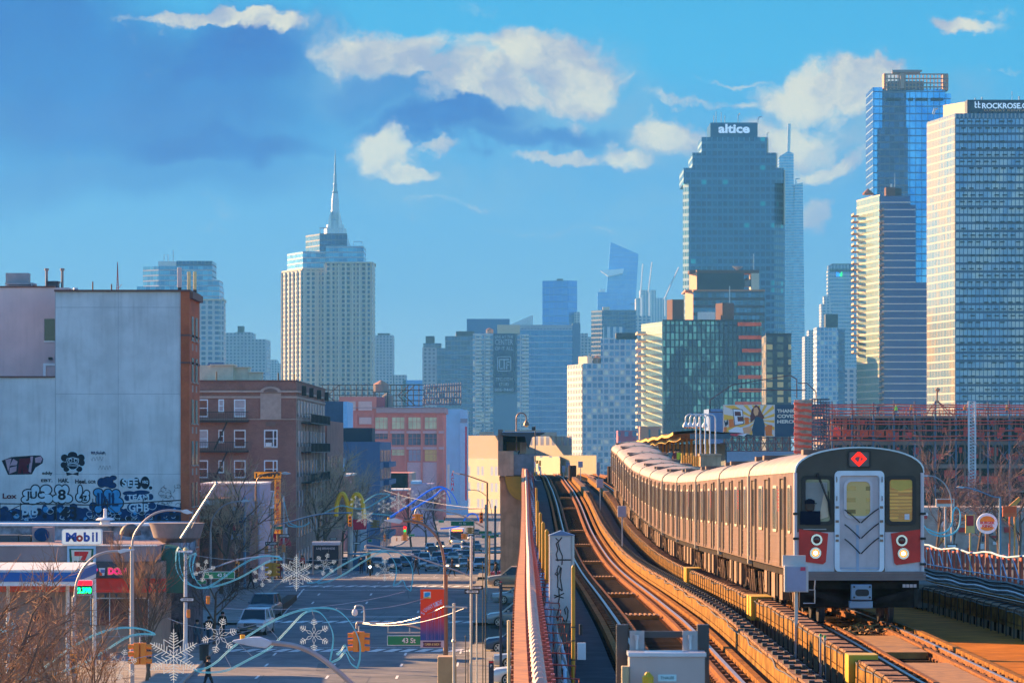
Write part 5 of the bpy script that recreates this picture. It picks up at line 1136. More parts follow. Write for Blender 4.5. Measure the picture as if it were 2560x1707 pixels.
roofthing('roof_ridge','small blue metal roof wedge on the largest rooftop bulkhead','roof wedge',lambda q,d:q.plate([(X(500,d),Z(910,d)),(X(506,d),Z(902,d)),(X(542,d),Z(902,d)),(X(549,d),Z(910,d))],d+9,d+11),mat('blue_roof',S(20,90,140),.5),430,520,910)
for px,y,l in((538,928,'dark rooftop pipe before the largest bulkhead'),(693,931,'dark rooftop pipe right of the low bulkhead'),(734,935,'short antenna cluster at the brick roof corner')):roofthing('roof_pipe',l,'pipe',lambda q,d:q.cyl((X(px,d),d+2,Z(951,d)),(X(px,d),d+2,Z(y,d)),.07,6),m_black,430,px,951)
q=MB()
for px,y,dd_ in((742,975,436),(763,982,452),(790,990,470),(808,993,489)):q.box(xr+.3,xr+.8,dd_,dd_+.5,zr-1.6,zr-.5)
q.build('floodlight',m_black,ap)
d=334;sh=building('white_block','low pale blue painted block with a ledge above the orange walled shop','building',560,d);zb=zst(d)-.3
MB().box(X(470,d),X(622,d),d+14,d+30,zb,Z(1216,d)).build('wall',mat('pale_blue_wall',S(165,175,200),.8,var=.1),sh);MB().box(X(468,d),X(624,d),d+13.8,d+30.2,Z(1216,d)+.003,Z(1211,d)).build('ledge',m_white,sh)
sh2=building('corner_shop','orange brown shop with small barred windows left of the SUNNYSIDE wall banner','shop',520,d)
MB().box(X(440,d),X(553,d),d,d+12,zb,Z(1247,d)).build('wall',mat('orange_brown_wall',(.34,.15,.09),.9,var=.25,scale=.6),sh2);MB().box(X(553,d)+.01,X(620,d),d+2,d+13.5,zb,Z(1292,d)).build('side_wall',mat('mauve_wall',(.22,.15,.15),.9,var=.2),sh2)
q=MB()
for a in(494,514,532):pbox(q,a,a+16,1250,1262,d-.08,.07)
q.build('barred_window',m_wframe,sh2);q=MB()
for a in(490,530):
    for k in range(6):pbox(q,a,a+18,1318+k*4,1320+k*4,d-.05,.04)
q.build('louvre',m_pane,sh2);q=MB();pbox(q,441,552,1290,1296,d-.6,.59);q.build('ledge',m_stone,sh2)
q=MB();pbox(q,441,470,1350,1400,d-.1,.09);pbox(q,475,545,1345,1420,d-.1,.09);q.build('storefront',mat('dark_storefront',(.06,.05,.07),.3,var=.5,scale=1.5,c2=(.25,.10,.08,1)),sh2)
wb=MB();pbox(wb,577,609,1264,1348,332,.06);bn=wb.build('wall_banner',facade('sunset_banner',S(160,60,60),S(40,60,110),50,2.6,1,.8,gl2=S(50,70,120)),loc=(X(593,332),332,Z(1348,332)),label='red and blue SUNNYSIDE banner hung beside the blue pole near the white block',cat='banner')
q=MB();q.mi=0;pbox(q,581,592,1267,1276,331.97,.02);q.mi=1;q.text('SUNNYSIDE',P(592,1288,331.96),28/F*332,5/F*332,bold=.02,arc=.35);q.mi=2;pbox(q,577,609,1334,1348,331.97,.02);q.mi=3;q.text('EVENTS',P(592,1341,331.94),20/F*332,5/F*332,bold=.03);q.build('printing',[mat('sky_blue',S(100,180,230)),mat('pale_print',S(220,190,190)),mat('pale_grey_print',S(160,165,190)),mat('yellow_print',S(220,180,60))],bn)
sr=building('shop_row','dark row of street shops below the brick apartments with crowded signs','shop',640,376)
MB().box(-44,X(640,376),376,428,zst(376)-.3,3.0).build('wall',mat('shop_wall',(.14,.09,.08),.9,var=.4,scale=.5,c2=(.26,.17,.13,1)),sr)
q=MB();rr=[(S(180,40,40)),S(230,170,60),S(40,60,90),S(220,220,220)]
mm_=[mat('sign_%s'%n_,c_)for n_,c_ in zip(('red','amber','navy','pale'),rr)]
for k in range(16):
    dd_=377+k*3.1;q.mi=k%4;q.box(X(640,376)+.02,X(640,376)+.15,dd_,dd_+2.5,rnd.uniform(.9,1.7),rnd.uniform(1.9,2.7))
for k in range(7):q.mi=rnd.randrange(4);a=560+k*11;pbox(q,a,a+8,rnd.uniform(1330,1370),rnd.uniform(1375,1400),375.9,.09)
q.build('shop_sign',mm_,sr,kind='stuff')
aw=MB();aw.plate([(X(682,374),Z(1332,374)),(X(702,374),Z(1336,374)),(X(722,374),Z(1350,374)),(X(726,374),Z(1364,374)),(X(684,374),Z(1364,374))],374,376);aw.build('awning',mat('magenta_awning',S(120,20,60),.8),loc=(X(704,374),374,Z(1364,374)),label='dark magenta rounded awning over the corner shop entrance',cat='awning')
for k,(px,h,l)in enumerate(((654,44,'left red pawn of the pair of red rooftop pieces'),(664,34,'right red pawn of the pair of red rooftop pieces'))):
    D_=372;q=MB();s_=D_/F;q.lathe([(6*s_,0),(5*s_,3*s_),(3*s_,10*s_),(2.6*s_,(h-16)*s_),(4.4*s_,(h-13)*s_),(2*s_,(h-10)*s_),(3.6*s_,(h-5)*s_),(.4*s_,h*s_)],(X(px,D_),D_,Z(1297,D_)),12);q.build('red_pawn',mat('glossy_red',S(215,20,25),.25),loc=(X(px,D_),D_,Z(1297,D_)),smooth=True,label=l,cat='shop figure',group='red pawn figures')
MB().box(X(646,372.1),X(672,372.1),371.5,373,Z(1420,372),Z(1297,372)).build('sign_column',mat('sign_column',(.07,.05,.06),.7,var=.5,scale=1.2,c2=(.3,.12,.06,1)),loc=(X(659,372),372,zst(372)),label='dark sign column carrying the red pawn figures',cat='sign column')
D_=366;ws=thing('wine_sign',"tall yellow sign reading Lowery's across and WINE FACTORY downwards",'sign',(X(680,D_),D_,zst(D_)))
m_am=mat('amber_sign',S(248,165,20),.6,var=.05);q=MB();pbox(q,635,704,1179,1197,D_,.35);q.build('name_board',m_am,ws);q=MB();pbox(q,686,702,1197.3,1333,D_+.02,.3);q.build('letter_board',m_am,ws)
q=MB();pbox(q,634,705,1178,1179.3,D_-.02,.4);pbox(q,634,705,1195.8,1197.2,D_-.02,.4);pbox(q,634,635.2,1178,1197,D_-.02,.4);pbox(q,703.5,705,1178,1197,D_-.02,.4);q.tube([P(637,1196,D_+.2),P(637,1300,D_+.2)],.06,5);q.tube([P(640,1240,D_+.2),P(686,1200,D_+.2)],.05,5);q.tube([P(694,1333,D_+.2),(X(694,D_),D_+.2,zst(D_))],.1,6);q.build('frame',m_black,ws)
q=MB();q.text("Lowery's",P(670,1187.5,D_-.01),62/F*D_,14.5/F*D_,bold=.06,right=(1,0,.06),th=.01);q.build('name_lettering',mat('ink_black',(.01,.01,.01)),ws)
q=MB();
for i,ch in enumerate('WINE FACTORY'):
    if ch!=' ':q.text(ch,P(694,1208+i*10.9,D_-.005),8.5/F*D_,8.8/F*D_,bold=.05,th=.01)
q.build('lettering',mat('orange_ink',S(190,40,5)),ws)
d=700;db_=building('blue_panel_building','dark blue panelled building with a black rooftop box and narrow windows on its street side','building',910,d);zb=zst(d)-.3
m_bp=facade('blue_panels',S(52,84,122),S(60,96,136),1.35,60,.95,1,gl2=S(52,86,124),rough=.7,gmet=0)
MB().box(X(848,d),X(950,d),d,d+64,zb,Z(1104,d)).build('wall',m_bp,db_);MB().box(X(839,d),X(848,d)-.01,d+4,d+60,zb,Z(1102,d)).build('side_wing',mat('deep_navy',S(12,44,80),.7),db_)
MB().box(X(843,d),X(928,d),d+5,d+20,Z(1104,d),Z(1069,d)).build('roof_box',mat('near_black_blue',S(6,30,52),.7),db_)
xs=X(950,d);q=MB();q2=MB()
for r_ in range(6):
    zt=Z(1125+46*r_,d);q2.box(xs,xs+1.0,d+20,d+62,zt-3.1,zt-2.2)
    for k in range(7):q.box(xs+.01,xs+.06,d+2+k*8.6,d+5.2+k*8.6,zt-2.1,zt)
q.build('side_window',m_pane,db_);q2.build('side_band',m_bp,db_)
MB().box(X(850,650),X(900,650),652,680,zst(650),Z(1268,650)).build('canopy_block',mat('pale_block',(.3,.33,.38),.8),db_)
tower('grey_blue_block','grey blue blank block rising behind the brick apartments','building',760,[('wall',mat('slate_wall',S(62,84,112),.8),(800,858,30),1003),('side_edge',mat('ice_blue',S(140,190,230),.7),(858,868,28),1003.5)])
t=tower('red_brick_house','narrow orange brick house left of the dark blue panels','house',640,[('wall',m_brickp,(820,862,40),1190),('cornice',m_white,(818,868,40),1186,1190.5),('chimney_panel',mat('ice_blue',S(140,190,230)),(852,862,2),1145,1186)])
t=tower('pink_brick_blocks','stepped pink brick blocks in front of the red factory','building',1000,[('wall',m_brickp,(950,1022,40),1182),('side_wall',m_stone,(1022,1030,40),1182),('lower_wall',m_brickp,(958,1020,1),1182,1400)])
t=tower('pink_brick_blocks','lower pink block with a pale ledge under the red factory','building',960,[('wall',m_brickp,(966,1018,20),1226),('ledge',m_white,(960,1022,20),1222,1226.5),('shed',mat('pale_mauve',S(175,165,190),.8),(1028,1082,20),1209),('shed_roof',mat('ice_blue',S(140,190,230)),(1027,1050,20),1202,1209.5)])
d=1300;fa=building('red_factory','large pink red factory with big cream windows and a rooftop water tank','factory',980,d);zb=zst(d)-1
m_fac=mat('factory_pink',(.90,.22,.17),.85,var=.12,scale=.15,streak=.1);m_facl=mat('factory_pale',(.92,.48,.44),.85,var=.08);m_facp=mat('factory_mauve',(.85,.40,.42),.85)
MB().box(X(850,d),X(1108,d),d,d+60,zb,Z(1020,d)).build('wall',m_fac,fa);MB().box(X(848,d),X(941,d),d-.5,d+30,Z(1020,d),Z(991,d)).build('annex',m_fac,fa)
q=MB().box(X(941,d),X(1113,d),d-1.5,d+61,Z(1032,d),Z(1021,d)).box(X(850,d),X(1112,d),d-.8,d+60.5,Z(1020,d),Z(1018,d));q.build('cornice',mat('cornice_pink',(.62,.30,.30),.8),fa)
q=MB()
for px in(890,932,972,1013,1054,1094):q.box(X(px-2,d),X(px+3,d),d-.9,d-.01,zb,Z(1034,d))
q.build('pier',m_fac,fa)
q=MB()
for y in(1077,1117):q.box(X(933,d),X(1110,d),d-.5,d-.02,Z(y+6,d),Z(y,d))
q.box(X(1018,d),X(1096,d),d-.3,d-.03,Z(1250,d),Z(1155,d));q.build('spandrel',m_facp,fa)
m_facw=[mat('cream_glass',S(245,212,165),.3,var=.25,scale=.3),mat('dusky_glass',S(95,75,100),.3,var=.5,scale=.4),mat('orange_glass',S(250,175,95),.3),mat('mauve_glass',S(170,140,165),.3)]
for px0,px1,y0,y1,g_ in[(a,a+31,1043,1072,0)for a in(938,980,1021,1062)]+[(a,a+31,1084,1112,1)for a in(980,1021,1062)]+[(980,1011,1124,1138,0),(1022,1052,1124,1152,3),(1062,1093,1124,1152,2),(938,969,1084,1097,1),(1029,1043,1172,1187,0),(1070,1083,1172,1187,2)]:
    q=MB();pbox(q,px0,px1,y0,y1,d-.12,.11);w_=q.build('window',m_facw[g_],fa)
    q=MB()
    for k in(1,2)if px1-px0>20 else(1,):pbox(q,px0+k*(px1-px0)/(3 if px1-px0>20 else 2)-.4,px0+k*(px1-px0)/(3 if px1-px0>20 else 2)+.4,y0,y1,d-.2,.07)
    pbox(q,px0,px1,y0+(y1-y0)*.35,y0+(y1-y0)*.35+.8,d-.22,.07);q.build('mullion',m_fac,w_)
q=MB()
for a,b2,y0,y1 in((868,889,1003,1026),(896,930,1003,1026),(898,929,1043,1060)):pbox(q,a,b2,y0,y1,d-.75,.2)
q.build('blank_panel',m_facl,fa);q=MB();q.box(X(940,d),X(960,d),d+2,d+10,Z(1020,d),Z(992,d));q.build('red_shed',mat('shed_red',(.5,.09,.12),.8),fa)
wt=thing('water_tower','wooden rooftop water tank with a rusty conical roof on black legs','water tower',(X(951,d),d+8,Z(1018,d)));c=(X(951,d),d+8,0);s_=d/F
MB().lathe([(19*s_,Z(978,d)),(19.5*s_,Z(960,d))],c,16).build('tank',woodt,wt);MB().lathe([(20.5*s_,Z(960,d)),(.2,Z(949.5,d))],c,16).build('roof',mat('rust_cone_bright',(.50,.20,.10),.7),wt)
q=MB();q.box(X(928,d),X(974,d),d+5.5,d+10.5,Z(980,d),Z(978,d))
for a,e in((934,6),(968,6),(936,10),(966,10)):q.bar((X(a,d),d+e,Z(980,d)),(X(a,d),d+e,Z(1019,d)),.25)
q.build('leg',m_black,wt)
q=MB();c2=(X(966,d),d+14,0);q.lathe([(14*s_,Z(1019,d)),(14*s_,Z(988,d)),(.3,Z(980,d))],c2,14);q.build('water_tank',woodt,loc=(X(966,d),d+14,Z(1019,d)),label='second wooden tank half hidden behind the conical roofed one',cat='water tank')
bf=thing('rooftop_lattice','long black rooftop lattice frame with an empty billboard at its right end','sign frame',(X(970,1330),1330,Z(1018,1330)));D_=1330;q=MB()
for y in(962,975,988,1001,1014):q.tube([P(800,y,D_),P(1060,y,D_)],.16,4)
for k in range(19):px=806+k*14.2;q.tube([P(px,962,D_),P(px,1016,D_)],.16,4)
for a in(820,995,1010):q.tube([P(a,988,D_),P(a+28,962,D_)],.16,4);q.tube([P(a+28,1014,D_),P(a,988,D_)],.16,4)
q.build('lattice',m_black,bf);q=MB()
for i in range(16):a=1062+i*5.8;q.tube([P(a-4+i*.5,1012,D_-4),P(a+i*.2,962-i*.4,D_-2)],.22,4)
for i in range(4):q.tube([P(1056+i,1010-i*14,D_-4),P(1152,1010-i*16,D_-4)],.25,4)
for i in range(40):a,b2=rnd.uniform(1060,1148),rnd.uniform(962,1008);q.tube([P(a,b2,D_-3),P(a+rnd.uniform(-5,5),b2+9,D_-3)],.2,3)
q.build('billboard_back',mat('grey_lattice',(.14,.14,.2),.7),bf)
t=tower('pale_blue_building','pale blue curved building with a red vertical sign at the street end','building',1450,[('wall',mat('ice_wall',S(125,185,222),.7,var=.1,scale=.2),[(1110,0),(1150,0),(1158,6),(1158,30),(1110,30)],1022),('rear_wall',mat('ice_wall2',S(140,190,224),.7),(1150,1168,40),1024),('grey_strip',mat('strip_grey',S(120,135,155)),(1151,1168.5,1),1046,1056)])
q=MB();pbox(q,1162.5,1167.5,1066,1250,1440,2);q.build('red_banner',mat('crimson_banner',S(170,20,70),.7),loc=(X(1165,1440),1440,Z(1250,1440)),label='long thin crimson vertical banner on the pale blue building corner',cat='banner')
rs=MB();pbox(rs,1118,1124,1160,1250,1200,.5);sg_=rs.build('vertical_sign',mat('cream_sign',S(225,195,190)),loc=(X(1121,1200),1200,Z(1250,1200)),label='vertical storefront sign with red letters ACHA before the pale blue building',cat='sign')
q=MB()
for i,ch in enumerate('ACHA'):q.text(ch,P(1131,1186+i*12,1199.9),7/F*1200,10/F*1200,bold=.04,right=(1,0,0),th=.1)
q.build('lettering',mat('crimson_letter',S(220,30,50)),sg_)
m_crw=facade('cream_factory_facade',(.36,.27,.16),S(120,130,160),17,6.2,.5,.55,gl2=S(100,115,150),rough=.4,gmet=0,mull=.12)
t=tower('cream_factory','cream yellow factory with blank upper wall left of the concrete station pier','factory',1500,[('upper_wall',mat('peach_wall',(.36,.27,.19),.8,var=.06),[(1166,44),(1250,4),(1262,4),(1262,60),(1166,60)],1088,1146),('lower_wall',m_crw,[(1166,40),(1250,0),(1262,0),(1262,60),(1166,60)],1146),('roof_box',mat('peach_box',(.38,.28,.2)),(1198,1234,10),1079,1088)])
t=tower('cream_factory','long cream building with slanting ribbon windows behind the station shelter','factory',1500,[('wall',facade('cream_ribbon_facade',(.34,.26,.19),S(130,135,165),5.5,10.5,.62,.5,gl2=S(110,120,155),oz=2),[(1258,62),(1430,0),(1430,80),(1258,80)],1090),('roof_box',mat('peach_box',(.38,.28,.2)),(1262,1352,20),1075,1090),('roof_box',mat('peach_box',(.38,.28,.2)),(1300,1392,20),1080,1090)])
t=tower('yellow_shed','low pale yellow building at the end of the empty track','building',900,[('wall',facade('yellow_shed_facade',(.36,.29,.16),S(150,155,185),9,6.5,.3,.35),[(1330,50),(1400,24),(1400,70),(1330,70)],1141),('right_wall',mat('pale_yellow',(.34,.28,.17),.8),[(1400,30),(1491,0),(1491,70),(1400,70)],1139)])
tower('pink_site','pinkish red frame building under the curved balcony tower','building',1300,[('wall',facade('pink_site_facade',S(190,80,100),S(110,130,170),2.6,3.2,.5,.5),(1545,1592,20),1076)])
q=MB();pbox(q,1393,1460,1075+107,1260,470,30);
d=240;gs=building('station_shop','petrol station shop with grey parapet, red awning and doughnut sign','shop',240,d);zb=zst(d)-.2
MB().box(X(-120,d),X(405,d),d,d+16,zb,Z(1404,d)).build('wall',mat('tan_wall',(.40,.27,.21),.9,var=.2,scale=.6,bump=.2),gs)
MB().box(X(-120,d),X(392,d),d-.5,d+16.2,Z(1402,d),Z(1364,d)).build('parapet',mat('mauve_parapet',(.33,.25,.26),.85,var=.15,scale=.5),gs);MB().box(X(-120,d),X(393,d),d-.58,d+.1,Z(1364,d)+.003,Z(1361,d)).build('coping',m_white,gs)
q=MB();pbox(q,236,356,1403,1443,d-.7,.68);q.build('sign_band',mat('charcoal',(.04,.045,.06),.6),gs)
q=MB();q.side([(d-2.0,Z(1477,d)),(d-1.9,Z(1470,d)),(d-.72,Z(1444,d)),(d-.72,Z(1477,d))],X(236,d),X(418,d));q.build('red_awning',mat('awning_red',S(255,50,10),.7,var=.08),gs)
q=MB();pbox(q,0,190,1464,1479,d-.9,.88);q.build('orange_fascia',mat('fascia_orange',S(240,70,15),.7,var=.3,scale=1),gs)
q=MB();pbox(q,226,372,1493,1562,d-.12,.1);pbox(q,85,130,1492,1550,d-.12,.1);q.build('shop_window',mat('shop_glass',(.05,.06,.08),.1,.2,var=.6,scale=1.2,c2=(.30,.10,.08,1)),gs)
q=MB()
for a in(226,240,273,322,370):pbox(q,a,a+2,1480,1562,d-.2,.07)
pbox(q,226,372,1493,1496,d-.22,.07);q.build('window_frame',m_wframe,gs)
q=MB();
for k in range(7):a=236+k*27;q.plate([(X(a,d),Z(1482,d)),(X(a+9,d),Z(1482,d)),(X(a+4.5,d),Z(1493,d))],d-.9,d-.88)
q.build('pennant',mat('pennant_grey',S(70,90,120)),gs)
q=MB();q.text('DON',P(293,1427,d-.72),44/F*d,16/F*d,bold=.06,th=.05);q.text('P',P(241,1426,d-.72),7/F*d,13/F*d,bold=.05,th=.05);q.build('sign_lettering',mat('doughnut_pink',S(235,30,110),.5,emit=.25),gs)
q=MB();q.text('DON',P(293,1427,d-.705),48/F*d,20/F*d,bold=.12,th=.004);q.build('lettering_edge',mat('doughnut_edge',S(250,190,120),.5),gs)
q=MB();q.plate([(X(250,d),Z(1418,d)),(X(266,d),Z(1418,d)),(X(264,d),Z(1437,d)),(X(253,d),Z(1437,d))],d-.76,d-.72);q.build('cup_emblem',m_white,gs);q=MB();q.plate([(X(251,d),Z(1426,d)),(X(259,d),Z(1432,d)),(X(258,d),Z(1437,d)),(X(253,d),Z(1437,d))],d-.78,d-.762);q.mi=1;q.box(X(255,d),X(265,d),d-.78,d-.762,Z(1430,d),Z(1422,d));q.build('cup_mark',[mat('cup_orange',S(250,90,20)),mat('cup_blue',S(110,120,180))],gs)
def rr_px(x0,x1,y0,y1,r,D):return rrect(X(x0,D),X(x1,D),Z(y1,D),Z(y0,D),r/F*D)
D_=d-.8;ms=MB().plate(rr_px(154,255,1322,1361,5,D_),D_,D_+.35);m1=ms.build('brand_sign',m_white,loc=(X(205,D_),D_,Z(1361,D_)),label='white rounded Mobil sign with blue letters and one red o',cat='sign')
MB().plate(rr_px(156,253,1324,1359,4,D_),D_-.02,D_-.001).build('face',mat('sign_cream',(.82,.76,.68),.5,emit=.1),m1)
q=MB();s_=D_/F;q.mi=0;q.text('M',P(178,1342,D_-.03),27*s_,23*s_,bold=.05,th=.01);q.text('b',P(217,1341.5,D_-.03),16*s_,24*s_,bold=.05,th=.01);q.text('i',P(232.5,1341.5,D_-.03),5*s_,24*s_,bold=.04,th=.01);q.text('l',P(242,1341.5,D_-.03),4.6*s_,24*s_,bold=.03,th=.01);q.mi=1;q.text('o',P(199,1345,D_-.03),17*s_,17*s_,bold=.05,th=.01);q.build('lettering',[mat('sign_blue',S(0,70,165),.5),mat('sign_red',S(225,25,30),.5)],m1)
ss=MB().box(X(168,D_),X(239,D_),D_,D_+.3,Z(1408,D_),Z(1364.5,D_));s1_=ss.build('shop_emblem',mat('emblem_ice',S(170,205,230),.6),loc=(X(203,D_),D_,Z(1408,D_)),label='square 7-ELEVEN sign in white with green border and red seven',cat='sign')
q=MB();q.plate([(X(173,D_),Z(1371,D_)),(X(234,D_),Z(1371,D_)),(X(232,D_),Z(1408,D_)),(X(175,D_),Z(1408,D_))],D_-.02,D_-.001);q.mi=1;q.plate([(X(178,D_),Z(1374,D_)),(X(229,D_),Z(1374,D_)),(X(226,D_),Z(1408,D_)),(X(181,D_),Z(1408,D_))],D_-.04,D_-.021)
q.mi=2;q.plate([(X(186,D_),Z(1378,D_)),(X(221,D_),Z(1378,D_)),(X(221,D_),Z(1382,D_)),(X(214,D_),Z(1389,D_)),(X(186,D_),Z(1389,D_))],D_-.06,D_-.041);q.plate([(X(221,D_),Z(1380,D_)),(X(213,D_),Z(1400,D_)),(X(201,D_),Z(1400,D_)),(X(207,D_),Z(1388,D_))],D_-.062,D_-.041);q.mi=3;q.text('ELEVEN',P(203,1404,D_-.05),36*s_,6*s_,bold=.05,th=.006)
q.build('face',[mat('emblem_green',S(10,90,60)),mat('emblem_cream',S(225,220,205)),mat('emblem_red',S(225,30,30)),mat('ink_black',(0,0,0))],s1_)
D_=214;cn=thing('fuel_canopy','flat blue and white fuel canopy on thin white posts','canopy',(X(100,D_),D_,zst(D_)));xa,xb=X(-160,D_),X(190,D_);xc=X(240,D_+14)
fp=[(xa,D_),(xb,D_),(xc,D_+14),(xa,D_+14)];zt,zm,zl,zz0=Z(1405,D_+14),Z(1430,D_),Z(1453,D_),Z(1464,D_)
MB().prism(fp,zm,zt).build('white_top',mat('canopy_white',(.62,.62,.62),.6,var=.15,scale=2),cn);MB().prism([(a-(.05 if a<0 and i in(0,3)else-.05),b2-.05)for i,(a,b2)in enumerate(fp)],zl,zm-.003).build('blue_fascia',mat('canopy_blue',S(0,88,170),.5,var=.06),cn);MB().prism(fp,zz0,zl-.003).build('white_soffit',m_white,cn)
q=MB()
for px,dd_ in((169,D_+3),(236,D_+12),(20,D_+3)):q.cyl((X(px,dd_),dd_,zst(dd_)),(X(px,dd_),dd_,zz0),.10,10)
q.build('post',m_white,cn)
ps=thing('price_sign','small screen with red strip and green digits 2.398 under the blue canopy','price sign',(X(212,212),212,Z(1487,212)))
MB().box(X(192,212),X(232,212),212,212.3,Z(1487,212),Z(1449,212)).build('case',m_white,ps);q=MB();q.box(X(194,212),X(230,212),211.97,211.995,Z(1485,212),Z(1463,212));q.mi=1;q.box(X(194,212),X(230,212),211.97,211.995,Z(1462,212),Z(1451,212));q.mi=2;q.text('2.398',P(211,1475,211.95),34/F*212,15/F*212,bold=.05,th=.005);q.build('screen',[m_black,mat('screen_red',S(230,20,40),emit=.8),mat('led_green',S(0,255,110),emit=2.0)],ps)
q=MB();q.tube([(X(212,212.2),212.2,Z(1449,212)),(X(212,212.2),212.2,zz0)],.04,6);q.build('hanger',m_steel,ps)
roofthing('mushroom_vent','white mushroom vent stack in front of the graffiti wall','vent',lambda q,d:q.lathe([(.35,Z(1310,d)),(.3,Z(1304,d)),(.30,Z(1301,d)),(.62,Z(1299,d)),(.45,Z(1294,d)),(.12,Z(1293,d)),(.10,Z(1275,d)),(.14,Z(1273,d)),(.04,Z(1270,d))],(X(263,255),255,0),12),m_white,255,263,1310,smooth=True)
hb=building('rear_shed','flat roofed shed behind the station shop with scribbled sides','shed',230,256);MB().box(X(-90,256),X(440,256),256,272,zst(256)-.2,Z(1314,256)).build('wall',mat('shed_wall',(.20,.22,.28),.8,var=.6,scale=1.2,c2=(.45,.5,.6,1)),hb);MB().box(X(-90,256),X(446,256),255.6,260.3,Z(1314,256)+.003,Z(1308,256)).build('roof_edge',m_white,hb)
roofthing('roof_unit','grey rooftop unit painted with a dark round tag, left of the Mobil sign','roof unit',lambda q,d:q.box(X(80,d),X(130,d),d,d+1.5,Z(1361,d),Z(1317,d)),mat('unit_mauve',(.35,.27,.27),.8),250,105,1361)
q=MB();q.plate([(X(104+19*cos(a/8*2*pi*.5),249.9),Z(1336+17*sin(a/8*2*pi*.5),249.9))for a in range(16)],249.9,249.99);o_=q.build('painted_tag',DB,[x_ for x_ in bpy.data.objects if x_.name=='roof_unit'][0])
roofthing('roof_unit','long dark rooftop machines at the left edge beside the tagged unit','roof unit',lambda q,d:(q.box(X(-60,d),X(45,d),d,d+2,Z(1361,d),Z(1337,d)),q.box(X(47,d),X(76,d),d,d+2,Z(1361,d),Z(1338,d))),mat('duct_dark',(.05,.06,.08)),250,20,1361)
roofthing('round_duct','large dark curved duct on the shop roof right of the Mobil sign','duct',lambda q,d:q.tube([(X(322+14*cos(a),d),d+1.0,Z(1340-18*sin(a),d))for a in[i*pi/7 for i in range(8)]]+[],.34,10),mat('duct_brown',(.10,.08,.08),.6),244,322,1361,smooth=True)
roofthing('roof_cabinet','dark boxy cabinet immediately right of the Mobil sign','roof unit',lambda q,d:q.box(X(257,d),X(278,d),d,d+1.5,Z(1361,d),Z(1328,d)),mat('cab_dark',(.09,.08,.10),.7),244,268,1361)
q=MB();d=246;q.lathe([(.9,Z(1357,d)),(1.45,Z(1345,d)),(1.7,Z(1312,d)),(1.75,Z(1308,d))],(X(436,d),d+1.8,0),16);q.build('hopper',mat('hopper_grey',(.24,.20,.20),.7,streak=.5),loc=(X(436,d),d+1.8,Z(1357,d)),label='big grey funnel shaped hopper above the green awning',cat='hopper',smooth=True)
q=MB();q.lathe([(1.2,Z(1482,243)),(1.25,Z(1390,243)),(.9,Z(1370,243)),(.2,Z(1362,243))],(X(418,243),244.2,0),18);q.build('green_awning',mat('deep_green',S(0,85,65),.5,var=.15),loc=(X(418,243),244.2,Z(1482,243)),label='tall rounded dark green tarpaulin cover beside the red awning',cat='cover',smooth=True)
q=MB();q.tube([P(452,1345,236),P(541,1208,236)],.07,6);q.lathe([(.02,-.1),(.11,0),(.02,.1)],P(541,1207,236),8);q.tube([P(478,1320,236),P(505,1265,236)],.02,4);q.build('flagpole',mat('pale_pole',(.5,.5,.48),.5,.3),loc=P(452,1345,236),label='long slanted flagpole with a ball top leaning over the hopper',cat='flagpole')
q=MB().box(X(405,246),X(470,246),246.5,258,zst(246)-.2,Z(1450,246));q.build('corner_booth',mat('booth_dark',(.09,.07,.09),.8,var=.4,c2=(.2,.17,.2,1)),loc=(X(440,246),250,zst(246)),label='dark glazed corner booth with BP lettering beside the green cover',cat='booth')
q=MB();q.text('BP',P(451,1461,246.4),15/F*246,10/F*246,bold=.03);q.build('lettering',mat('bright_blue_ink',S(40,90,200)),[x_ for x_ in bpy.data.objects if x_.name=='corner_booth'][0])
ob=thing('shade_building','plain brick building added outside the left edge of the picture to shade the road','building',(-72,262,zst(262)-.3));MB().box(-96,-52,282,330,zst(262)-.3,20).build('wall',m_brickb,ob)  # unseen building added so that its shadow falls on the road
rb_=thing('rear_block','unseen brick block added behind the graffiti building to shade the road','building',(-46,302,zst(302)-.3));MB().box(-78,-31,329,344,zst(302)-.3,22).box(-42,-31,302,328.9,zst(302)-.3,21).build('wall',m_brickb,rb_)  # hidden block added to cast shade across the road
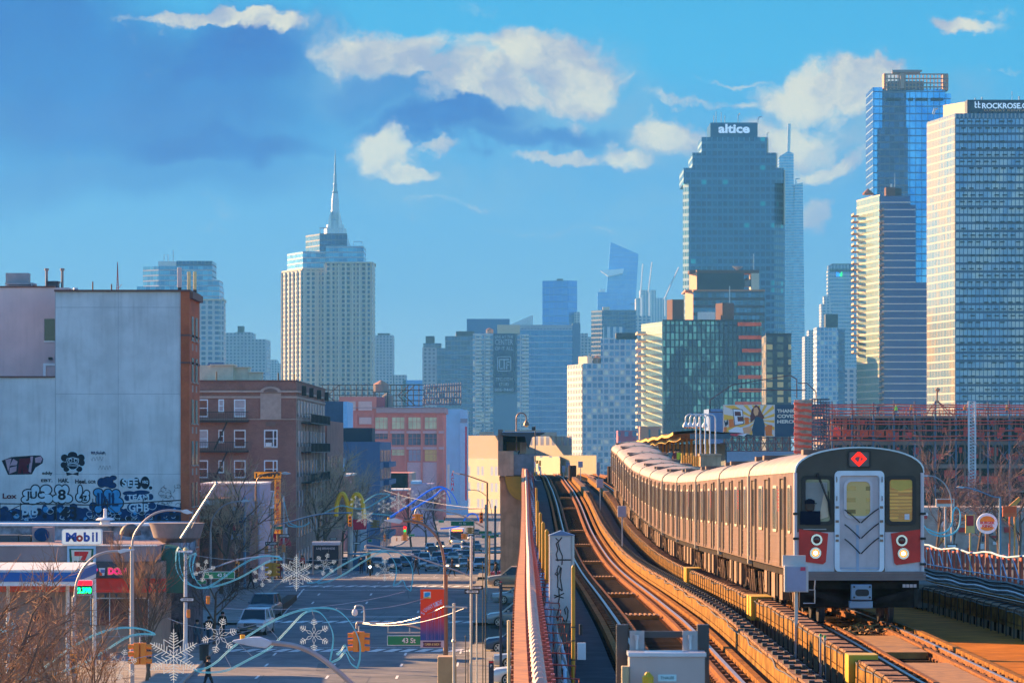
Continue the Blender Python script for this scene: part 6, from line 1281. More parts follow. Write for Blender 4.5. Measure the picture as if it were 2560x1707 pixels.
# ================= street furniture and holiday lights# ================= street furniture and holiday lights
m_pole=mat('lamp_pole_grey',(.42,.38,.38),.5,.4,var=.1);m_poleb=mat('lamp_pole_brown',(.26,.15,.10),.5,.4);m_head=mat('lamp_head',(.50,.56,.64),.5,.1)
def spl(pts,n=5):
    P_=[Vector(p)for p in pts];out=[]
    for i in range(len(P_)-1):
        a,b2,c,e=P_[max(0,i-1)],P_[i],P_[i+1],P_[min(len(P_)-1,i+2)]
        for k in range(n):
            t=k/n;out.append(.5*((2*b2)+(c-a)*t+(2*a-5*b2+4*c-e)*t*t+(3*b2-a-3*c+e)*t**3))
    return out+[P_[-1]]
def street_lamp(px,d,arm,head,label,m=None,r=.09,gz=None):
    m=m or m_pole;x=X(px,d);g=gz if gz is not None else zst(d)+(.14 if gz is None else 0)
    t=thing('street_lamp',label,'street lamp',(x,d,g),'street lamps');a=[P(p,y,d)for p,y in arm]
    MB().tube([(x,d,g),(x,d,a[0].z)],r,8,rs=[r*1.35,r]).build('pole',m,t,smooth=True)
    MB().tube([(x,d,a[0].z-.05)]+spl(a),r*.6,8).build('arm',m,t,smooth=True)
    (hx,hy),(tx,ty)=head;s_=1 if tx>hx else-1;p0,p1=P(hx,hy,d),P(tx,ty,d);L_=(p1-p0).length;h=min(.16,L_*.14)
    q=MB();q.plate([(p0.x,p0.z-h*.2),(p0.x+s_*L_*.15,p0.z-h),(p0.x+s_*L_*.55,p1.z-h*.9),(p1.x,p1.z-h*.2),(p1.x,p1.z+h*.1),(p0.x+s_*L_*.5,p0.z+h),(p0.x+s_*L_*.3,p0.z+h),(p0.x,p0.z+h*.2)],d-.13,d+.13);hd=q.build('lamp_head',m_head,t,bevel=.02)
    q=MB();q.cyl((p0.x+s_*L_*.75,d,p1.z+h*.2),(p0.x+s_*L_*.75,d,p1.z+h*1.1),.05,8);q.build('photocell',m_am,hd);return t
street_lamp(1010,83,[(1010,1850),(930,1760),(870,1700),(800,1642),(740,1614),(672,1605)],((680,1605),(582,1601)),'nearest street lamp head reaching in from below at lower left')
street_lamp(330,200,[(330,1365),(336,1336),(355,1308),(385,1284),(420,1275),(455,1277)],((453,1277),(482,1281)),'grey street lamp with a tall arc, its pole right of the petrol station shop')
street_lamp(185,165,[(187,1490),(192,1455),(208,1420),(235,1392),(265,1380),(297,1377)],((295,1377),(336,1373)),'grey street lamp arching over the blue fuel canopy')
street_lamp(526,300,[(526,1330),(530,1300),(545,1275),(570,1258),(603,1252)],((602,1252),(628,1251)),'street lamp arching above the SUNNYSIDE wall banner')
street_lamp(775,480,[(775,1230),(776,1218),(781,1210),(790,1208)],((775,1231),(765,1231)),'distant street lamp before the brown brick fire escapes')
street_lamp(1114,168,[(1112,1435),(1110,1400),(1098,1352),(1070,1318),(1040,1303),(1008,1302)],((1006,1302),(960,1300)),'brown arched street lamp above the large SUNNYSIDE banner',m_poleb)
street_lamp(1218,380,[(1218,1206),(1190,1196),(1160,1186),(1145,1184)],((1150,1184),(1128,1180)),'tall lamp with a straight arm just left of the concrete pier',m_poleb)
street_lamp(640,345,[(640,1215),(645,1195),(665,1184),(700,1182)],((704,1182),(727,1183)),'blue grey lamp arching over the yellow wine sign',m_poleb)
street_lamp(1185,520,[(1232,1300),(1222,1250),(1200,1228),(1175,1224)],((1178,1224),(1165,1223)),'thin curved lamp near the far end of the street',m_poleb,.07)
street_lamp(2380,330,[(2380,1262),(2374,1232),(2360,1208),(2338,1192),(2318,1189)],((2320,1189),(2305,1189)),'lamp arching left just right of the train roof',m_pole,gz=-1)
street_lamp(2500,330,[(2500,1243),(2480,1240),(2450,1228),(2420,1219),(2410,1218)],((2410,1218),(2391,1217)),'blue armed lamp at the right edge before the building site',mat('lamp_blue',(.12,.25,.36),.5),gz=-1)
t=thing('street_lamp','lamp post with a flat horizontal head beside the 42 St sign','street lamp',(X(464,230),230,zst(230)),'street lamps');MB().cyl((X(464,230),230,zst(230)),(X(464,230),230,Z(1382,230)),.13,8,.09).build('pole',m_head,t,smooth=True);MB().box(X(446,230),X(480,230),229.7,230.3,Z(1380,230),Z(1376,230)).build('lamp_head',m_white,t)
q=MB().lathe([(.1,0),(.16,.08),(.04,.2)],P(464,1376,230),8);q.build('cap',m_anty,t)
def pole(px,y0,y1,d,w_,m,label,cat='pole',nm='street_pole'):
    g=zst(d)if y1 is None else Z(y1,d)
    q=MB().cyl((X(px,d),d,g),(X(px,d),d,Z(y0,d)),w_/F*d/2,8,w_/F*d/2*.85);q.cyl((X(px,d),d,Z(y0,d)),(X(px,d),d,Z(y0-2,d)),w_/F*d/2*1.2,8,.01)
    return q.build(nm,m,loc=(X(px,d),d,g),label=label,cat=cat,smooth=True)
m_white_p=mat('pale_pole2',(.55,.53,.48),.5,.2);m_blue_p=mat('blue_pole',(.14,.28,.42),.5,.2)
pole(612,1243,None,318,7,m_blue_p,'stout blue pole right of the SUNNYSIDE wall banner')
pole(681,1270,None,332,6,m_white_p,'pale signal pole on the far left corner of 42 St','signal pole')
pole(709,1240,None,345,5,m_head,'thinner blue grey pole right of the corner signal pole')
pole(1178,1340,None,150,7,m_white_p,'tall pale pole standing left of the parked cars','signal pole')
pole(1215,1262,None,300,7,m_white_p,'tall pale pole carrying the 41 St sign','signal pole')
pole(1135,1508,None,140,8,m_white_p,'short thick cream pole with side arms right of the big banner')
pole(1224,1340,None,330,4,m_yel,'slim yellow post before the concrete pier','post')
pole(1238,1265,None,420,6,mat('navy_pole',(.04,.08,.14),.5),'dark blue pole beside the concrete pier')
pole(770,1215,None,470,3,m_white_p,'thin pale pole among the bare street trees')
pole(599,1358,None,330,3,m_white_p,'thin pale pole above the parked white car')
pole(1192,1470,None,175,4,m_white_p,'slim sign pole behind the ONE WAY signs')
for px,y,l,m in((1207,1405,'left',m_black),(1214,1385,'middle',m_black),(1164,1590,'lower left',m_black),(1170,1620,'lower right',m_black)):pole(px,y,None,190,2.6,m,'thin black rod, %s of the dark rods near the kerb'%l,'rod','thin_rod')
pole(1272,1551,None,120,10,mat('cream_post',(.62,.55,.36),.6),'broad cream post standing in front of the parked blue car','post')
q=MB();q.cyl(P(1113,1515,140),P(1168,1518,140),.035,6);q.lathe([(.06,-.06),(.09,0),(.05,.08)],P(1135,1602,140),8);q.build('side_arm',m_white_p,[o for o in bpy.data.objects if o.name.startswith('street_pole')and o.get('label','').startswith('short thick')][0])
m_sig=mat('signal_yellow',(.85,.33,.01),.5,var=.1);m_sigo=mat('signal_orange',(.85,.26,.02),.5,var=.1);m_hole=mat('visor_dark',(.03,.02,.015),.7)
def signal(px,yt,yb,d,label,kind='cluster',mt=None,loc=None):
    mt=mt or m_sig;h=(yb-yt)/F*d;s_=h/1.0;zt=Z(yt,d);x=X(px,d)
    t=thing('traffic_light',label,'traffic light',(x,d,zt-h),'yellow traffic lights')
    for k,(dx,dy)in enumerate(((-.16,0),(.16,0),(0,.16))if kind=='cluster' else((0,0),)):
        q=MB();w_=.13 if kind=='cluster' else .15
        q.box(x+(dx-w_)*s_,x+(dx+w_)*s_,d+(dy-.14+k*.004)*s_,d+(dy+.12)*s_,zt-h,zt)
        bd=q.build('housing',mt,t,bevel=.015*s_);q=MB();q2=MB()
        for i in range(3):
            zc=zt-h*(i+.5)/3
            if kind=='single' or k==2:sx_,ax=0,'y'
            else:sx_,ax=(-1 if dx<0 else 1),'x'
            if ax=='x':
                a=x+(dx+sx_*w_)*s_;q.tube([(a,d,zc),(a+sx_*.26*s_,d,zc-.02*s_)],.115*s_,10,cap=False);q2.cyl((a+sx_*.02,d,zc),(a+sx_*.06*s_,d,zc),.10*s_,10)
            elif kind=='single':q.tube([(x,d-.14*s_,zc),(x,d-.34*s_,zc-.02*s_)],.115*s_,10,cap=False);q2.cyl((x,d-.15*s_,zc),(x,d-.17*s_,zc),.10*s_,10)
        if q.v:q.build('visor',mt,bd);q2.build('lens',m_hole,bd)
    MB().cyl((x,d,zt),(x,d,zt+.28*s_),.03*s_,6).build('hanger',m_steel,t);return t
sg_list=[(897,1578,1628,175,'large yellow traffic light cluster hanging left of the 43 St sign','cluster',m_sigo),(350,1606,1660,160,'orange traffic light cluster between two white snowflakes at lower left','cluster',m_sigo),
(184,1632,1682,160,'single yellow traffic light on a pole inside the bare tree at lower left','single',m_sig),(681,1406,1440,300,'yellow traffic light cluster on the far left corner of 42 St','cluster',m_sig),
(593,1405,1440,250,'flat yellow signal seen edge on right of the 42 St sign','single',m_sig),(922,1379,1411,300,'bright yellow signal above the stopped motorcyclist','single',m_sig),(875,1288,1315,380,'yellow signal hanging before the golden arches','single',m_sig),
(1044,1284,1308,370,'yellow signal pair hanging left of the 41 St sign','cluster',m_sig),(1203,1280,1307,330,'orange signal fixed to the 41 St pole','single',m_sigo),(1175,1318,1334,520,'small orange signal pair below the 41 St sign','cluster',m_sigo),(1161,1333,1348,560,'small bright orange signal above the oncoming cars','cluster',m_sigo),
(1012,1336,1351,560,'orange signal under a red lit light near the far stores','cluster',m_sigo),(937,1299,1319,480,'brown yellow signal pair before the blue panel building','cluster',mat('signal_brown',(.35,.2,.06),.6)),(962,1335,1353,560,'pale amber signal left of the red light','single',m_sig),(992,1343,1352,620,'tiny orange signal among the far signs','single',m_sigo),(1111,1290,1300,700,'tiny signal on a thin pole far down the street','single',m_sigo)]
for a in sg_list:signal(a[0],a[1],a[2],a[3],a[4],a[5],a[6])
rl=MB();rl.box(X(1009,555),X(1016,555),555,555.3,Z(1336,555),Z(1314,555));r_=rl.build('traffic_light',m_sig,loc=(X(1012,555),555,Z(1336,555)),label='far signal showing a lit red light over green',cat='traffic light');q=MB();q.cyl(P(1012,1318,554.9),P(1012,1318,554.6),.22,10);q.mi=1;q.cyl(P(1012,1326,554.9),P(1012,1326,554.6),.18,10);q.build('lens',[mat('red_light',S(255,20,30),emit=.8),mat('green_light',S(0,200,90),emit=.6)],r_)
for px,y,d,l in((520,1499,225,'orange pedestrian signal on the pole below the 42 St sign'),(471,1533,225,'orange pedestrian signal on the flat headed lamp post'),(666,1374,325,'orange pedestrian signal left of the pale corner pole'),(709,1370,343,'orange pedestrian signal on the thinner corner pole')):
    q=MB().cbox(P(px,y,d),9/F*d,.25,20/F*d);q.cbox(P(px,y,d)-Vector((0,.14,0)),7/F*d,.04,16/F*d);q.build('walk_signal',m_sigo,loc=P(px,y+10,d),label=l,cat='pedestrian signal',group='orange pedestrian signals',bevel=.02)
def mast_arm(pts,d,w_,m,label,px_pole=None,y_base=None):
    t=thing('mast_arm',label,'signal mast arm',P(pts[0][0],pts[0][1],d),'signal mast arms');k=len(pts)
    MB().tube(spl([P(p[0],p[1],d)for p in pts]),w_/F*d/2,8).build('arm',m,t,smooth=True);return t
ma=mast_arm([(1112,1608),(1090,1590),(1051,1570),(1010,1560),(975,1557),(905,1555),(893,1556),(891,1570)],170,5,mat('mast_tan',(.48,.36,.30),.5,.2),'tan mast arm carrying the 43 St sign and big traffic light')
MB().tube(spl([P(x_,y_,170)for x_,y_ in((911,1556),(911,1530),(908,1516),(900,1512),(890,1514),(887,1522))]),.035,6).build('camera_bracket',m_steel,ma);MB().lathe([(.02,-.26),(.10,-.22),(.13,-.1),(.10,0),(.05,.05)],P(887,1524,170),12).build('dome_camera',m_white,ma)
q=MB();q.tube([P(970,1560,170),P(970,1580,170)],.03,5);q.tube([P(1024,1568,170),P(1024,1583,170)],.03,5);q.tube([P(968,1580,170),P(1052,1580,170)],.035,5);q.build('sign_hanger',m_steel,ma)
mast_arm([(470,1440),(530,1420),(590,1400),(650,1391),(700,1390)],250,4,m_head,'pale mast arm sweeping right above the 42 St sign')
mast_arm([(1178,1440),(1140,1425),(1080,1405),(1000,1378),(919,1362),(919,1380)],160,4,m_pole,'long mast arm sloping left over the oncoming traffic')
mast_arm([(1210,1318),(1160,1290),(1110,1277),(1060,1271),(1042,1272),(1038,1284)],330,4,m_white_p,'white curved mast arm of the 41 St signals')
mast_arm([(1216,1270),(1150,1272),(1060,1274)],331,2.4,m_white_p,'straight white brace above the 41 St mast arm')
mast_arm([(684,1314),(730,1302),(800,1285),(880,1281)],340,3.5,m_blue_p,'blue grey mast arm in front of the bare street trees')
mast_arm([(1172,1358),(1140,1345),(1100,1330),(1060,1322)],420,3,m_pole,'short far mast arm above the bus')
mast_arm([(890,1340),(930,1325),(990,1315),(1020,1314)],520,2.5,mat('navy_pole',(.04,.08,.14)),'dark far mast arm holding the lit red signal')
m_sgreen=mat('sign_green',S(0,130,80),.4,var=.05);m_sw=mat('sign_white',(.8,.8,.8),.5)
def name_sign(px,py,w_,h,d,txt,label,tw=None):
    t=MB().box(X(px-w_/2,d),X(px+w_/2,d),d,d+.06,Z(py+h/2,d),Z(py-h/2,d)).build('street_sign',m_sw,loc=P(px,py+h/2,d),label=label,cat='street sign',group='green street name signs')
    b_=.06*h;MB().box(X(px-w_/2+b_,d),X(px+w_/2-b_,d),d-.01,d-.001,Z(py+h/2-b_,d),Z(py-h/2+b_,d)).build('face',m_sgreen,t)
    if txt:q=MB();q.text(txt,P(px+w_*(.10 if w_>60 else 0),py,d-.015),(tw or w_*.38)/F*d,h*.52/F*d,bold=.02,th=.004);q.build('lettering',m_sw,t)
name_sign(1013,1600,90,25,169,'43 St','large green 43 St sign hanging left of the SUNNYSIDE banner');name_sign(548,1437,78,18,240,'42 St','green 42 St sign over the left sidewalk',26);name_sign(1156,1308,58,12,320,'41 St','green 41 St sign over the far street',18)
for px,y,w_,h,d,l in((504,1454,24,10,245,'small blank green sign under the 42 St sign'),(695,1319,24,8,338,'small green sign below the wine sign'),(1029,1337,16,6,560,'tiny green sign among the far stores'),(1213,1330,33,7,430,'dark green sign behind the 41 St pole'),(1222,1341,36,8,428,'lower dark green sign behind the 41 St pole'),(1243,1338,8,7,430,'tiny green sign touching the concrete pier'),(890,1314,12,6,500,'tiny green sign in front of the golden arches'),(925,1351,10,7,520,'tiny green sign over the glass bus shelter'),(1103,1303,14,6,640,'tiny green sign left of the 41 St sign')):name_sign(px,y,w_,h,d,None,l)
def one_way(px,py,w_,h,d,left,label,txt=True):
    t=MB().box(X(px-w_/2,d),X(px+w_/2,d),d,d+.03,Z(py+h/2,d),Z(py-h/2,d)).build('one_way_sign',m_hole,loc=P(px,py+h/2,d),label=label,cat='one way sign',group='ONE WAY signs')
    s_=-1 if left else 1;q=MB();a,b2=px+s_*w_*.44,px-s_*w_*.42
    q.plate([(X(x_,d),Z(y_,d))for x_,y_ in((a,py),(a-s_*w_*.16,py-h*.38),(a-s_*w_*.16,py-h*.25),(b2,py-h*.25),(b2,py+h*.25),(a-s_*w_*.16,py+h*.25),(a-s_*w_*.16,py+h*.38))],d-.012,d-.001);q.mi=1
    if txt:q.text('ONE WAY',P(px-s_*w_*.04,py,d-.016),w_*.56/F*d,h*.28/F*d,bold=.03,th=.003)
    q.build('arrow',[m_sw,m_hole],t)
one_way(467,1498,39,13,228,True,'ONE WAY sign pointing left on the flat headed lamp post');one_way(1180,1478,37,11,148,True,'ONE WAY sign pointing left, lower of the two by the parked cars');one_way(1190,1468,34,10,174,False,'ONE WAY sign behind and above the other by the parked cars')
one_way(678,1358,30,9,330,False,'ONE WAY sign pointing right, lower of the two at the 42 St corner');one_way(711,1339,28,9,344,False,'ONE WAY sign pointing right, higher of the two at the 42 St corner');one_way(910,1339,18,5,500,False,'small far ONE WAY sign right of the trees',False);one_way(892,1357,18,5,500,False,'small lower far ONE WAY sign right of the trees',False);one_way(833,1346,18,5,500,True,'small far ONE WAY sign pointing left under the trees',False);one_way(2380,1364,26,10,300,False,'ONE WAY sign behind the red fence on the right',False)
D_=166;bm,bb=newmat('banner_sunset');t_=nd('ShaderNodeTexCoord');s1=nd('ShaderNodeSeparateXYZ');lk(t_.outputs['Object'],s1.inputs[0]);rp=nd('ShaderNodeValToRGB');e=rp.color_ramp
e.elements[0].position=0;e.elements[0].color=S(30,85,160);e.elements[1].position=1;e.elements[1].color=S(255,75,20)
for p_,c_ in((.22,S(70,80,150)),(.42,S(190,70,100)),(.58,S(250,70,35))):k=e.elements.new(p_);k.color=c_
lk(mrange(s1.outputs[2],.0,146/F*D_,t='LINEAR'),rp.inputs[0]);lk(rp.outputs[0],bb.inputs['Base Color']);bb.inputs['Roughness'].default_value=.8
bn=MB().box(X(1051,D_),X(1110,D_),D_,D_+.02,Z(1600,D_),Z(1472,D_)).build('street_banner',bm,loc=(X(1080,D_),D_,Z(1618,D_)),label='large orange to blue SUNNYSIDE banner hanging from the brown lamp pole',cat='banner')
q=MB();q.box(X(1051,D_),X(1110,D_),D_,D_+.02,Z(1618,D_),Z(1600.1,D_));q.mi=1;q.plate([(X(x_,D_),Z(y_,D_))for x_,y_ in((1057,1603),(1103,1603),(1101,1609),(1103,1616),(1057,1616),(1059,1609))],D_-.012,D_-.001);q.mi=2;q.text('CUMBIA & SABOR',P(1080,1609.5,D_-.014),38/F*D_,6/F*D_,bold=.03,th=.003);q.build('footer',[mat('footer_lilac',S(215,185,200)),mat('footer_purple',S(90,25,70)),mat('footer_gold',S(245,200,130))],bn)
q=MB();ltr='SUNNYSIDE'
for i,ch in enumerate(ltr):
    a=i/8;x_=1057+a*46;y_=1532-26*(a**.62)-2*a;an=R(52*(1-a)**1.1+8)
    q.text(ch,P(x_,y_,D_-.01),5.2/F*D_,(10+1.5*a)/F*D_,right=(cos(an),0,sin(an)),up=(-sin(an),0,cos(an)),bold=.02,th=.003)
q.build('lettering',mat('banner_lilac',S(225,200,235)),bn)
q=MB();q.box(X(1059,D_),X(1077,D_),D_-.012,D_-.001,Z(1495,D_),Z(1478,D_));q.mi=1;q.plate([(X(1061,D_),Z(1491,D_)),(X(1061,D_),Z(1482,D_)),(X(1069,D_),Z(1479.5,D_)),(X(1075,D_),Z(1480,D_)),(X(1075,D_),Z(1487,D_)),(X(1068,D_),Z(1491,D_))],D_-.02,D_-.013);q.mi=2;q.box(X(1059,D_),X(1077,D_),D_-.02,D_-.013,Z(1495,D_),Z(1492,D_));q.build('emblem',[m_white,mat('emblem_blue',S(20,160,230)),mat('emblem_lime',S(200,210,90))],bn)
q=MB()
for x0,x1,yt in((1082,1102,1520),(1087,1097,1524),(1066,1082,1546),(1070,1078,1549)):q.tube([P(x0,1598,D_-.01),P(x0,yt+8,D_-.01),P(x0+(x1-x0)*.2,yt+2,D_-.01),P((x0+x1)/2,yt,D_-.01),P(x1-(x1-x0)*.2,yt+2,D_-.01),P(x1,yt+8,D_-.01),P(x1,1598,D_-.01)],.008,4)
q.build('arch_print',mat('arch_lilac',S(175,130,190)),bn);MB().cyl(P(1050,1471,D_),P(1112,1471,D_),.02,6).build('banner_rod',m_steel,bn)
m_flake=mat('snowflake_frame',(.92,.84,.70),.6,emit=.06)  # faint glow added to brighten the frames, though unlit by day
def flake_small(root,r,th):
    q=MB();q.tube([(0,0,0),(0,0,r)],th*.01,3)
    for k in range(6):
        a=k*pi/3;u_=Vector((sin(a),0,cos(a)));v_=Vector((cos(a),0,-sin(a)))
        for f0,ln in((.62,.20),(.74,.17),(.86,.12)):
            for s_ in(-1,1):q.bar(u_*r*f0,u_*r*(f0+ln*.55)+v_*s_*r*ln,th*1.25)
        q.bar(u_*r*.52,u_*r,th)
        q.bar(u_*r*.08,u_*r*.34+v_*r*.09,th*.7);q.bar(u_*r*.34+v_*r*.09,u_*r*.54,th*.7);q.bar(u_*r*.08,u_*r*.34-v_*r*.09,th*.7);q.bar(u_*r*.34-v_*r*.09,u_*r*.54,th*.7)
    return q
def flake_big(root,r,th):
    q=MB()
    for k in range(6):
        a=k*pi/3;u_=Vector((sin(a),0,cos(a)));v_=Vector((cos(a),0,-sin(a)));q.bar((0,0,0),u_*r,th)
        for f0,ln in((.30,.20),(.52,.17),(.62,.16),(.72,.13),(.82,.10)):
            for s_ in(-1,1):q.bar(u_*r*f0,u_*r*(f0+ln*.5)+v_*s_*r*ln,th)
        b2=a+pi/6;w_=Vector((sin(b2),0,cos(b2)));n2=Vector((sin(a+pi/3),0,cos(a+pi/3)))
        q.bar(u_*r*.40,w_*r*.72,th*.8);q.bar(w_*r*.72,n2*r*.40,th*.8);q.bar(u_*r*.10,w_*r*.30,th*.7);q.bar(w_*r*.30,n2*r*.10,th*.7)
    return q
fl=[(68,1628,41,150,0,6,'small white snowflake inside the leftmost blue wave light'),(305,1660,40,150,0,12,'small snowflake touching the orange signal cluster'),(548,1588,46,152,0,14,'small tilted snowflake below the white parked car'),(785,1586,41,160,0,0,'small snowflake under the big blue arch, centre of the street'),(511,1426,29,232,0,12,'small snowflake left of the 42 St sign'),(656,1440,27,235,0,0,'small snowflake before the yellow corner signal'),(813,1410,29,250,0,14,'small snowflake in front of the LNJ BRANDS shelter'),(962,1424,28,255,0,0,'small snowflake among the stopped cars under the blue arch'),
(434,1640,68,150,1,0,'largest snowflake with star outline at lower left'),(741,1431,46,235,1,0,'large star outlined snowflake over the left end of the far crosswalk'),(996,1255,26,330,1,0,'star outlined snowflake before the pink blocks'),(889,1254,16,340,0,0,'tiny snowflake between the golden arches'),(959,1265,17,345,0,0,'tiny snowflake before the blue panel building'),(1030,1240,15,350,0,10,'tiny snowflake right of the star outlined one'),(1099,1239,16,350,0,0,'tiny snowflake under the distant deep blue arch'),(912,1292,24,335,1,0,'faint star snowflake low beside the golden arches')]
for px,py,r,d,k,rot,l in fl:
    R_=r/F*d;q=(flake_big if k else flake_small)(None,R_,max(.016,R_*.030));o=q.build('snowflake_light',m_flake,loc=(0,0,0),label=l,cat='snowflake light',group='white snowflake lights');o.location=P(px,py,d);o.rotation_euler=(0,R(rot),0)
    if r>20:q=MB();q.tube([(0,.0,R_),(0,0,R_*1.25)],.008,3);w_=q.build('hanging_wire',m_steel);w_.parent=o
m_wave=mat('pale_blue_tube',(.14,.52,.66),.4,emit=.02,ecol=(.1,.6,.8));m_waved=mat('deep_blue_tube',S(20,110,230),.5,emit=.1)  # slight glow added to tubes that are off by day
def wave(lines,ox,oy,d,label,m=None,r=.018,k=4.52,off=2.6,cross=()):
    t=thing('wave_light',label,'wave light',P(ox+lines[0][0][0]/k,oy+lines[0][0][1]/k,d),'blue wave lights')
    for ln in lines:
        for s_ in(0,1):
            pts=spl([P(ox+a/k+s_*off*.7,oy+b2/k+s_*off,d+s_*.02)for a,b2 in ln],5);MB().tube(pts,r,5).build('light_tube',m or m_wave,t,smooth=True)
    if cross:
        q=MB()
        for a,b2,c,e_ in cross:q.tube([P(ox+a/k,oy+b2/k,d),P(ox+c/k,oy+e_/k,d)],.012,4)
        q.build('brace',m_steel,t)
wave([[(-200,1100),(-60,1000),(60,930),(165,885),(140,980),(105,1120),(95,1250),(130,1380),(230,1480),(330,1500),(430,1440),(620,1290),(840,1140),(1040,1030),(1250,955),(1450,935),(1620,955),(1750,1005)],[(1750,1010),(1560,1010),(1400,1060),(1180,1200),(950,1330),(700,1430),(400,1515),(150,1500),(0,1445),(-120,1350)],[(-150,1160),(0,1010),(75,975),(40,1120),(20,1240),(60,1390),(160,1480)]],0,1360,152,'long blue wave light at lower left above the bare tree',cross=((740,1230,840,1380),(1060,1060,1220,1230),(1320,960,1370,1080)))
wave([[(120,840),(92,900),(85,1010),(100,1110),(180,1230),(320,1290),(440,1290),(600,1200),(780,1070),(950,975),(1100,940),(1230,950),(1290,975)],[(1290,980),(1150,995),(980,1090),(800,1190),(600,1265),(420,1300),(300,1290),(180,1190),(130,1050),(120,900)],[(120,840),(170,900),(185,1000)],[(315,910),(290,980),(275,1080),(300,1190),(370,1280)],[(255,940),(240,1050),(280,1190)],[(315,910),(230,950),(200,990)]],420,1180,234,'blue wave light curling round the flat headed lamp post',r=.02,off=2.2,cross=((790,1040,800,1110),))
wave([[(290,1410),(430,1390),(560,1310),(700,1180),(900,1030),(1200,850),(1450,750),(1650,715),(1850,720),(1980,790),(2090,930),(2160,1100),(2165,1270),(2135,1390)],[(2135,1390),(2060,1335),(2000,1215),(1930,1285),(1820,1335)],[(1820,1335),(1850,1180),(1862,1030),(1820,900),(1720,770),(1610,745),(1510,790),(1350,960),(1150,1160),(900,1300),(650,1420),(400,1440),(290,1410)],[(2100,1300),(2040,1230),(2000,1135),(1950,1200),(1900,1240)]],420,1360,156,'largest blue arch light spanning the street above the near crosswalk',cross=((800,1120,970,1280),(640,1250,720,1400),(1100,900,1250,1070),(1905,720,1900,750),(1625,735,1640,800)))
wave([[(-60,1380),(60,1365),(200,1270),(340,1180),(520,1090),(700,1030),(850,1015),(980,1040),(1070,1110),(1125,1210),(1135,1330),(1110,1470)],[(1110,1470),(1060,1430),(1025,1350),(970,1390),(915,1410)],[(915,1410),(940,1320),(950,1210),(910,1110),(840,1035),(740,1050),(560,1150),(380,1270),(220,1350),(60,1385)]],780,1150,262,'blue arch light hanging over the stopped cars',r=.02,off=2)
wave([[(880,640),(1000,560),(1110,490),(1230,400),(1340,330),(1450,298),(1550,340),(1610,420),(1640,490)],[(1120,560),(1250,480),(1380,400),(1480,320),(1540,400),(1560,480)]],780,1150,350,'deep blue arch light before the pale blue building',m_waved,.05,off=1.6)
wave([[(580,480),(640,430),(720,385),(800,375),(880,385),(800,430),(700,490),(620,530),(520,545),(440,530),(330,510),(240,540),(140,590)],[(580,600),(680,600),(780,610),(900,620)]],780,1150,350,'faint blue wave light crossing the golden arches',r=.02,off=1.4)
wave([[(1450,770),(1560,760),(1680,730),(1740,640),(1800,600),(1860,620),(1880,680)]],780,1150,480,'small deep blue loop light above the bus',m_waved,.06,off=1.2)
wave([[(1340,570),(1360,600),(1440,612),(1540,600),(1600,560)],[(1290,260),(1310,330),(1330,430),(1370,560),(1450,600)]],420,1180,330,'thin blue loop light in the bare trees right of the wine sign',r=.02,off=1.5)
wave([[(0,470),(40,520),(110,540),(180,530),(230,490),(245,420),(240,370),(215,345),(195,380),(190,440),(160,500),(100,520),(20,490)],[(0,640),(60,650),(120,680)]],2310,1140,260,'blue ring light right of the train front',k=2.717,r=.035,off=1.6)
q=MB()
def wire(a,b2,d0,d1,sag=.3):
    p,r_=P(*a,d0),P(*b2,d1);q.tube([p.lerp(r_,t_)-Vector((0,0,sag*4*t_*(1-t_)))for t_ in[i/8 for i in range(9)]],.012,3)
wire((0,1588),(386,1588),152,152,.05);wire((40,1680),(640,1570),150,158);wire((905,1555),(1110,1515),170,165);wire((905,1558),(1160,1520),170,150);wire((560,1520),(1012,1478),156,168);wire((465,1382),(700,1390),230,240);wire((700,1392),(930,1385),240,260);wire((420,1545),(640,1560),150,156);wire((840,1520),(1110,1476),160,167);wire((960,1225),(1210,1270),340,330)
q.build('overhead_wire',m_steel,loc=P(700,1500,160),label='thin wires strung across the street carrying the holiday lights',cat='wires',kind='stuff')
D_=440;ar=thing('arches_sign','yellow double arch sign above the bare trees','sign',(X(875,D_),D_,zst(D_)));q=MB()
for a0,a1,pk in((841,870,1236),(877,908,1238)):q.tube(spl([P(a0-1,1290,D_),P(a0+1,1262,D_),P(a0+7,1242,D_),P((a0+a1)/2,pk-3,D_),P(a1-7,1242,D_),P(a1-1,1262,D_),P(a1+3,1306,D_)],5),.25,6)
q.build('arch',mat('arch_yellow',S(255,200,0),.4),ar);MB().cyl((X(875,D_),D_+.5,zst(D_)),(X(875,D_),D_+.5,Z(1290,D_)),.3,8).build('post',m_white_p,ar)
q=MB();q.plate([(X(882,D_),Z(1298,D_)),(X(918,D_),Z(1296,D_)),(X(916,D_),Z(1322,D_)),(X(884,D_),Z(1324,D_))],D_-.4,D_);q.build('red_board',mat('arch_red',S(200,15,60)),ar)
D_=400;sh_=thing('bus_shelter','bus shelter with a black poster reading LNJ BRANDS','bus shelter',(X(818,D_),D_,zst(D_)))
q=MB();pbox(q,780,850,1354,1362,D_,2);q.build('roof',m_head,sh_);q=MB();pbox(q,784,846,1363,1409,D_,.3);ps_=q.build('poster',mat('poster_navy',S(10,26,44),.5),sh_);q=MB();q.text('LNJ BRANDS',P(814,1371,D_-.02),46/F*D_,7/F*D_,bold=.02);q.build('lettering',mat('poster_text',S(190,195,200)),ps_)
q=MB();pbox(q,843,853,1355,1413,D_+.35,1.6,zst(D_));pbox(q,780,783,1362,1413,D_+.1,1.6,zst(D_));q.build('pillar',mat('shelter_tan',(.45,.36,.3),.7),sh_)
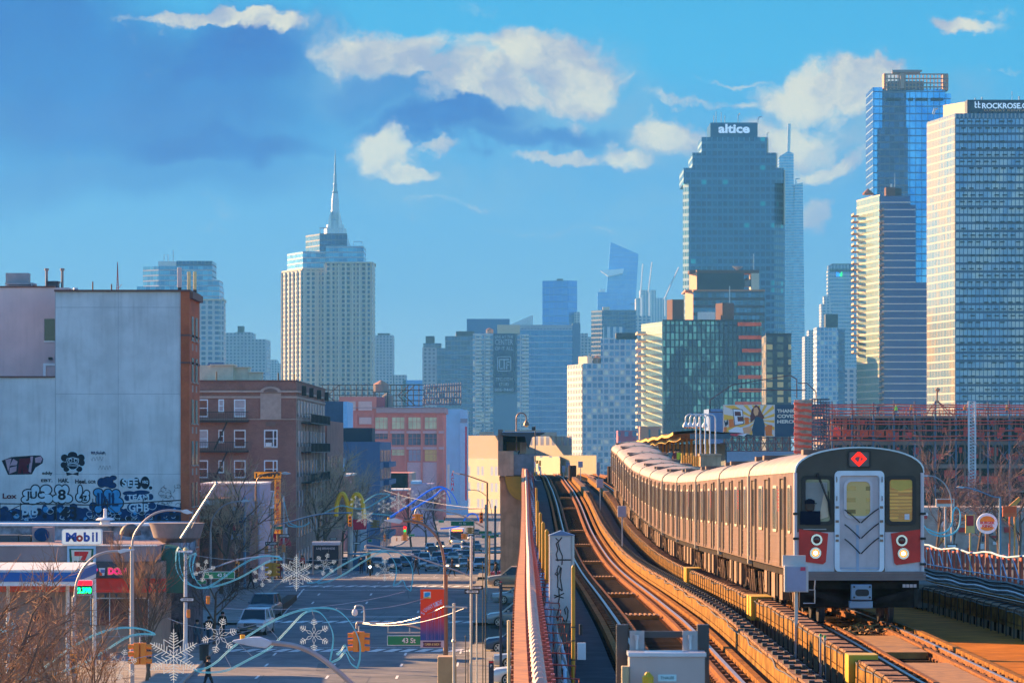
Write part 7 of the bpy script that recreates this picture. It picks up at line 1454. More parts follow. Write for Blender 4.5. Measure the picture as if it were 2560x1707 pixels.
D_=440;gsx=thing('bus_shelter','glass bus shelter with a blue roof right of the black poster','bus shelter',(X(895,D_),D_,zst(D_)));q=MB();q.plate([(X(870,D_),Z(1382,D_)),(X(918,D_),Z(1384,D_)),(X(916,D_),Z(1388,D_)),(X(874,D_),Z(1386,D_))],D_,D_+2);q.build('roof',m_blue_p,gsx);q=MB();pbox(q,876,914,1389,1412,D_+.5,.1,zst(D_));q.build('glass',mat('shelter_glass',S(60,110,150),.1,.3),gsx)
pl=thing('planter','brown planter box with bare stems and a reflective panel by the parked cars','planter',(X(698,300),300,zst(300)))
MB().box(X(678,285),X(703,285),285,306,zst(290),Z(1513,285)).build('box',mat('planter_brown',(.10,.06,.05),.8),pl);MB().box(X(676,284.9),X(704,284.9),284.8,285,Z(1513,285),Z(1510,285)).build('orange_rim',m_sigo,pl);q=MB();pbox(q,699.5,702.5,1512,1524,284.7,.08);q.build('reflector',mat('reflector',S(230,60,50)),pl)
for px,y,d,l in((443,1605,190,'dark round litter bin by the largest snowflake'),(510,1570,232,'dark litter bin beside the people on the left pavement')):
    s_=d/F;q=MB().lathe([(11*s_,zst(d)),(12*s_,zst(d)+1.0),(13*s_,zst(d)+1.02),(13*s_,zst(d)+1.1)],(X(px,d),d,0),14);q.build('litter_bin',m_black,loc=(X(px,d),d,zst(d)),label=l,cat='litter bin')
for px,y0,y1,d,l in((1228,1651,None,140,'nearest parking meter with red band and white P'),(1252,1452,1500,215,'farther parking meter with red band')):
    g=zst(d);zt=Z(y0,d);t=thing('parking_meter',l,'parking meter',(X(px,d),d,g),'parking meters');w_=13/F*d if y1 is None else 7/F*d
    MB().box(X(px,d)-w_/2,X(px,d)+w_/2,d,d+.2,g,zt).build('body',mat('meter_navy',S(22,40,70),.5),t,bevel=.01);MB().box(X(px,d)-w_/2+.01,X(px,d)+w_/2-.01,d-.012,d-.001,zt-w_*.38,zt-w_*.08).build('red_band',mat('meter_red',S(215,40,40)),t);q=MB();q.text('P',(X(px,d),d-.01,zt-w_*.95),w_*.34,w_*.5,bold=.03);q.build('lettering',m_sw,t)
cb_=MB().box(X(1094,150),X(1140,150),150,151.2,zst(150),Z(1641,150));cb_.build('control_cabinet',mat('tan_cabinet',(.50,.33,.16),.6,var=.1,streak=.2),loc=(X(1117,150),150,zst(150)),label='tan metal control cabinet behind the brown lamp pole at the bottom',cat='cabinet',bevel=.03)
# ================= vehicles and people# ================= vehicles and people
m_tyre=mat('tyre',(.02,.02,.022),.8);m_rim=mat('alloy_rim',(.5,.5,.52),.3,.7);m_cg=mat('car_glass',(.02,.03,.04),.05,.2);m_hl=mat('headlight_glass',(.6,.62,.65),.15,.3);m_hlon=mat('lit_lamp',(1,.8,.5),.3,emit=2,ecol=(1,.6,.25,1));m_tl=mat('tail_light',(.5,.02,.02),.3)
paints={n:mat('paint_'+n,c,.28,.25,var=.03)for n,c in(('white',(.62,.64,.66)),('silver',(.42,.42,.42)),('black',(.035,.045,.06)),('blue',(.02,.09,.35)),('navy',(.04,.08,.15)),('tan',(.45,.35,.26)),('grey',(.14,.15,.17)),('red',(.35,.03,.03)))}
def car_proto(kind):
    L_,W_,H_,hood,hb_={'suv':(4.7,1.9,1.70,1.1,.98),'sedan':(4.6,1.8,1.45,1.15,.86)}[kind]
    t=thing('parked_car','','car',(0,0,0));hw=W_/2
    prof=[(0,.38,.55,.80),(.06,.25,.78,.92),(.25,.22,hb_-.08,.97),(hood,.22,hb_+.02,1),(L_-.9 if kind=='suv' else L_-.75,.22,hb_+.08,1),(L_-.12,.25,hb_+.02,.95),(L_,.38,hb_-.15,.85)]
    rows=[[(-hw*w_*.9,y,z0),(-hw*w_,y,z0+.18),(-hw*w_,y,z1-.14),(-hw*w_*.90,y,z1-.02),(0,y,z1+.03),(hw*w_*.90,y,z1-.02),(hw*w_,y,z1-.14),(hw*w_,y,z0+.18),(hw*w_*.9,y,z0)]for y,z0,z1,w_ in prof]
    q=MB();q.sheet([r_[::-1]for r_ in rows]);n=9;q.add(rows[0],[tuple(range(n))]);q.add(rows[-1],[tuple(range(n-1,-1,-1))]);q.box(-hw*.88,hw*.88,.12,L_-.1,.24,.30)
    b0,b1,r0,r1=(hood+.02,L_-.2,hood+.85,L_-.55)if kind=='suv' else(hood+.02,L_-.55,hood+.95,L_-1.35)
    zb_=hb_+.0;rt=H_;rw=hw*.74
    q.add([(-rw,r0,rt-.04),(rw,r0,rt-.04),(rw,r1,rt-.05),(-rw,r1,rt-.05),(-rw*.9,r0+.1,rt),(rw*.9,r0+.1,rt),(rw*.9,r1-.1,rt-.01),(-rw*.9,r1-.1,rt-.01)],[(0,1,5,4),(1,2,6,5),(2,3,7,6),(3,0,4,7),(4,5,6,7)])
    for s_ in(-1,1):
        q.bar((s_*hw*.9,b0,zb_),(s_*rw,r0,rt-.04),.07);q.bar((s_*hw*.9,b1,zb_),(s_*rw,r1,rt-.04),.09);q.bar((s_*hw*.93,(b0+b1)/2,zb_),(s_*rw,(r0+r1)/2,rt-.04),.07);q.box(s_*hw*.98,s_*hw*1.1,b0+.3,b0+.45,zb_+.02,zb_+.16)
    q.build('body',paints['white'],t,smooth=True)
    q=MB();e=.985;A=[(-hw*.89*e,b0,zb_),(hw*.89*e,b0,zb_),(hw*.89*e,b1,zb_),(-hw*.89*e,b1,zb_)];B=[(-rw*e,r0,rt-.05),(rw*e,r0,rt-.05),(rw*e,r1,rt-.06),(-rw*e,r1,rt-.06)]
    q.add(A+B,[(0,1,5,4),(1,2,6,5),(2,3,7,6),(3,0,4,7)]);q.build('window',m_cg,t)
    for s_ in(-1,1):
        for y in(.85,L_-.9):
            w_=MB().lathe([(.24,-.10),(.33,-.11),(.34,0),(.33,.10),(.24,.10)],(s_*(hw-.1),y,.335),18,'x').build('wheel',m_tyre,t,smooth=True);q=MB();c=(s_*(hw+.005),y,.335)
            for k in range(5):a=k*2*pi/5;q.bar(c,(c[0],c[1]+.21*cos(a),c[2]+.21*sin(a)),.03,.07)
            q.lathe([(.235,-.01),(.235,.012),(.20,.012),(.20,-.01)],c,16,'x');q.build('rim',m_rim,w_)
        MB().box(s_*hw*.50,s_*hw*.88,.015,.14,hb_-.32,hb_-.16).build('headlight',m_hl,t,bevel=.02);MB().box(s_*hw*.60,s_*hw*.88,L_-.12,L_+.005,hb_-.25,hb_-.02).build('tail_light',m_tl,t)
    q=MB();q.box(-hw*.45,hw*.45,-.01,.1,hb_-.42,hb_-.18)
    for k in range(4):q.mi=1;q.box(-hw*.44,hw*.44,-.018,-.008,hb_-.40+k*.055,hb_-.385+k*.055)
    q.mi=0;q.box(-hw*.7,hw*.7,.0,.1,.28,.40);q.build('grille',[m_black,m_rim],t)
    MB().box(-.16,.16,-.03,-.018,.42,.50).build('number_plate',m_anty,t);return t
PR={k:car_proto(k)for k in('suv','sedan')};used=set()
def place_car(kind,paint,px,d,rz_=0,label='',sc_=1.0,group=None,x=None,z=None,lights=False):
    pr=PR[kind];o=pr if kind not in used else copy_tree(pr,swap=None)
    used.add(kind);x=X(px,d)if x is None else x;g=zst(d)+.01 if z is None else z
    o.location=(x,d,g);o.rotation_euler=(0,0,rz_);o.scale=(sc_,)*3;o['label']=label
    if group:o['group']=group
    for ch in[c for c in bpy.data.objects if c.parent==o]:
        for s_ in ch.material_slots:
            if ch.name.startswith('body'):s_.link='OBJECT';s_.material=paints[paint]
            if lights and ch.name.startswith('headlight'):s_.link='OBJECT';s_.material=m_hlon
    return o
G1='cars on the street';G2='cars parked under the viaduct'
place_car('suv','white',625,262,R(-6),'white crossover parked at the left kerb behind the wave light',1,G1)
place_car('suv','grey',648,281,R(-6),'dark grey car parked just behind the white crossover',1,G1)
for i,(k,p_,px,d,l,li)in enumerate((('suv','black',786,440,'black SUV at the far left of the stopped cars',0),('suv','navy',868,442,'dark blue SUV second from the left, behind the dog walker',0),('sedan','black',830,470,'low dark car between the two leftmost SUVs',0),('suv','navy',985,436,'dark blue van stopped left of the pedestrian in black',0),('suv','navy',1013,455,'blue SUV close behind the dark van',0),
('sedan','white',1062,452,'white sedan partly hidden behind the silver one',0),('sedan','silver',1080,436,'silver sedan in front of the white sedan',0),('suv','tan',1131,437,'tan SUV with lit lamp, tallest of the stopped cars',1),('sedan','blue',1105,470,'blue car between the silver sedan and the tan SUV',0),('sedan','white',1161,452,'pale car right of the tan SUV',0),('suv','white',1200,440,'white pickup like SUV at the right end of the stopped cars',0),
('suv','black',1083,590,'black car with red tail lights beyond the crossing',0),('suv','tan',1100,700,'tan car with lit headlights in the middle of the far road',1),('suv','grey',1170,520,'grey SUV behind the pale cars',0),('sedan','silver',1132,520,'silver car low behind the blue car',0),('sedan','black',1193,640,'black low car on the right lane far off',0),('sedan','silver',1190,760,'silver far car in front of the bus',0),('suv','white',1178,900,'white far car right of the bus',0),('sedan','navy',1046,500,'navy car behind the walking pedestrian',0),('suv','grey',1192,980,'faint grey car farthest down the road',0))):
    place_car(k,p_,px,d,pi if 'tail lights' in l else 0,l,.84,G1,lights=bool(li))
for k,p_,px,d,l in(('suv','white',718,441,'white SUV left of the black one, nearest the bus shelters'),('sedan','silver',940,462,'pale sedan peeping out behind the motorcycle rider'),('suv','white',1060,490,'white van behind the white sedan'),('suv','silver',1093,500,'silver SUV behind the blue car'),('sedan','white',1150,545,'white car two rows behind the tan SUV'),('suv','blue',1118,545,'blue SUV two rows behind the silver sedan'),('sedan','silver',1040,545,'silver car left of the far blue SUV'),('suv','white',1075,650,'white SUV beyond the red tail lights'),('sedan','white',1140,640,'white car in the far junction'),('suv','silver',1165,680,'silver SUV right of the far white car')):place_car(k,p_,px,d,0,l,.84,G1)
for d,p_,k,l,dx in((150,'grey','sedan','nearest grey car with spoked wheel under the viaduct',0),(131,'blue','sedan','blue car at the very bottom under the viaduct',.9),(176,'white','sedan','white car mostly hidden behind the orange parapet',1.0),(193,'blue','sedan','bright blue coupe parked nose out under the viaduct',-.2),(210,'white','suv','white crossover parked nose out beside the bright blue coupe',-.2),(226,'silver','sedan','silver blue car squeezed behind the white crossover',0),(243,'navy','suv','dark navy SUV parked nose out under the viaduct',-1.0),(272,'silver','suv','pale blue SUV parked nose out near the black sign',-.8),(300,'silver','sedan','low silver car behind the pale blue SUV',0),(325,'tan','suv','beige SUV in the sun, farthest of the cars under the viaduct',-.7),(352,'red','sedan','red car glimpsed behind the beige SUV',-.2)):
    place_car(k,p_,0,d,R(-90),l,1.0,G2,x=-.62+dx*.5+(d-150)*-.006,z=zst(d)+.02)
D_=850;bs=thing('city_bus','city bus with dark windscreen and orange lit destination sign coming down the street','bus',(X(1139,D_),D_,zst(D_)));x0,x1,g=X(1123,D_),X(1160,D_),zst(D_)
MB().box(x0,x1,D_,D_+12,g+.35,g+3.4).build('body',mat('bus_white',(.6,.62,.66),.4),bs,bevel=.15);q=MB().box(x0+.3,x1-.15,D_-.05,D_+.02,g+1.1,g+2.8);q.build('windscreen',m_cg,bs);q=MB().box(x0+.6,x1-.4,D_-.07,D_-.051,g+2.85,g+3.2);q.build('destination_sign',mat('led_orange',S(255,90,20),emit=2),bs)
MB().box(x0-.02,x0+.5,D_-.03,D_+8,g+.4,g+1.0).build('yellow_skirt',m_am,bs);q=MB()
for px in(x0+.45,x1-.45):q.cyl((px,D_-.06,g+.75),(px,D_-.02,g+.75),.14,8)
q.build('headlight',m_hlon,bs);q=MB()
for s_ in(x0+.2,x1-.2):q.lathe([(.48,-.15),(.48,.15)],(s_,D_+2,g+.48),12,'x')
q.build('wheel',m_tyre,bs)
def person_mesh(pose):
    J_={'pelvis':((0,0,.95),.14,None),'waist':((0,.0,1.12),.125,'pelvis'),'chest':((0,.0,1.34),.16,'waist'),'neck':((0,-.02,1.50),.055,'chest'),'head':((0,-.03,1.62),.095,'neck'),'top':((0,-.02,1.70),.07,'head')}
    sw={'walk':.28,'stand':.02,'lean':.1,'ride':.0}[pose]
    for s_,n_ in((-1,'l'),(1,'r')):
        f_=s_*sw
        if pose=='ride':legs=(((s_*.14,-.05,.85),.09),((s_*.24,-.42,.75),.07),((s_*.26,-.22,.30),.055),((s_*.26,-.36,.24),.05))
        else:legs=(((s_*.09,0,.86),.095),((s_*.10,-f_*.55-.03,.48),.065),((s_*.10,-f_+.04,.10),.045),((s_*.10,-f_-.12,.05),.04))
        pr_='pelvis'
        for i,(c,r_)in enumerate(legs):J_['leg%s%d'%(n_,i)]=(c,r_,pr_);pr_='leg%s%d'%(n_,i)
        if pose in('ride','lean'):arm=(((s_*.19,-.02,1.42),.06),((s_*.26,-.15,1.18),.05),((s_*.18,-.42,1.12),.04),((s_*.17,-.50,1.12),.035))
        else:arm=(((s_*.19,0,1.42),.06),((s_*.25,f_*.3,1.15),.05),((s_*.24,f_*.7-.06,.92),.04),((s_*.24,f_*.8-.09,.83),.035))
        pr_='chest'
        for i,(c,r_)in enumerate(arm):J_['arm%s%d'%(n_,i)]=(c,r_,pr_);pr_='arm%s%d'%(n_,i)
    names=list(J_);me=bpy.data.meshes.new('p');tilt=.35 if pose=='lean' else .0
    vs=[((c[0],c[1]-max(0,c[2]-.95)*tilt,c[2])if 1 else c)for c,r_,p_ in J_.values()]
    me.from_pydata(vs,[(names.index(n_),names.index(p_))for n_,(c,r_,p_)in J_.items()if p_],[]);o=bpy.data.objects.new('p',me);col.objects.link(o)
    sk=o.modifiers.new('s','SKIN');
    if not me.skin_vertices:me.skin_vertices if 0 else None
    if not me.skin_vertices:
        me.attributes.new('skin','FLOAT','POINT')if 0 else None
    bpy.context.view_layer.update()
    if me.skin_vertices:
        for i,(c,r_,p_)in enumerate(J_.values()):me.skin_vertices[0].data[i].radius=(r_,r_*.85 if r_>.1 else r_);me.skin_vertices[0].data[i].use_root=(i==0)
    o.modifiers.new('u','SUBSURF').levels=1
    dg=bpy.context.evaluated_depsgraph_get();dg.update();m2=bpy.data.meshes.new_from_object(o.evaluated_get(dg));bpy.data.objects.remove(o);return m2
PM={}
def pose_tube(pose):
    """fallback single-surface figure data"""
    return person_mesh(pose)
skin=mat('skin',(.45,.26,.18),.6);shoe=mat('shoe',(.02,.02,.02),.7)
def cloth(c):return mat('cloth_%d_%d_%d'%tuple(int(q*100)for q in c),c,.9)
def person(px,py,d,pose,top,legs,label,rz_=0,x=None,z=None,hat=None,group='people on the street',s_=1.0):
    if pose not in PM:PM[pose]=person_mesh(pose)
    me=PM[pose].copy();me.name='person'
    for m_ in(cloth(top),cloth(legs),skin,shoe):me.materials.append(m_)
    for p_ in me.polygons:c=p_.center;p_.material_index=2 if c.z>1.49 else(0 if c.z>.93 or abs(c.x)>.2 and pose!='ride' else(3 if c.z<.09 else 1));p_.use_smooth=True
    o=bpy.data.objects.new('person',me);col.objects.link(o);o.location=(X(px,d)if x is None else x,d,zst(d)+.14 if z is None else z);o.rotation_euler=(0,0,rz_);o.scale=(s_,)*3;tag(o,label,'person',group)
    ty=-.35*.72 if pose=='lean' else 0;q=MB();q.lathe([(.112,1.60),(.118,1.68),(.095,1.745),(.03,1.765)],(0,-.02+ty,0),12)
    if hat:q.box(-.07,.07,-.22+ty,-.08+ty,1.665,1.68)
    h=q.build('hat' if hat else 'hair',cloth(hat or(.03,.02,.015)),smooth=True);h.parent=o;return o
blk=(.02,.022,.03)
for a in((1040,0,385,'walk',blk,(.03,.04,.06),'person in a black coat with a purple bag crossing left of the silver sedan',R(60)),(1130,0,372,'walk',(.09,.05,.04),blk,'person in a dark brown coat walking in front of the tan SUV',R(80)),(1172,0,380,'walk',blk,blk,'person in a long black coat crossing at the right',R(-80)),(1240,0,330,'walk',(.02,.02,.03),(.06,.10,.2),'person in a black jacket and blue jeans beside the concrete pier',R(-60)),
(903,0,392,'stand',blk,blk,'person in black standing behind the motorcyclist',0),(522,0,250,'walk',blk,(.05,.1,.18),'person in black walking away between the left poles',R(170)),(556,0,256,'walk',(.03,.025,.02),blk,'person in a black coat with a white bag seen from behind',R(180)),(627,0,318,'walk',blk,blk,'person at the kerb beside the stout blue pole',R(90)),
(491,0,262,'stand',blk,blk,'masked person in black standing behind the lamp post',0),(493,0,246,'walk',(.05,.09,.13),(.06,.1,.16),'person in a blue hooded jacket by the litter bin',R(20)),(443,0,246,'stand',(.06,.05,.05),blk,'person in dark clothes left of the flat headed lamp post',0),(426,0,250,'stand',(.10,.07,.05),blk,'person in brown standing beside the dark booth',0),(698,0,352,'stand',(.25,.03,.03),(.2,.03,.03),'person in a long dark red coat at the 42 St corner',0),(756,0,415,'stand',(.6,.05,.02),blk,'person in a bright red jacket behind the star snowflake',0)):
    person(a[0],a[1],a[2],a[3],a[4],a[5],a[6],a[7],s_=1.0)
person(520,0,205,'walk',blk,(.03,.03,.04),'person in black bending forward while crossing at lower left',R(60),z=zst(205),s_=1.03)
D_=388;mc=thing('motorcycle','motorcycle with a lit headlamp stopped facing the camera','motorcycle',(X(925,D_),D_,zst(D_)));x,g=X(925,D_),zst(D_)
q=MB();
for y in(.0,1.35):q.lathe([(.22,-.06),(.31,-.05),(.31,.05),(.22,.06)],(x,D_+y,g+.31),14,'x')
q.build('wheel',m_tyre,mc);q=MB();q.bar((x,D_+.1,g+.35),(x,D_+.35,g+1.0),.08);q.bar((x,D_+.3,g+.75),(x,D_+1.3,g+.70),.26,.3);q.bar((x-.38,D_+.4,g+1.08),(x+.38,D_+.4,g+1.08),.05);q.box(x-.16,x+.16,D_+.4,D_+1,g+.3,g+.7);q.build('frame',paints['black'],mc);MB().cyl((x,D_+.08,g+.9),(x,D_+.2,g+.9),.11,12).build('headlight',mat('cool_lamp',(.8,.9,1),.3,emit=3,ecol=(.7,.85,1,1)),mc)
person(925,0,D_+.75,'ride',blk,blk,'motorcycle rider in black with a helmet',z=zst(D_)+.02,hat=(.02,.02,.02))
person(0,0,347,'lean',(.04,.045,.06),blk,'person leaning on the concrete station wall under the gooseneck lamp',x=X(1303,347),z=9.45,group='people on the platforms')
# ================= bare winter trees# ================= bare winter trees
m_bark=mat('bark',(.16,.11,.08),.9,var=.3,scale=4,bump=.3);m_twig=mat('sunlit_twig',(.34,.20,.12),.85,var=.35,scale=.9);m_twigl=mat('sun_painted_twig',(.62,.42,.27),.85,var=.4,scale=.9);m_twigd=mat('dark_twig',(.10,.07,.06),.9)  # palest twig tone stands in for sun on crowns that lie in shade
def tree_mesh(seed,h,spread,levels=4,nb=4,droop=0.0):
    rg=random.Random(seed);br=MB();tw=MB()
    def grow(p,dv,ln,r,lv):
        n=3;pts=[p];q=p
        for i in range(n):
            dv=(dv+Vector((rg.uniform(-.16,.16),rg.uniform(-.16,.16),rg.uniform(-.05,.10)-droop*(levels-lv)*0))).normalized();q=q+dv*ln/n;pts.append(q)
        (br if lv>1 else tw).tube(pts,r,5 if lv>1 else 3,rs=[r*(1-.45*i/n)for i in range(n+1)],cap=False)
        if lv==0:return
        k=nb+(2 if lv<=2 else 0)
        for i in range(k):
            f_=.3+.7*i/(k-1)if lv<levels else .42+.58*i/(k-1);b_=pts[min(n-1,int(f_*n))].lerp(pts[min(n,int(f_*n)+1)],f_*n-int(f_*n))if f_<1 else pts[-1]
            a=rg.uniform(0,2*pi);t_=rg.uniform(.45,1.0)*spread;side_=dv.orthogonal().normalized();side_.rotate(Matrix.Rotation(a,3,dv));nd_=(dv*cos(t_)+side_*sin(t_));nd_.z+=.12-droop;grow(b_,nd_.normalized(),ln*rg.uniform(.52,.72),r*.5,lv-1)
    grow(Vector((0,0,0)),Vector((0,0,1)),h*.5,h*.016,levels);return br,tw
TP={}
def tree(px,d,h,label,seed=0,m=None,spread=1.0,x=None,z=None,rot=None,group='bare street trees',levels=4,nb=4,sc_=1.0,droop=0.0):
    k=(seed,spread,levels,nb,droop);mm=m or m_twig
    t=thing('bare_tree',label,'tree',(0,0,0),group);
    if k not in TP:br,tw=tree_mesh(seed,8,spread,levels,nb,droop);a=br.build('trunk',m_bark,t);b_=tw.build('crown',m_twig,t,kind=None);TP[k]=(a,b_)
    else:
        a,b_=[o.copy()for o in TP[k]]
        for o in(a,b_):col.objects.link(o);o.parent=t
    b_.material_slots[0].link='OBJECT';b_.material_slots[0].material=mm
    t.location=(X(px,d)if x is None else x,d,zst(d)+.1 if z is None else z);s_=h/8*sc_;t.scale=(s_,s_,s_);t.rotation_euler=(0,0,rot if rot is not None else rnd.uniform(0,6));return t
ph=['leftmost large bare tree with dense reddish twigs at the lower left corner','second bare tree tangled behind the yellow single signal','bare tree leaning in front of the price sign','third reddish bare tree rising below the largest snowflake']
for i,(px,d,h)in enumerate(((20,140,8.6),(95,145,7.8),(-60,136,9.4),(190,143,6.4),(270,150,6.2))):
    tree(px,d,h,(ph+['low bare tree around the second small snowflake'])[i],21+i,m_twig,1.05,levels=4,nb=5,z=zst(d))
tree(372,215,7.4,'upright bare tree with pale twigs before the doughnut shop',5,m_twig,.55,nb=5);tree(367,212,6.5,'dark low bare tree under the pale twigs at the shop',6,m_twigd,.9)
for i,(px,d,h,l,m)in enumerate(((552,312,10.5,'orange lit bare tree behind the 42 St sign',m_twigl),(590,322,9.5,'second orange lit bare tree touching the SUNNYSIDE wall banner',m_twigl),(535,250,6.5,'dark bare sapling beside the walking people',m_twigd),(505,330,9,'bare tree before the corner shop wall',m_twig),
(735,470,14,'leftmost bare crown of the row past the wine sign',m_twigl),(775,478,15,'second bare crown of the row past the wine sign',m_twigl),(815,486,14.5,'third bare crown of the row past the wine sign',m_twigl),(855,500,12.5,'bare crown in front of the golden arches',m_twigl),(700,460,12,'bare crown half hidden by the wine sign',m_twigl),(885,520,10,'rightmost bare crown at the golden arches post',m_twigl),(795,450,12,'low front bare crown above the LNJ BRANDS shelter',m_twigl))):
    tree(px,d,h,l,31+i%4,m,1.0,nb=5)
m_rt=mat('mauve_twig',(.24,.14,.12),.9,var=.4,scale=.7)
for i,(px,d,h)in enumerate(((2340,400,12.5),(2390,410,13.5),(2440,405,12),(2500,415,13),(2550,400,12.5),(2600,410,13))):
    tree(px,d,h,'%s bare mauve tree of the row right of the train'%['first','second','third','fourth','fifth','sixth','front left','front middle','front right'][i],41+i%3,m_rt,1.0,x=X(px,d),z=-1.5,group='bare trees right of the railway',nb=4)
for px,l in((1028,'leftmost hazy bare tree far down the street beyond the lit red signal'),(1065,'middle hazy bare tree far down the street left of the bus'),(1100,'rightmost hazy bare tree far down the street, nearest the bus')):tree(px,760,13,l,31,m_rt,1.0,nb=4,levels=3)
# ================= stations, building site, billboard, right hand street# ================= stations, building site, billboard, right hand street
d=345;st=thing('station_shelter','concrete platform end with a small roofed shelter on a tall pier, left of the tracks','station',(X(1290,d),d,zst(d)));m_brown=mat('brown_concrete',(.56,.36,.24),.85,var=.25,scale=.8,streak=.4)
B=lambda a,b2,y0,y1,e,dep,nm,m,par=st,D=None:MB().box(X(a,D or d),X(b2,D or d),(D or d)+e,(D or d)+e+dep,Z(y1,D or d),Z(y0,D or d)).build(nm,m,par)
B(1245,1284,1127,1188,0,60,'parapet',m_brown);B(1284.2,1336,1135,1187,.3,.4,'end_wall',mat('grey_concrete',(.24,.24,.27),.8,var=.2,streak=.3));B(1284.2,1336,1176,1190,.8,60,'platform_slab',m_conc)
B(1245,1257,1073,1126.8,.2,20,'side_wall',m_conc);MB().plate([(X(a,d),Z(b2,d))for a,b2 in((1253,1082),(1361,1081),(1361,1084),(1330,1092),(1322,1121),(1316,1108),(1312,1091),(1257,1089))],d-.4,d+24).build('roof',mat('roof_navy',(.03,.05,.08),.5),st)
MB().box(X(1255,d),X(1362,d),d-.5,d+24.2,Z(1081,d)+.003,Z(1079,d)).build('roof_edge',mat('ice_trim',S(140,165,195)),st)
B(1257.2,1316,1089.5,1126.7,10,.2,'rear_screen',mat('dark_teal',(.02,.05,.08),.6));B(1266,1300,1104,1126,9.6,.2,'yellow_panel',mat('mustard',(.55,.34,.03),.7));B(1300,1316,1105,1134,1.5,.2,'yellow_panel',m_brown)
MB().plate([(X(a,d),Z(b2,d))for a,b2 in[(1262,1190),(1309,1190),(1309,1252)]+[(1309-46*sin(R(t_)),1252-60*(1-cos(R(t_)))*1.0)for t_ in range(10,91,10)]],d+.5,d+1.2).build('arch_bracket',mat('mustard',(.55,.34,.03)),st)
MB().box(X(1251,d),X(1307,d),d+1.4,d+4,zst(d),Z(1190,d)).box(X(1248,d),X(1309,d),d+1.2,d+4.2,Z(1202,d),Z(1190,d)).build('pier',m_brown,st)
def gooseneck(px,yt,yb,px2,d,label,m):
    t=thing('gooseneck_lamp',label,'platform lamp',(X(px,d),d,Z(yb,d)),'gooseneck platform lamps');w_=px2-px;c=(px+px2)/2;r_=abs(w_)/2
    MB().tube([P(px,yb,d),P(px,yt+r_,d)]+[P(c-w_/2*cos(R(a)),yt+r_-r_*sin(R(a)),d)for a in range(20,181,20)]+[P(px2,yt+r_+7,d)],.055,8).build('stem',m,t,smooth=True)
    x2=X(px2,d);z2=Z(yt+r_+6,d);s_=d/F;MB().lathe([(7.5*s_,z2-13*s_),(7*s_,z2-9*s_),(4*s_,z2-3*s_),(1.5*s_,z2)],(x2,d,0),14).build('shade',m,t,smooth=True);MB().lathe([(.01,z2-17*s_),(4*s_,z2-15*s_),(5*s_,z2-12.5*s_)],(x2,d,0),10).build('bulb',m_am,t)
gooseneck(1291,1032,1130,1316,346,'large brown gooseneck lamp at the left station shelter',m_poleb)
for i,(a,b2)in enumerate(((1740,1714),(1751,1725),(1763,1736),(1775,1748),(1789,1762))):gooseneck(a,1035,1140,b2,298+i*.8,'%s gooseneck lamp of the cluster of five on the right platform'%['leftmost','second','middle','fourth','rightmost'][i],m_head)
pole(1338,1066,1200,344,3,m_conc,'slim post with a small camera beside the left station shelter');MB().cbox(P(1334,1071,343),.3,.3,.3).build('camera',m_black,[o for o in bpy.data.objects if o.name.startswith('street_pole')][-1])
eq=MB();rg=random.Random(3)
for k in range(26):a,b2=rg.uniform(1329,1350),rg.uniform(1150,1205);eq.mi=rg.randrange(3);eq.box(X(a,338),X(a+rg.uniform(2,6),338),338+k*.1,338.4+k*.1,Z(b2+rg.uniform(5,14),338),Z(b2,338))
eq.build('signal_gear',[m_black,m_yel,m_head],loc=P(1340,1205,338),label='cluster of dark signal gear and yellow brackets at the walkway end',cat='signal gear')
rs_=thing('platform_canopy','station canopy with wavy yellow edge and yellow columns behind the train','station',(14.5,320,rz(320)));dl=[305+8*i for i in range(19)]
cz_=lambda k:12.3-.0052*(k-305);cw_=lambda k:.10*sin(k*.5);off=lambda k:.0015*(k-305)
q=MB();q.sheet([[(12.3+off(k)+cw_(k)*.4,k,cz_(k)+cw_(k)),(14.4,k,cz_(k)+.25),(16.6,k,cz_(k))]for k in dl]);q.sheet([[(16.6,k,cz_(k)-.18),(14.4,k,cz_(k)+.05),(12.3+off(k)+cw_(k)*.4,k,cz_(k)-.2+cw_(k))]for k in dl]);q.build('roof',mat('canopy_rust',(.20,.13,.08),.8),rs_)
q=MB();q.sheet([[(12.28+off(k)+cw_(k)*.4,k,cz_(k)-.24+cw_(k)),(12.28+off(k)+cw_(k)*.4,k,cz_(k)-.03+cw_(k))]for k in dl]);q.sheet([[(12.9+off(k),k,cz_(k)-.55+cw_(k)),(12.9+off(k),k,cz_(k)-.33+cw_(k))]for k in dl]);q.build('yellow_edge',mat('canopy_yellow',(.75,.45,.06),.6),rs_)
q=MB();q.box(13.6,16.7,304.6,304.8,cz_(305)-.45,cz_(305)-.05);q.build('end_fascia',mat('fascia_navy',(.04,.10,.15),.5),rs_)
MB().box(12.9,17,300,460,rz(320)+.4,rz(320)+.95).build('platform_slab',m_conc,rs_);q=MB()
for k in range(306,450,9):q.box(14.9,15.1,k,k+.25,rz(320)+.95,cz_(k)-.1)
q.build('column',m_yel,rs_,kind='stuff');MB().box(16.4,16.5,306,455,rz(320)+.95,11.5).build('windscreen',mat('dark_teal',(.02,.05,.08)),rs_)
q=MB()
for k in range(9):q.cyl((X(1706+k*6.5,300),300+.3*k,rz(300)),(X(1706+k*6.5,300),300+.3*k,Z(1132+(k%2)*6,300)),.10,8)
q.build('yellow_bollard',m_yel,rs_);eb=MB().box(X(1748,299),X(1799,299),297,299,Z(1185,299),Z(1139,299)).box(X(1745,299),X(1801,299),296.9,299.1,Z(1139,299)+.003,Z(1134,299));eb.build('end_parapet',m_brown,rs_)
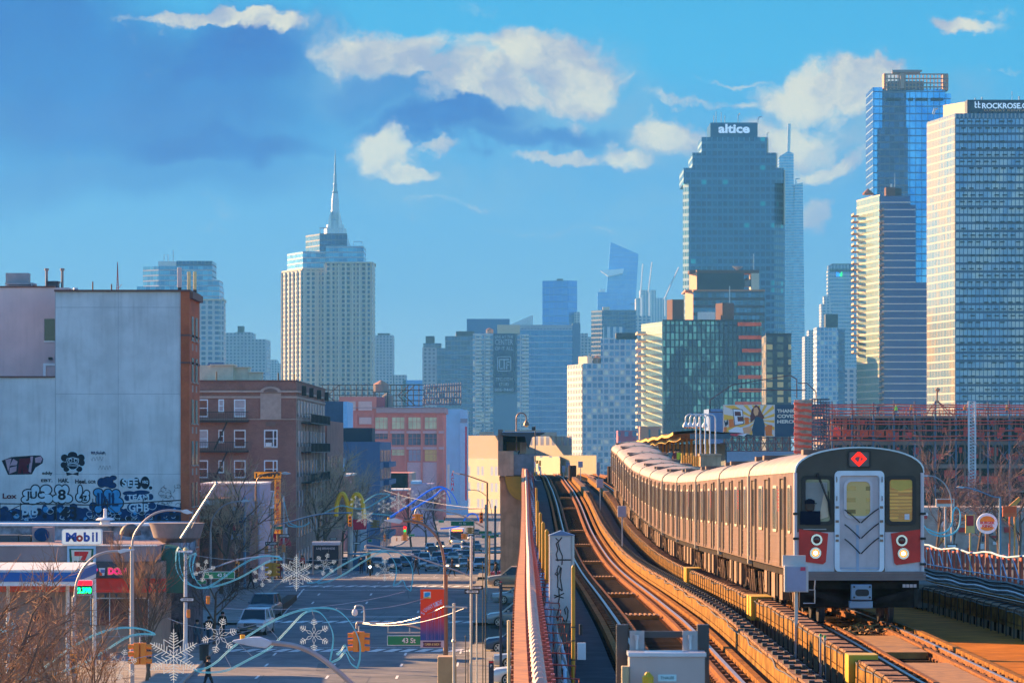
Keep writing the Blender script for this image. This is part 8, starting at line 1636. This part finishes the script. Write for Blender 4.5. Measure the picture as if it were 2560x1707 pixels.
for px,y,t_,l in((1676,1130,(.10,.2,.25),'person in teal waiting under the right platform canopy'),(1695,1128,(.45,.6,.05),'person with a bright green strip under the right canopy'),(1688,1133,(.2,.05,.05),'person in dark red between the two under the right canopy')):person(px,0,306,'stand',t_,blk,l,z=rz(320)+.95,group='people on the platforms')
d=700;bb_=thing('billboard','billboard with a drawn woman at a desk and the words THANK YOU COVID-19 HEROES','billboard',(X(1930,d),d,Z(1128,d)))
BB=lambda a,b2,y0,y1,e,nm,m,par=None:MB().box(X(a,d),X(b2,d),d-e-.03,d-e,Z(y1,d),Z(y0,d)).build(nm,m,par or bb_)
pnl=MB().box(X(1808,d),X(2062,d),d,d+.6,Z(1091,d),Z(1011,d)).build('panel',mat('bill_navy',S(28,62,92),.6,var=.03),bb_);pic=BB(1808.5,1937,1011.5,1090.5,.03,'picture',mat('bill_cream',S(225,215,210),.7,var=.02))
GMb=[mat('b_'+n_,S(*c),.7,var=.02)for n_,c in(('amber',(248,190,60)),('orange',(240,120,20)),('maroon',(100,30,30)),('navy',(15,60,90)),('skin',(235,170,120)),('ink',(15,25,50)),('white',(235,235,240)),('red',(200,30,60)))]
q=MB();cx,cy=1895,1050
for k in range(16):
    a=k*2*pi/16;b3=a+.17;pts=[]
    for an in(a,b3):
        dx,dy=cos(an),sin(an);t1=min(((1936-cx)if dx>0 else(1809.5-cx))/dx if abs(dx)>1e-3 else 999,((1089.5-cy)if dy>0 else(1012.5-cy))/dy if abs(dy)>1e-3 else 999);pts.append((cx+dx*t1,cy+dy*t1))
    q.plate([(X(cx,d),Z(cy,d))]+[(X(x_,d),Z(y_,d))for x_,y_ in pts],d-.075,d-.065)
pp=lambda pts,mi,e:(setattr(q,'mi',mi),q.plate([(X(1780+a/3.015,d),Z(960+b2/3.015,d))for a,b2 in pts],d-e-.01,d-e))
pp([(300,190),(330,155),(355,170),(375,215),(395,250),(380,270),(340,250),(290,290),(288,240)],2,.09);pp([(315,180),(340,172),(352,200),(345,232),(325,240),(312,215)],4,.11);pp([(325,250),(350,245),(385,265),(398,310),(395,392),(310,392),(300,345),(315,290)],3,.12)
pp([(230,330),(285,318),(300,335),(290,370),(240,375)],4,.13);pp([(155,185),(230,190),(242,300),(170,315)],3,.09);pp([(160,190),(226,195),(237,295),(174,308)],6,.10);pp([(170,205),(215,208),(220,240),(172,238)],2,.11);pp([(190,245),(232,245),(235,280),(195,280)],2,.11)
pp([(125,265),(160,262),(170,320),(130,330)],1,.12);pp([(245,250),(275,250),(280,300),(250,305)],1,.12);pp([(90,325),(110,320),(112,355),(88,360)],1,.12);pp([(400,320),(425,305),(455,310),(450,390),(405,390)],1,.12);pp([(90,270),(105,290),(118,262),(122,300),(100,320)],5,.12)
pp([(120,350),(180,320),(250,330),(240,370),(150,375)],6,.125);pp([(86,360),(200,365),(320,385),(318,393),(88,393)],5,.14);pp([(100,375),(240,370),(180,393)],7,.15);pp([(190,380),(270,370),(240,393)],6,.155)
q.build('drawing',GMb,pic);q=MB()
for t_,y,w_ in(('THANK YOU',1027,74),('COVID-19',1040,66),('HEROES',1053.5,56)):q.text(t_,P(1943+w_/2,y,d-.05),w_/F*d,9/F*d,bold=.04,th=.02)
q.build('lettering',mat('bill_text',S(225,220,205)),pnl);q=MB()
for k in range(15):a=1812+k*18;q.bar(P(a,1091,d+.3),P(a,1128,d+.3),.22);q.bar(P(a,1128,d+.5),P(a+18,1093,d+.5),.12);q.bar(P(a,1093,d+1.2),P(a+18,1128,d+1.2),.12)
for y in(1094,1108,1127):q.bar(P(1800,y,d),P(2062,y,d),.2)
for pts in(((1775,1012),(1775,1030),(1808,1030)),((1775,1030),(1775,1000),(1830,962),(1975,938),(1992,948),(1992,995)),((1995,958),(2018,958),(2040,980),(2040,995)),((1830,975),(2015,975))):
    for a,b2 in zip(pts,pts[1:]):q.bar(P(*a,d+2),P(*b2,d+2),.18)
q.build('truss',mat('truss_maroon',(.10,.04,.06),.7),bb_)
bw=thing('blue_wall','plain pale blue wall under the billboard behind the train roof','building',(X(1900,510),710,zst(710)));MB().box(X(1800,710),X(2300,710),710,730,zst(710),Z(1129,710)).build('wall',mat('powder_blue_wall',S(140,175,210),.85,var=.06),bw);MB().box(X(1772,712),X(1807,712),712,730,zst(710),Z(1022,712)).build('side_tower',mat('slate_wall2',S(120,145,185),.85),bw)
d=650;cs=thing('building_site','concrete building under construction wrapped in red scaffolding with stacked floors','building site',(X(2280,d),d,zst(d)));m_red2=mat('site_red',(.85,.07,.05),.7,var=.4,scale=.3);m_slab=mat('site_slab',(.28,.20,.17),.9,var=.25,scale=.2);m_dk=mat('site_interior',(.035,.03,.04),.9,var=.5,scale=.15);x0,x1=X(2060,d),X(2720,d)
q=MB();
for y0,y1 in((1039,1045),(1102,1112),(1160,1170),(1222,1230)):q.box(x0,x1,d+.4,d+22,Z(y1,d),Z(y0,d))
q.build('floor_slab',m_slab,cs);MB().box(x0,x1,d+9,d+9.3,zst(d),Z(1045,d)).build('dark_interior',m_dk,cs)  # near-black sheet stands in for the shade between the open floors
for k in range(17):
    px=2070+k*38;MB().box(X(px,d),X(px+5,d),d+1,d+1.6,zst(d),Z(1045,d)).build('column',m_slab,cs)
q=MB()
for i in range(60):a=rg.uniform(2065,2700);y=rg.choice((1050,1068,1080,1118,1135,1175,1190));w_=rg.uniform(6,34);q.box(X(a,d),X(a+w_,d),d+.5+i*.02,d+.52+i*.02,Z(y+rg.uniform(8,26),d),Z(y,d))
q.build('red_netting',m_red2,cs,kind='stuff');q=MB()
for y in(1012,1018,1026,1033,1052,1060,1075,1090,1100):q.tube([P(2030+i*42,y+rg.uniform(-1.5,1.5),d-1)for i in range(17)],.10,4)
q.build('red_guard_line',mat('guard_red',(.70,.08,.04)),cs);q=MB()
for px in(2080,2130,2183,2235,2287,2338,2390,2470,2523,2580):q.bar(P(px,1240,d-.6),P(px,1000+(px%3)*3,d-.6),.28)
for i in range(46):a=2032+i*14.5;y=1045+(i%3)*38;q.bar(P(a,y,d-.5),P(a+26,y+34,d-.5),.10);q.bar(P(a+26,y,d-.4),P(a,y+34,d-.4),.10)
q.build('blue_prop',mat('prop_blue',(.07,.12,.2),.6),cs,kind='stuff');q=MB();rg2=random.Random(8)
for i in range(240):a=rg2.uniform(2062,2600);y=rg2.choice((1045,1062,1112,1128));q.bar(P(a,y,d+3),P(a+rg2.uniform(-1,1),y+rg2.uniform(14,40),d+3),rg2.uniform(.08,.2))
for i in range(110):a=rg2.uniform(2050,2600);q.bar(P(a,1039,d+2),P(a,1039-rg2.uniform(6,24),d+2),.10)
q.build('steel_rod',mat('rod_rust',(.50,.22,.14),.7,var=.4),cs,kind='stuff');q=MB()
for a in(2082,2108,2150,2172,2190,2215):q.box(X(a,d),X(a+20,d),d-.2+a*1e-4,d,Z(1093-a%5,d),Z(1077-a%3,d))
q.build('orange_sheet',mat('site_orange',S(255,80,30),.6,var=.3,scale=.4),cs);q=MB()
for px in(2422,2438):q.bar(P(px,1240,d-2),P(px,1003,d-2),.3)
for i in range(30):q.bar(P(2422,1003+i*8,d-2),P(2438,1003+i*8,d-2),.14);q.bar(P(2422,1003+i*8,d-2),P(2438,1011+i*8,d-2),.10)
q.build('hoist_mast',mat('hoist_white',(.6,.6,.65),.5),cs)
sf=thing('scaffold_tower','corner scaffold wrapped in grey sheets with orange mesh bands','scaffold',(X(2008,640),640,zst(640)));m_sf=mat('scaffold_sheet',(.50,.34,.25),.9,var=.4,scale=.9)
MB().box(X(1986,640),X(2029,640),640,640.3,zst(640),Z(999,640)).build('sheet',m_sf,sf);q=MB()
for i in range(10):q.tube([P(1985+k*6.3,1008+i*15+rg.uniform(-1.5,1.5)+k*.6,639.6)for k in range(8)],.22,4)
q.build('orange_band',mat('mesh_orange',S(255,90,50),.7),sf);q=MB()
for i in range(7):q.bar(P(2030+i*7,1240,641+i),P(2030+i*7,998+i,641+i),.16)
for i in range(22):q.bar(P(2030,1003+i*9,641),P(2074,1006+i*9,647),.14)
for i in range(90):a=rg.uniform(2030,2070);y=rg.uniform(1005,1125);q.bar(P(a,y,645),P(a+rg.uniform(-3,3),y+rg.uniform(5,14),645),.14)
q.build('frame',mat('scaffold_dark',(.06,.05,.1),.6),sf);MB().box(X(2029,642),X(2066,648),641,647,Z(1000,645),Z(997,645)).build('top_deck',mat('deck_navy',(.03,.05,.1)),sf)
for px,t_,hat_,l in((2195,(.04,.05,.1),(.1,.1,.2),'worker in dark navy on the top floor of the building site'),(2240,(.35,.75,.08),(.7,.5,.05),'worker in a lime green vest on the site roof'),(2278,(.75,.2,.03),(.7,.4,.1),'worker in orange beside the lime vested worker'),(2412,(.8,.25,.02),(.8,.3,.05),'bending worker in orange left of the white hoist mast'),(2517,(.75,.2,.03),(.8,.5,.05),'worker in orange at the right end of the site roof')):person(px,0,648,'lean' if px==2412 else 'walk',t_,(.1,.12,.2),l,z=Z(1039,648),hat=hat_,group='workers on the building site',s_=.98)
tp=MB();[tp.bar(P(2342,1000,655),P(a,1039,655),.2)for a in(2312,2330,2372,2384)];tp.bar(P(2342,1008,655),P(2343,975,655),.3);tp.lathe([(.1,-.4),(.5,0),(.1,.4)],P(2344,974,655),8);tp.build('tripod',mat('tripod_tan',(.4,.25,.15),.7),loc=P(2342,1039,655),label='tan tripod hoist with a yellow head on the site roof',cat='hoist')
rb2=thing('store_row','low row of cream shop fronts behind the bare trees at the right','shop',(X(2440,460),460,-2.2));MB().box(X(2290,460),X(2700,460),460,475,-2.2,Z(1268,460)).build('wall',mat('store_cream',(.42,.36,.32),.8,var=.4,scale=.35),rb2);q=MB();
for k in range(24):a=rg.uniform(2300,2640);q.mi=rg.randrange(4);y=rg.uniform(1275,1375);q.box(X(a,460),X(a+rg.uniform(6,20),460),459.7-k*.01,459.98,Z(y+rg.uniform(6,18),460),Z(y,460))
q.build('shop_sign',mm_,rb2,kind='stuff');D_=352;bk=thing('round_sign','round burger restaurant sign with red lettering between two orange bun halves','sign',P(2468,1334,D_));s_=D_/F;x,z=X(2468,D_),Z(1308,D_)
MB().lathe([(26*s_,0),(26*s_,.3)],(x,D_,z),24,'y').build('disc',mat('sign_ice',S(200,215,235),emit=.05),bk);q=MB();frame_ring(q,[(x+24*s_*cos(a),z+25*s_*sin(a))for a in[R(30+i*15)for i in range(17)]],[(x+21*s_*cos(a),z+21*s_*sin(a))for a in[R(30+i*15)for i in range(17)]],D_-.08,D_-.01)if 0 else None
q.mi=0;q.plate([(x+19*s_*cos(R(a)),z+(5+14*sin(R(a)))*s_)for a in range(0,181,20)],D_-.1,D_-.01);q.plate([(x+17*s_*cos(R(a)),z-(9-9*sin(R(a)))*s_)for a in range(180,361,20)],D_-.1,D_-.01);q.mi=1;q.text('BURGER',(x,D_-.12,z+2*s_),36*s_,7*s_,bold=.05,th=.02);q.text('KING',(x,D_-.12,z-6*s_),26*s_,7*s_,bold=.05,th=.02);q.build('emblem',[mat('bun_orange',S(245,150,40)),mat('burger_red',S(210,30,30))],bk);MB().bar((x,D_+.2,-1.2),(x,D_+.2,z),.3).build('post',m_poleb,bk)
for px0,px1,y0,y1,c,l in((2507,2542,1265,1291,(255,110,50),'orange banner flying at the right edge near the blue lamp'),(2340,2386,1246,1266,(240,215,200),'white sign board with an orange strip above the ring light'),(2414,2437,1286,1332,(245,190,110),'cream and red upright sign left of the round burger sign'),(2522,2552,1241,1264,(240,160,70),'slanted yellow orange sail shape at the right edge')):
    q=MB();
    if 'sail' in l:q.plate([(X(2522,350),Z(1264,350)),(X(2548,350),Z(1241,350)),(X(2552,350),Z(1250,350)),(X(2540,350),Z(1264,350))],350,350.2)
    else:q.box(X(px0,350),X(px1,350),350,350.2,Z(y1,350),Z(y0,350));q.mi=1;q.box(X(px0+3,350),X(px1-3,350),349.95,349.99,Z(y0+(y1-y0)*.6,350),Z(y0+2,350))
    q.mi=0;q.bar(P((px0+px1)/2,y1-1,350.3),(X((px0+px1)/2,350),350.3,-1.2),.14);q.build('roadside_sign',[mat('rs_%d'%px0,S(*c),.7),mat('rs_strip_%d'%px0,S(255,90,20)if px0!=2414 else S(215,30,40),.7)],loc=P((px0+px1)/2,y1,350),label=l,cat='sign')
rf=thing('red_fence','fence of red boards with a pale blue rail along the right edge of the viaduct','fence',(14.1,100,rz(100)+.2));q=MB()
for i in range(60):k=84+i*1.35;q.box(14.02+dr(k),14.08+dr(k),k,k+.42,rz(k)+.22,rz(k)+.92+(i%3)*.03)
q.build('red_board',mat('fence_red',(.65,.10,.05),.7,var=.25),rf);q=MB();q.tube([(14.0+dr(k),k,rz(k)+.98+.05*sin(k*.7))for k in range(84,166,2)],.03,6);q.tube([(14.0+dr(k),k,rz(k)+.36)for k in range(84,166,2)],.02,5)
for i in range(28):k=85+i*2.9;q.bar((14.0+dr(k),k,rz(k)+.3),(14.0+dr(k),k+1.6,rz(k)+.9),.03)
q.build('blue_rail',mat('rail_ice',(.35,.5,.65),.5),rf);rc=thing('cable_run','black wavy cables lying along the right parapet below the red fence','cables',(13.8,80,rz(80)+.2))
for i in range(5):MB().tube([(13.75-i*.12+dr(k),k,rz(k)+.22-i*.09+.03*sin(k*.8+i))for k in range(60,250,2)],.035,5).build('cable',m_black if i!=2 else cols_[4],rc)
q=MB();q.lathe([(.02,-.13),(.09,-.10),(.10,0),(.085,.07)],(0,0,0),12);q.mi=1;q.lathe([(.105,.03),(.10,.10),(.03,.135)],(0,0,0),12);q.box(.02,.15,-.03,.03,.03,.045);q.box(-.2,.22,-.05,.08,-.40,-.12);o=q.build('person',[mat('driver_skin',(.05,.03,.02),.7),mat('driver_navy',(.01,.015,.03),.8)],smooth=True,label='train driver in a dark blue cap behind the left windscreen',cat='person');o.location=fc.location+Vector((fx(2023),-.085,fz(1263)));o.scale=(1,.10,1)
# ================= haze# ================= haze
hm=bpy.data.materials.new('haze_air');hm.use_nodes=True;NT=hm.node_tree
for n in list(NT.nodes):NT.nodes.remove(n)
pv=NT.nodes.new('ShaderNodeVolumePrincipled');ho=NT.nodes.new('ShaderNodeOutputMaterial');NT.links.new(pv.outputs[0],ho.inputs['Volume'])
pv.inputs['Color'].default_value=(.12,.47,.95,1);pv.inputs['Density'].default_value=0.9e-4;pv.inputs['Anisotropy'].default_value=.1
hb=MB().box(-6000,6000,-320,7600,-34,460).build('haze',hm,label='pale blue air that fades the far towers',cat='haze',kind='stuff')
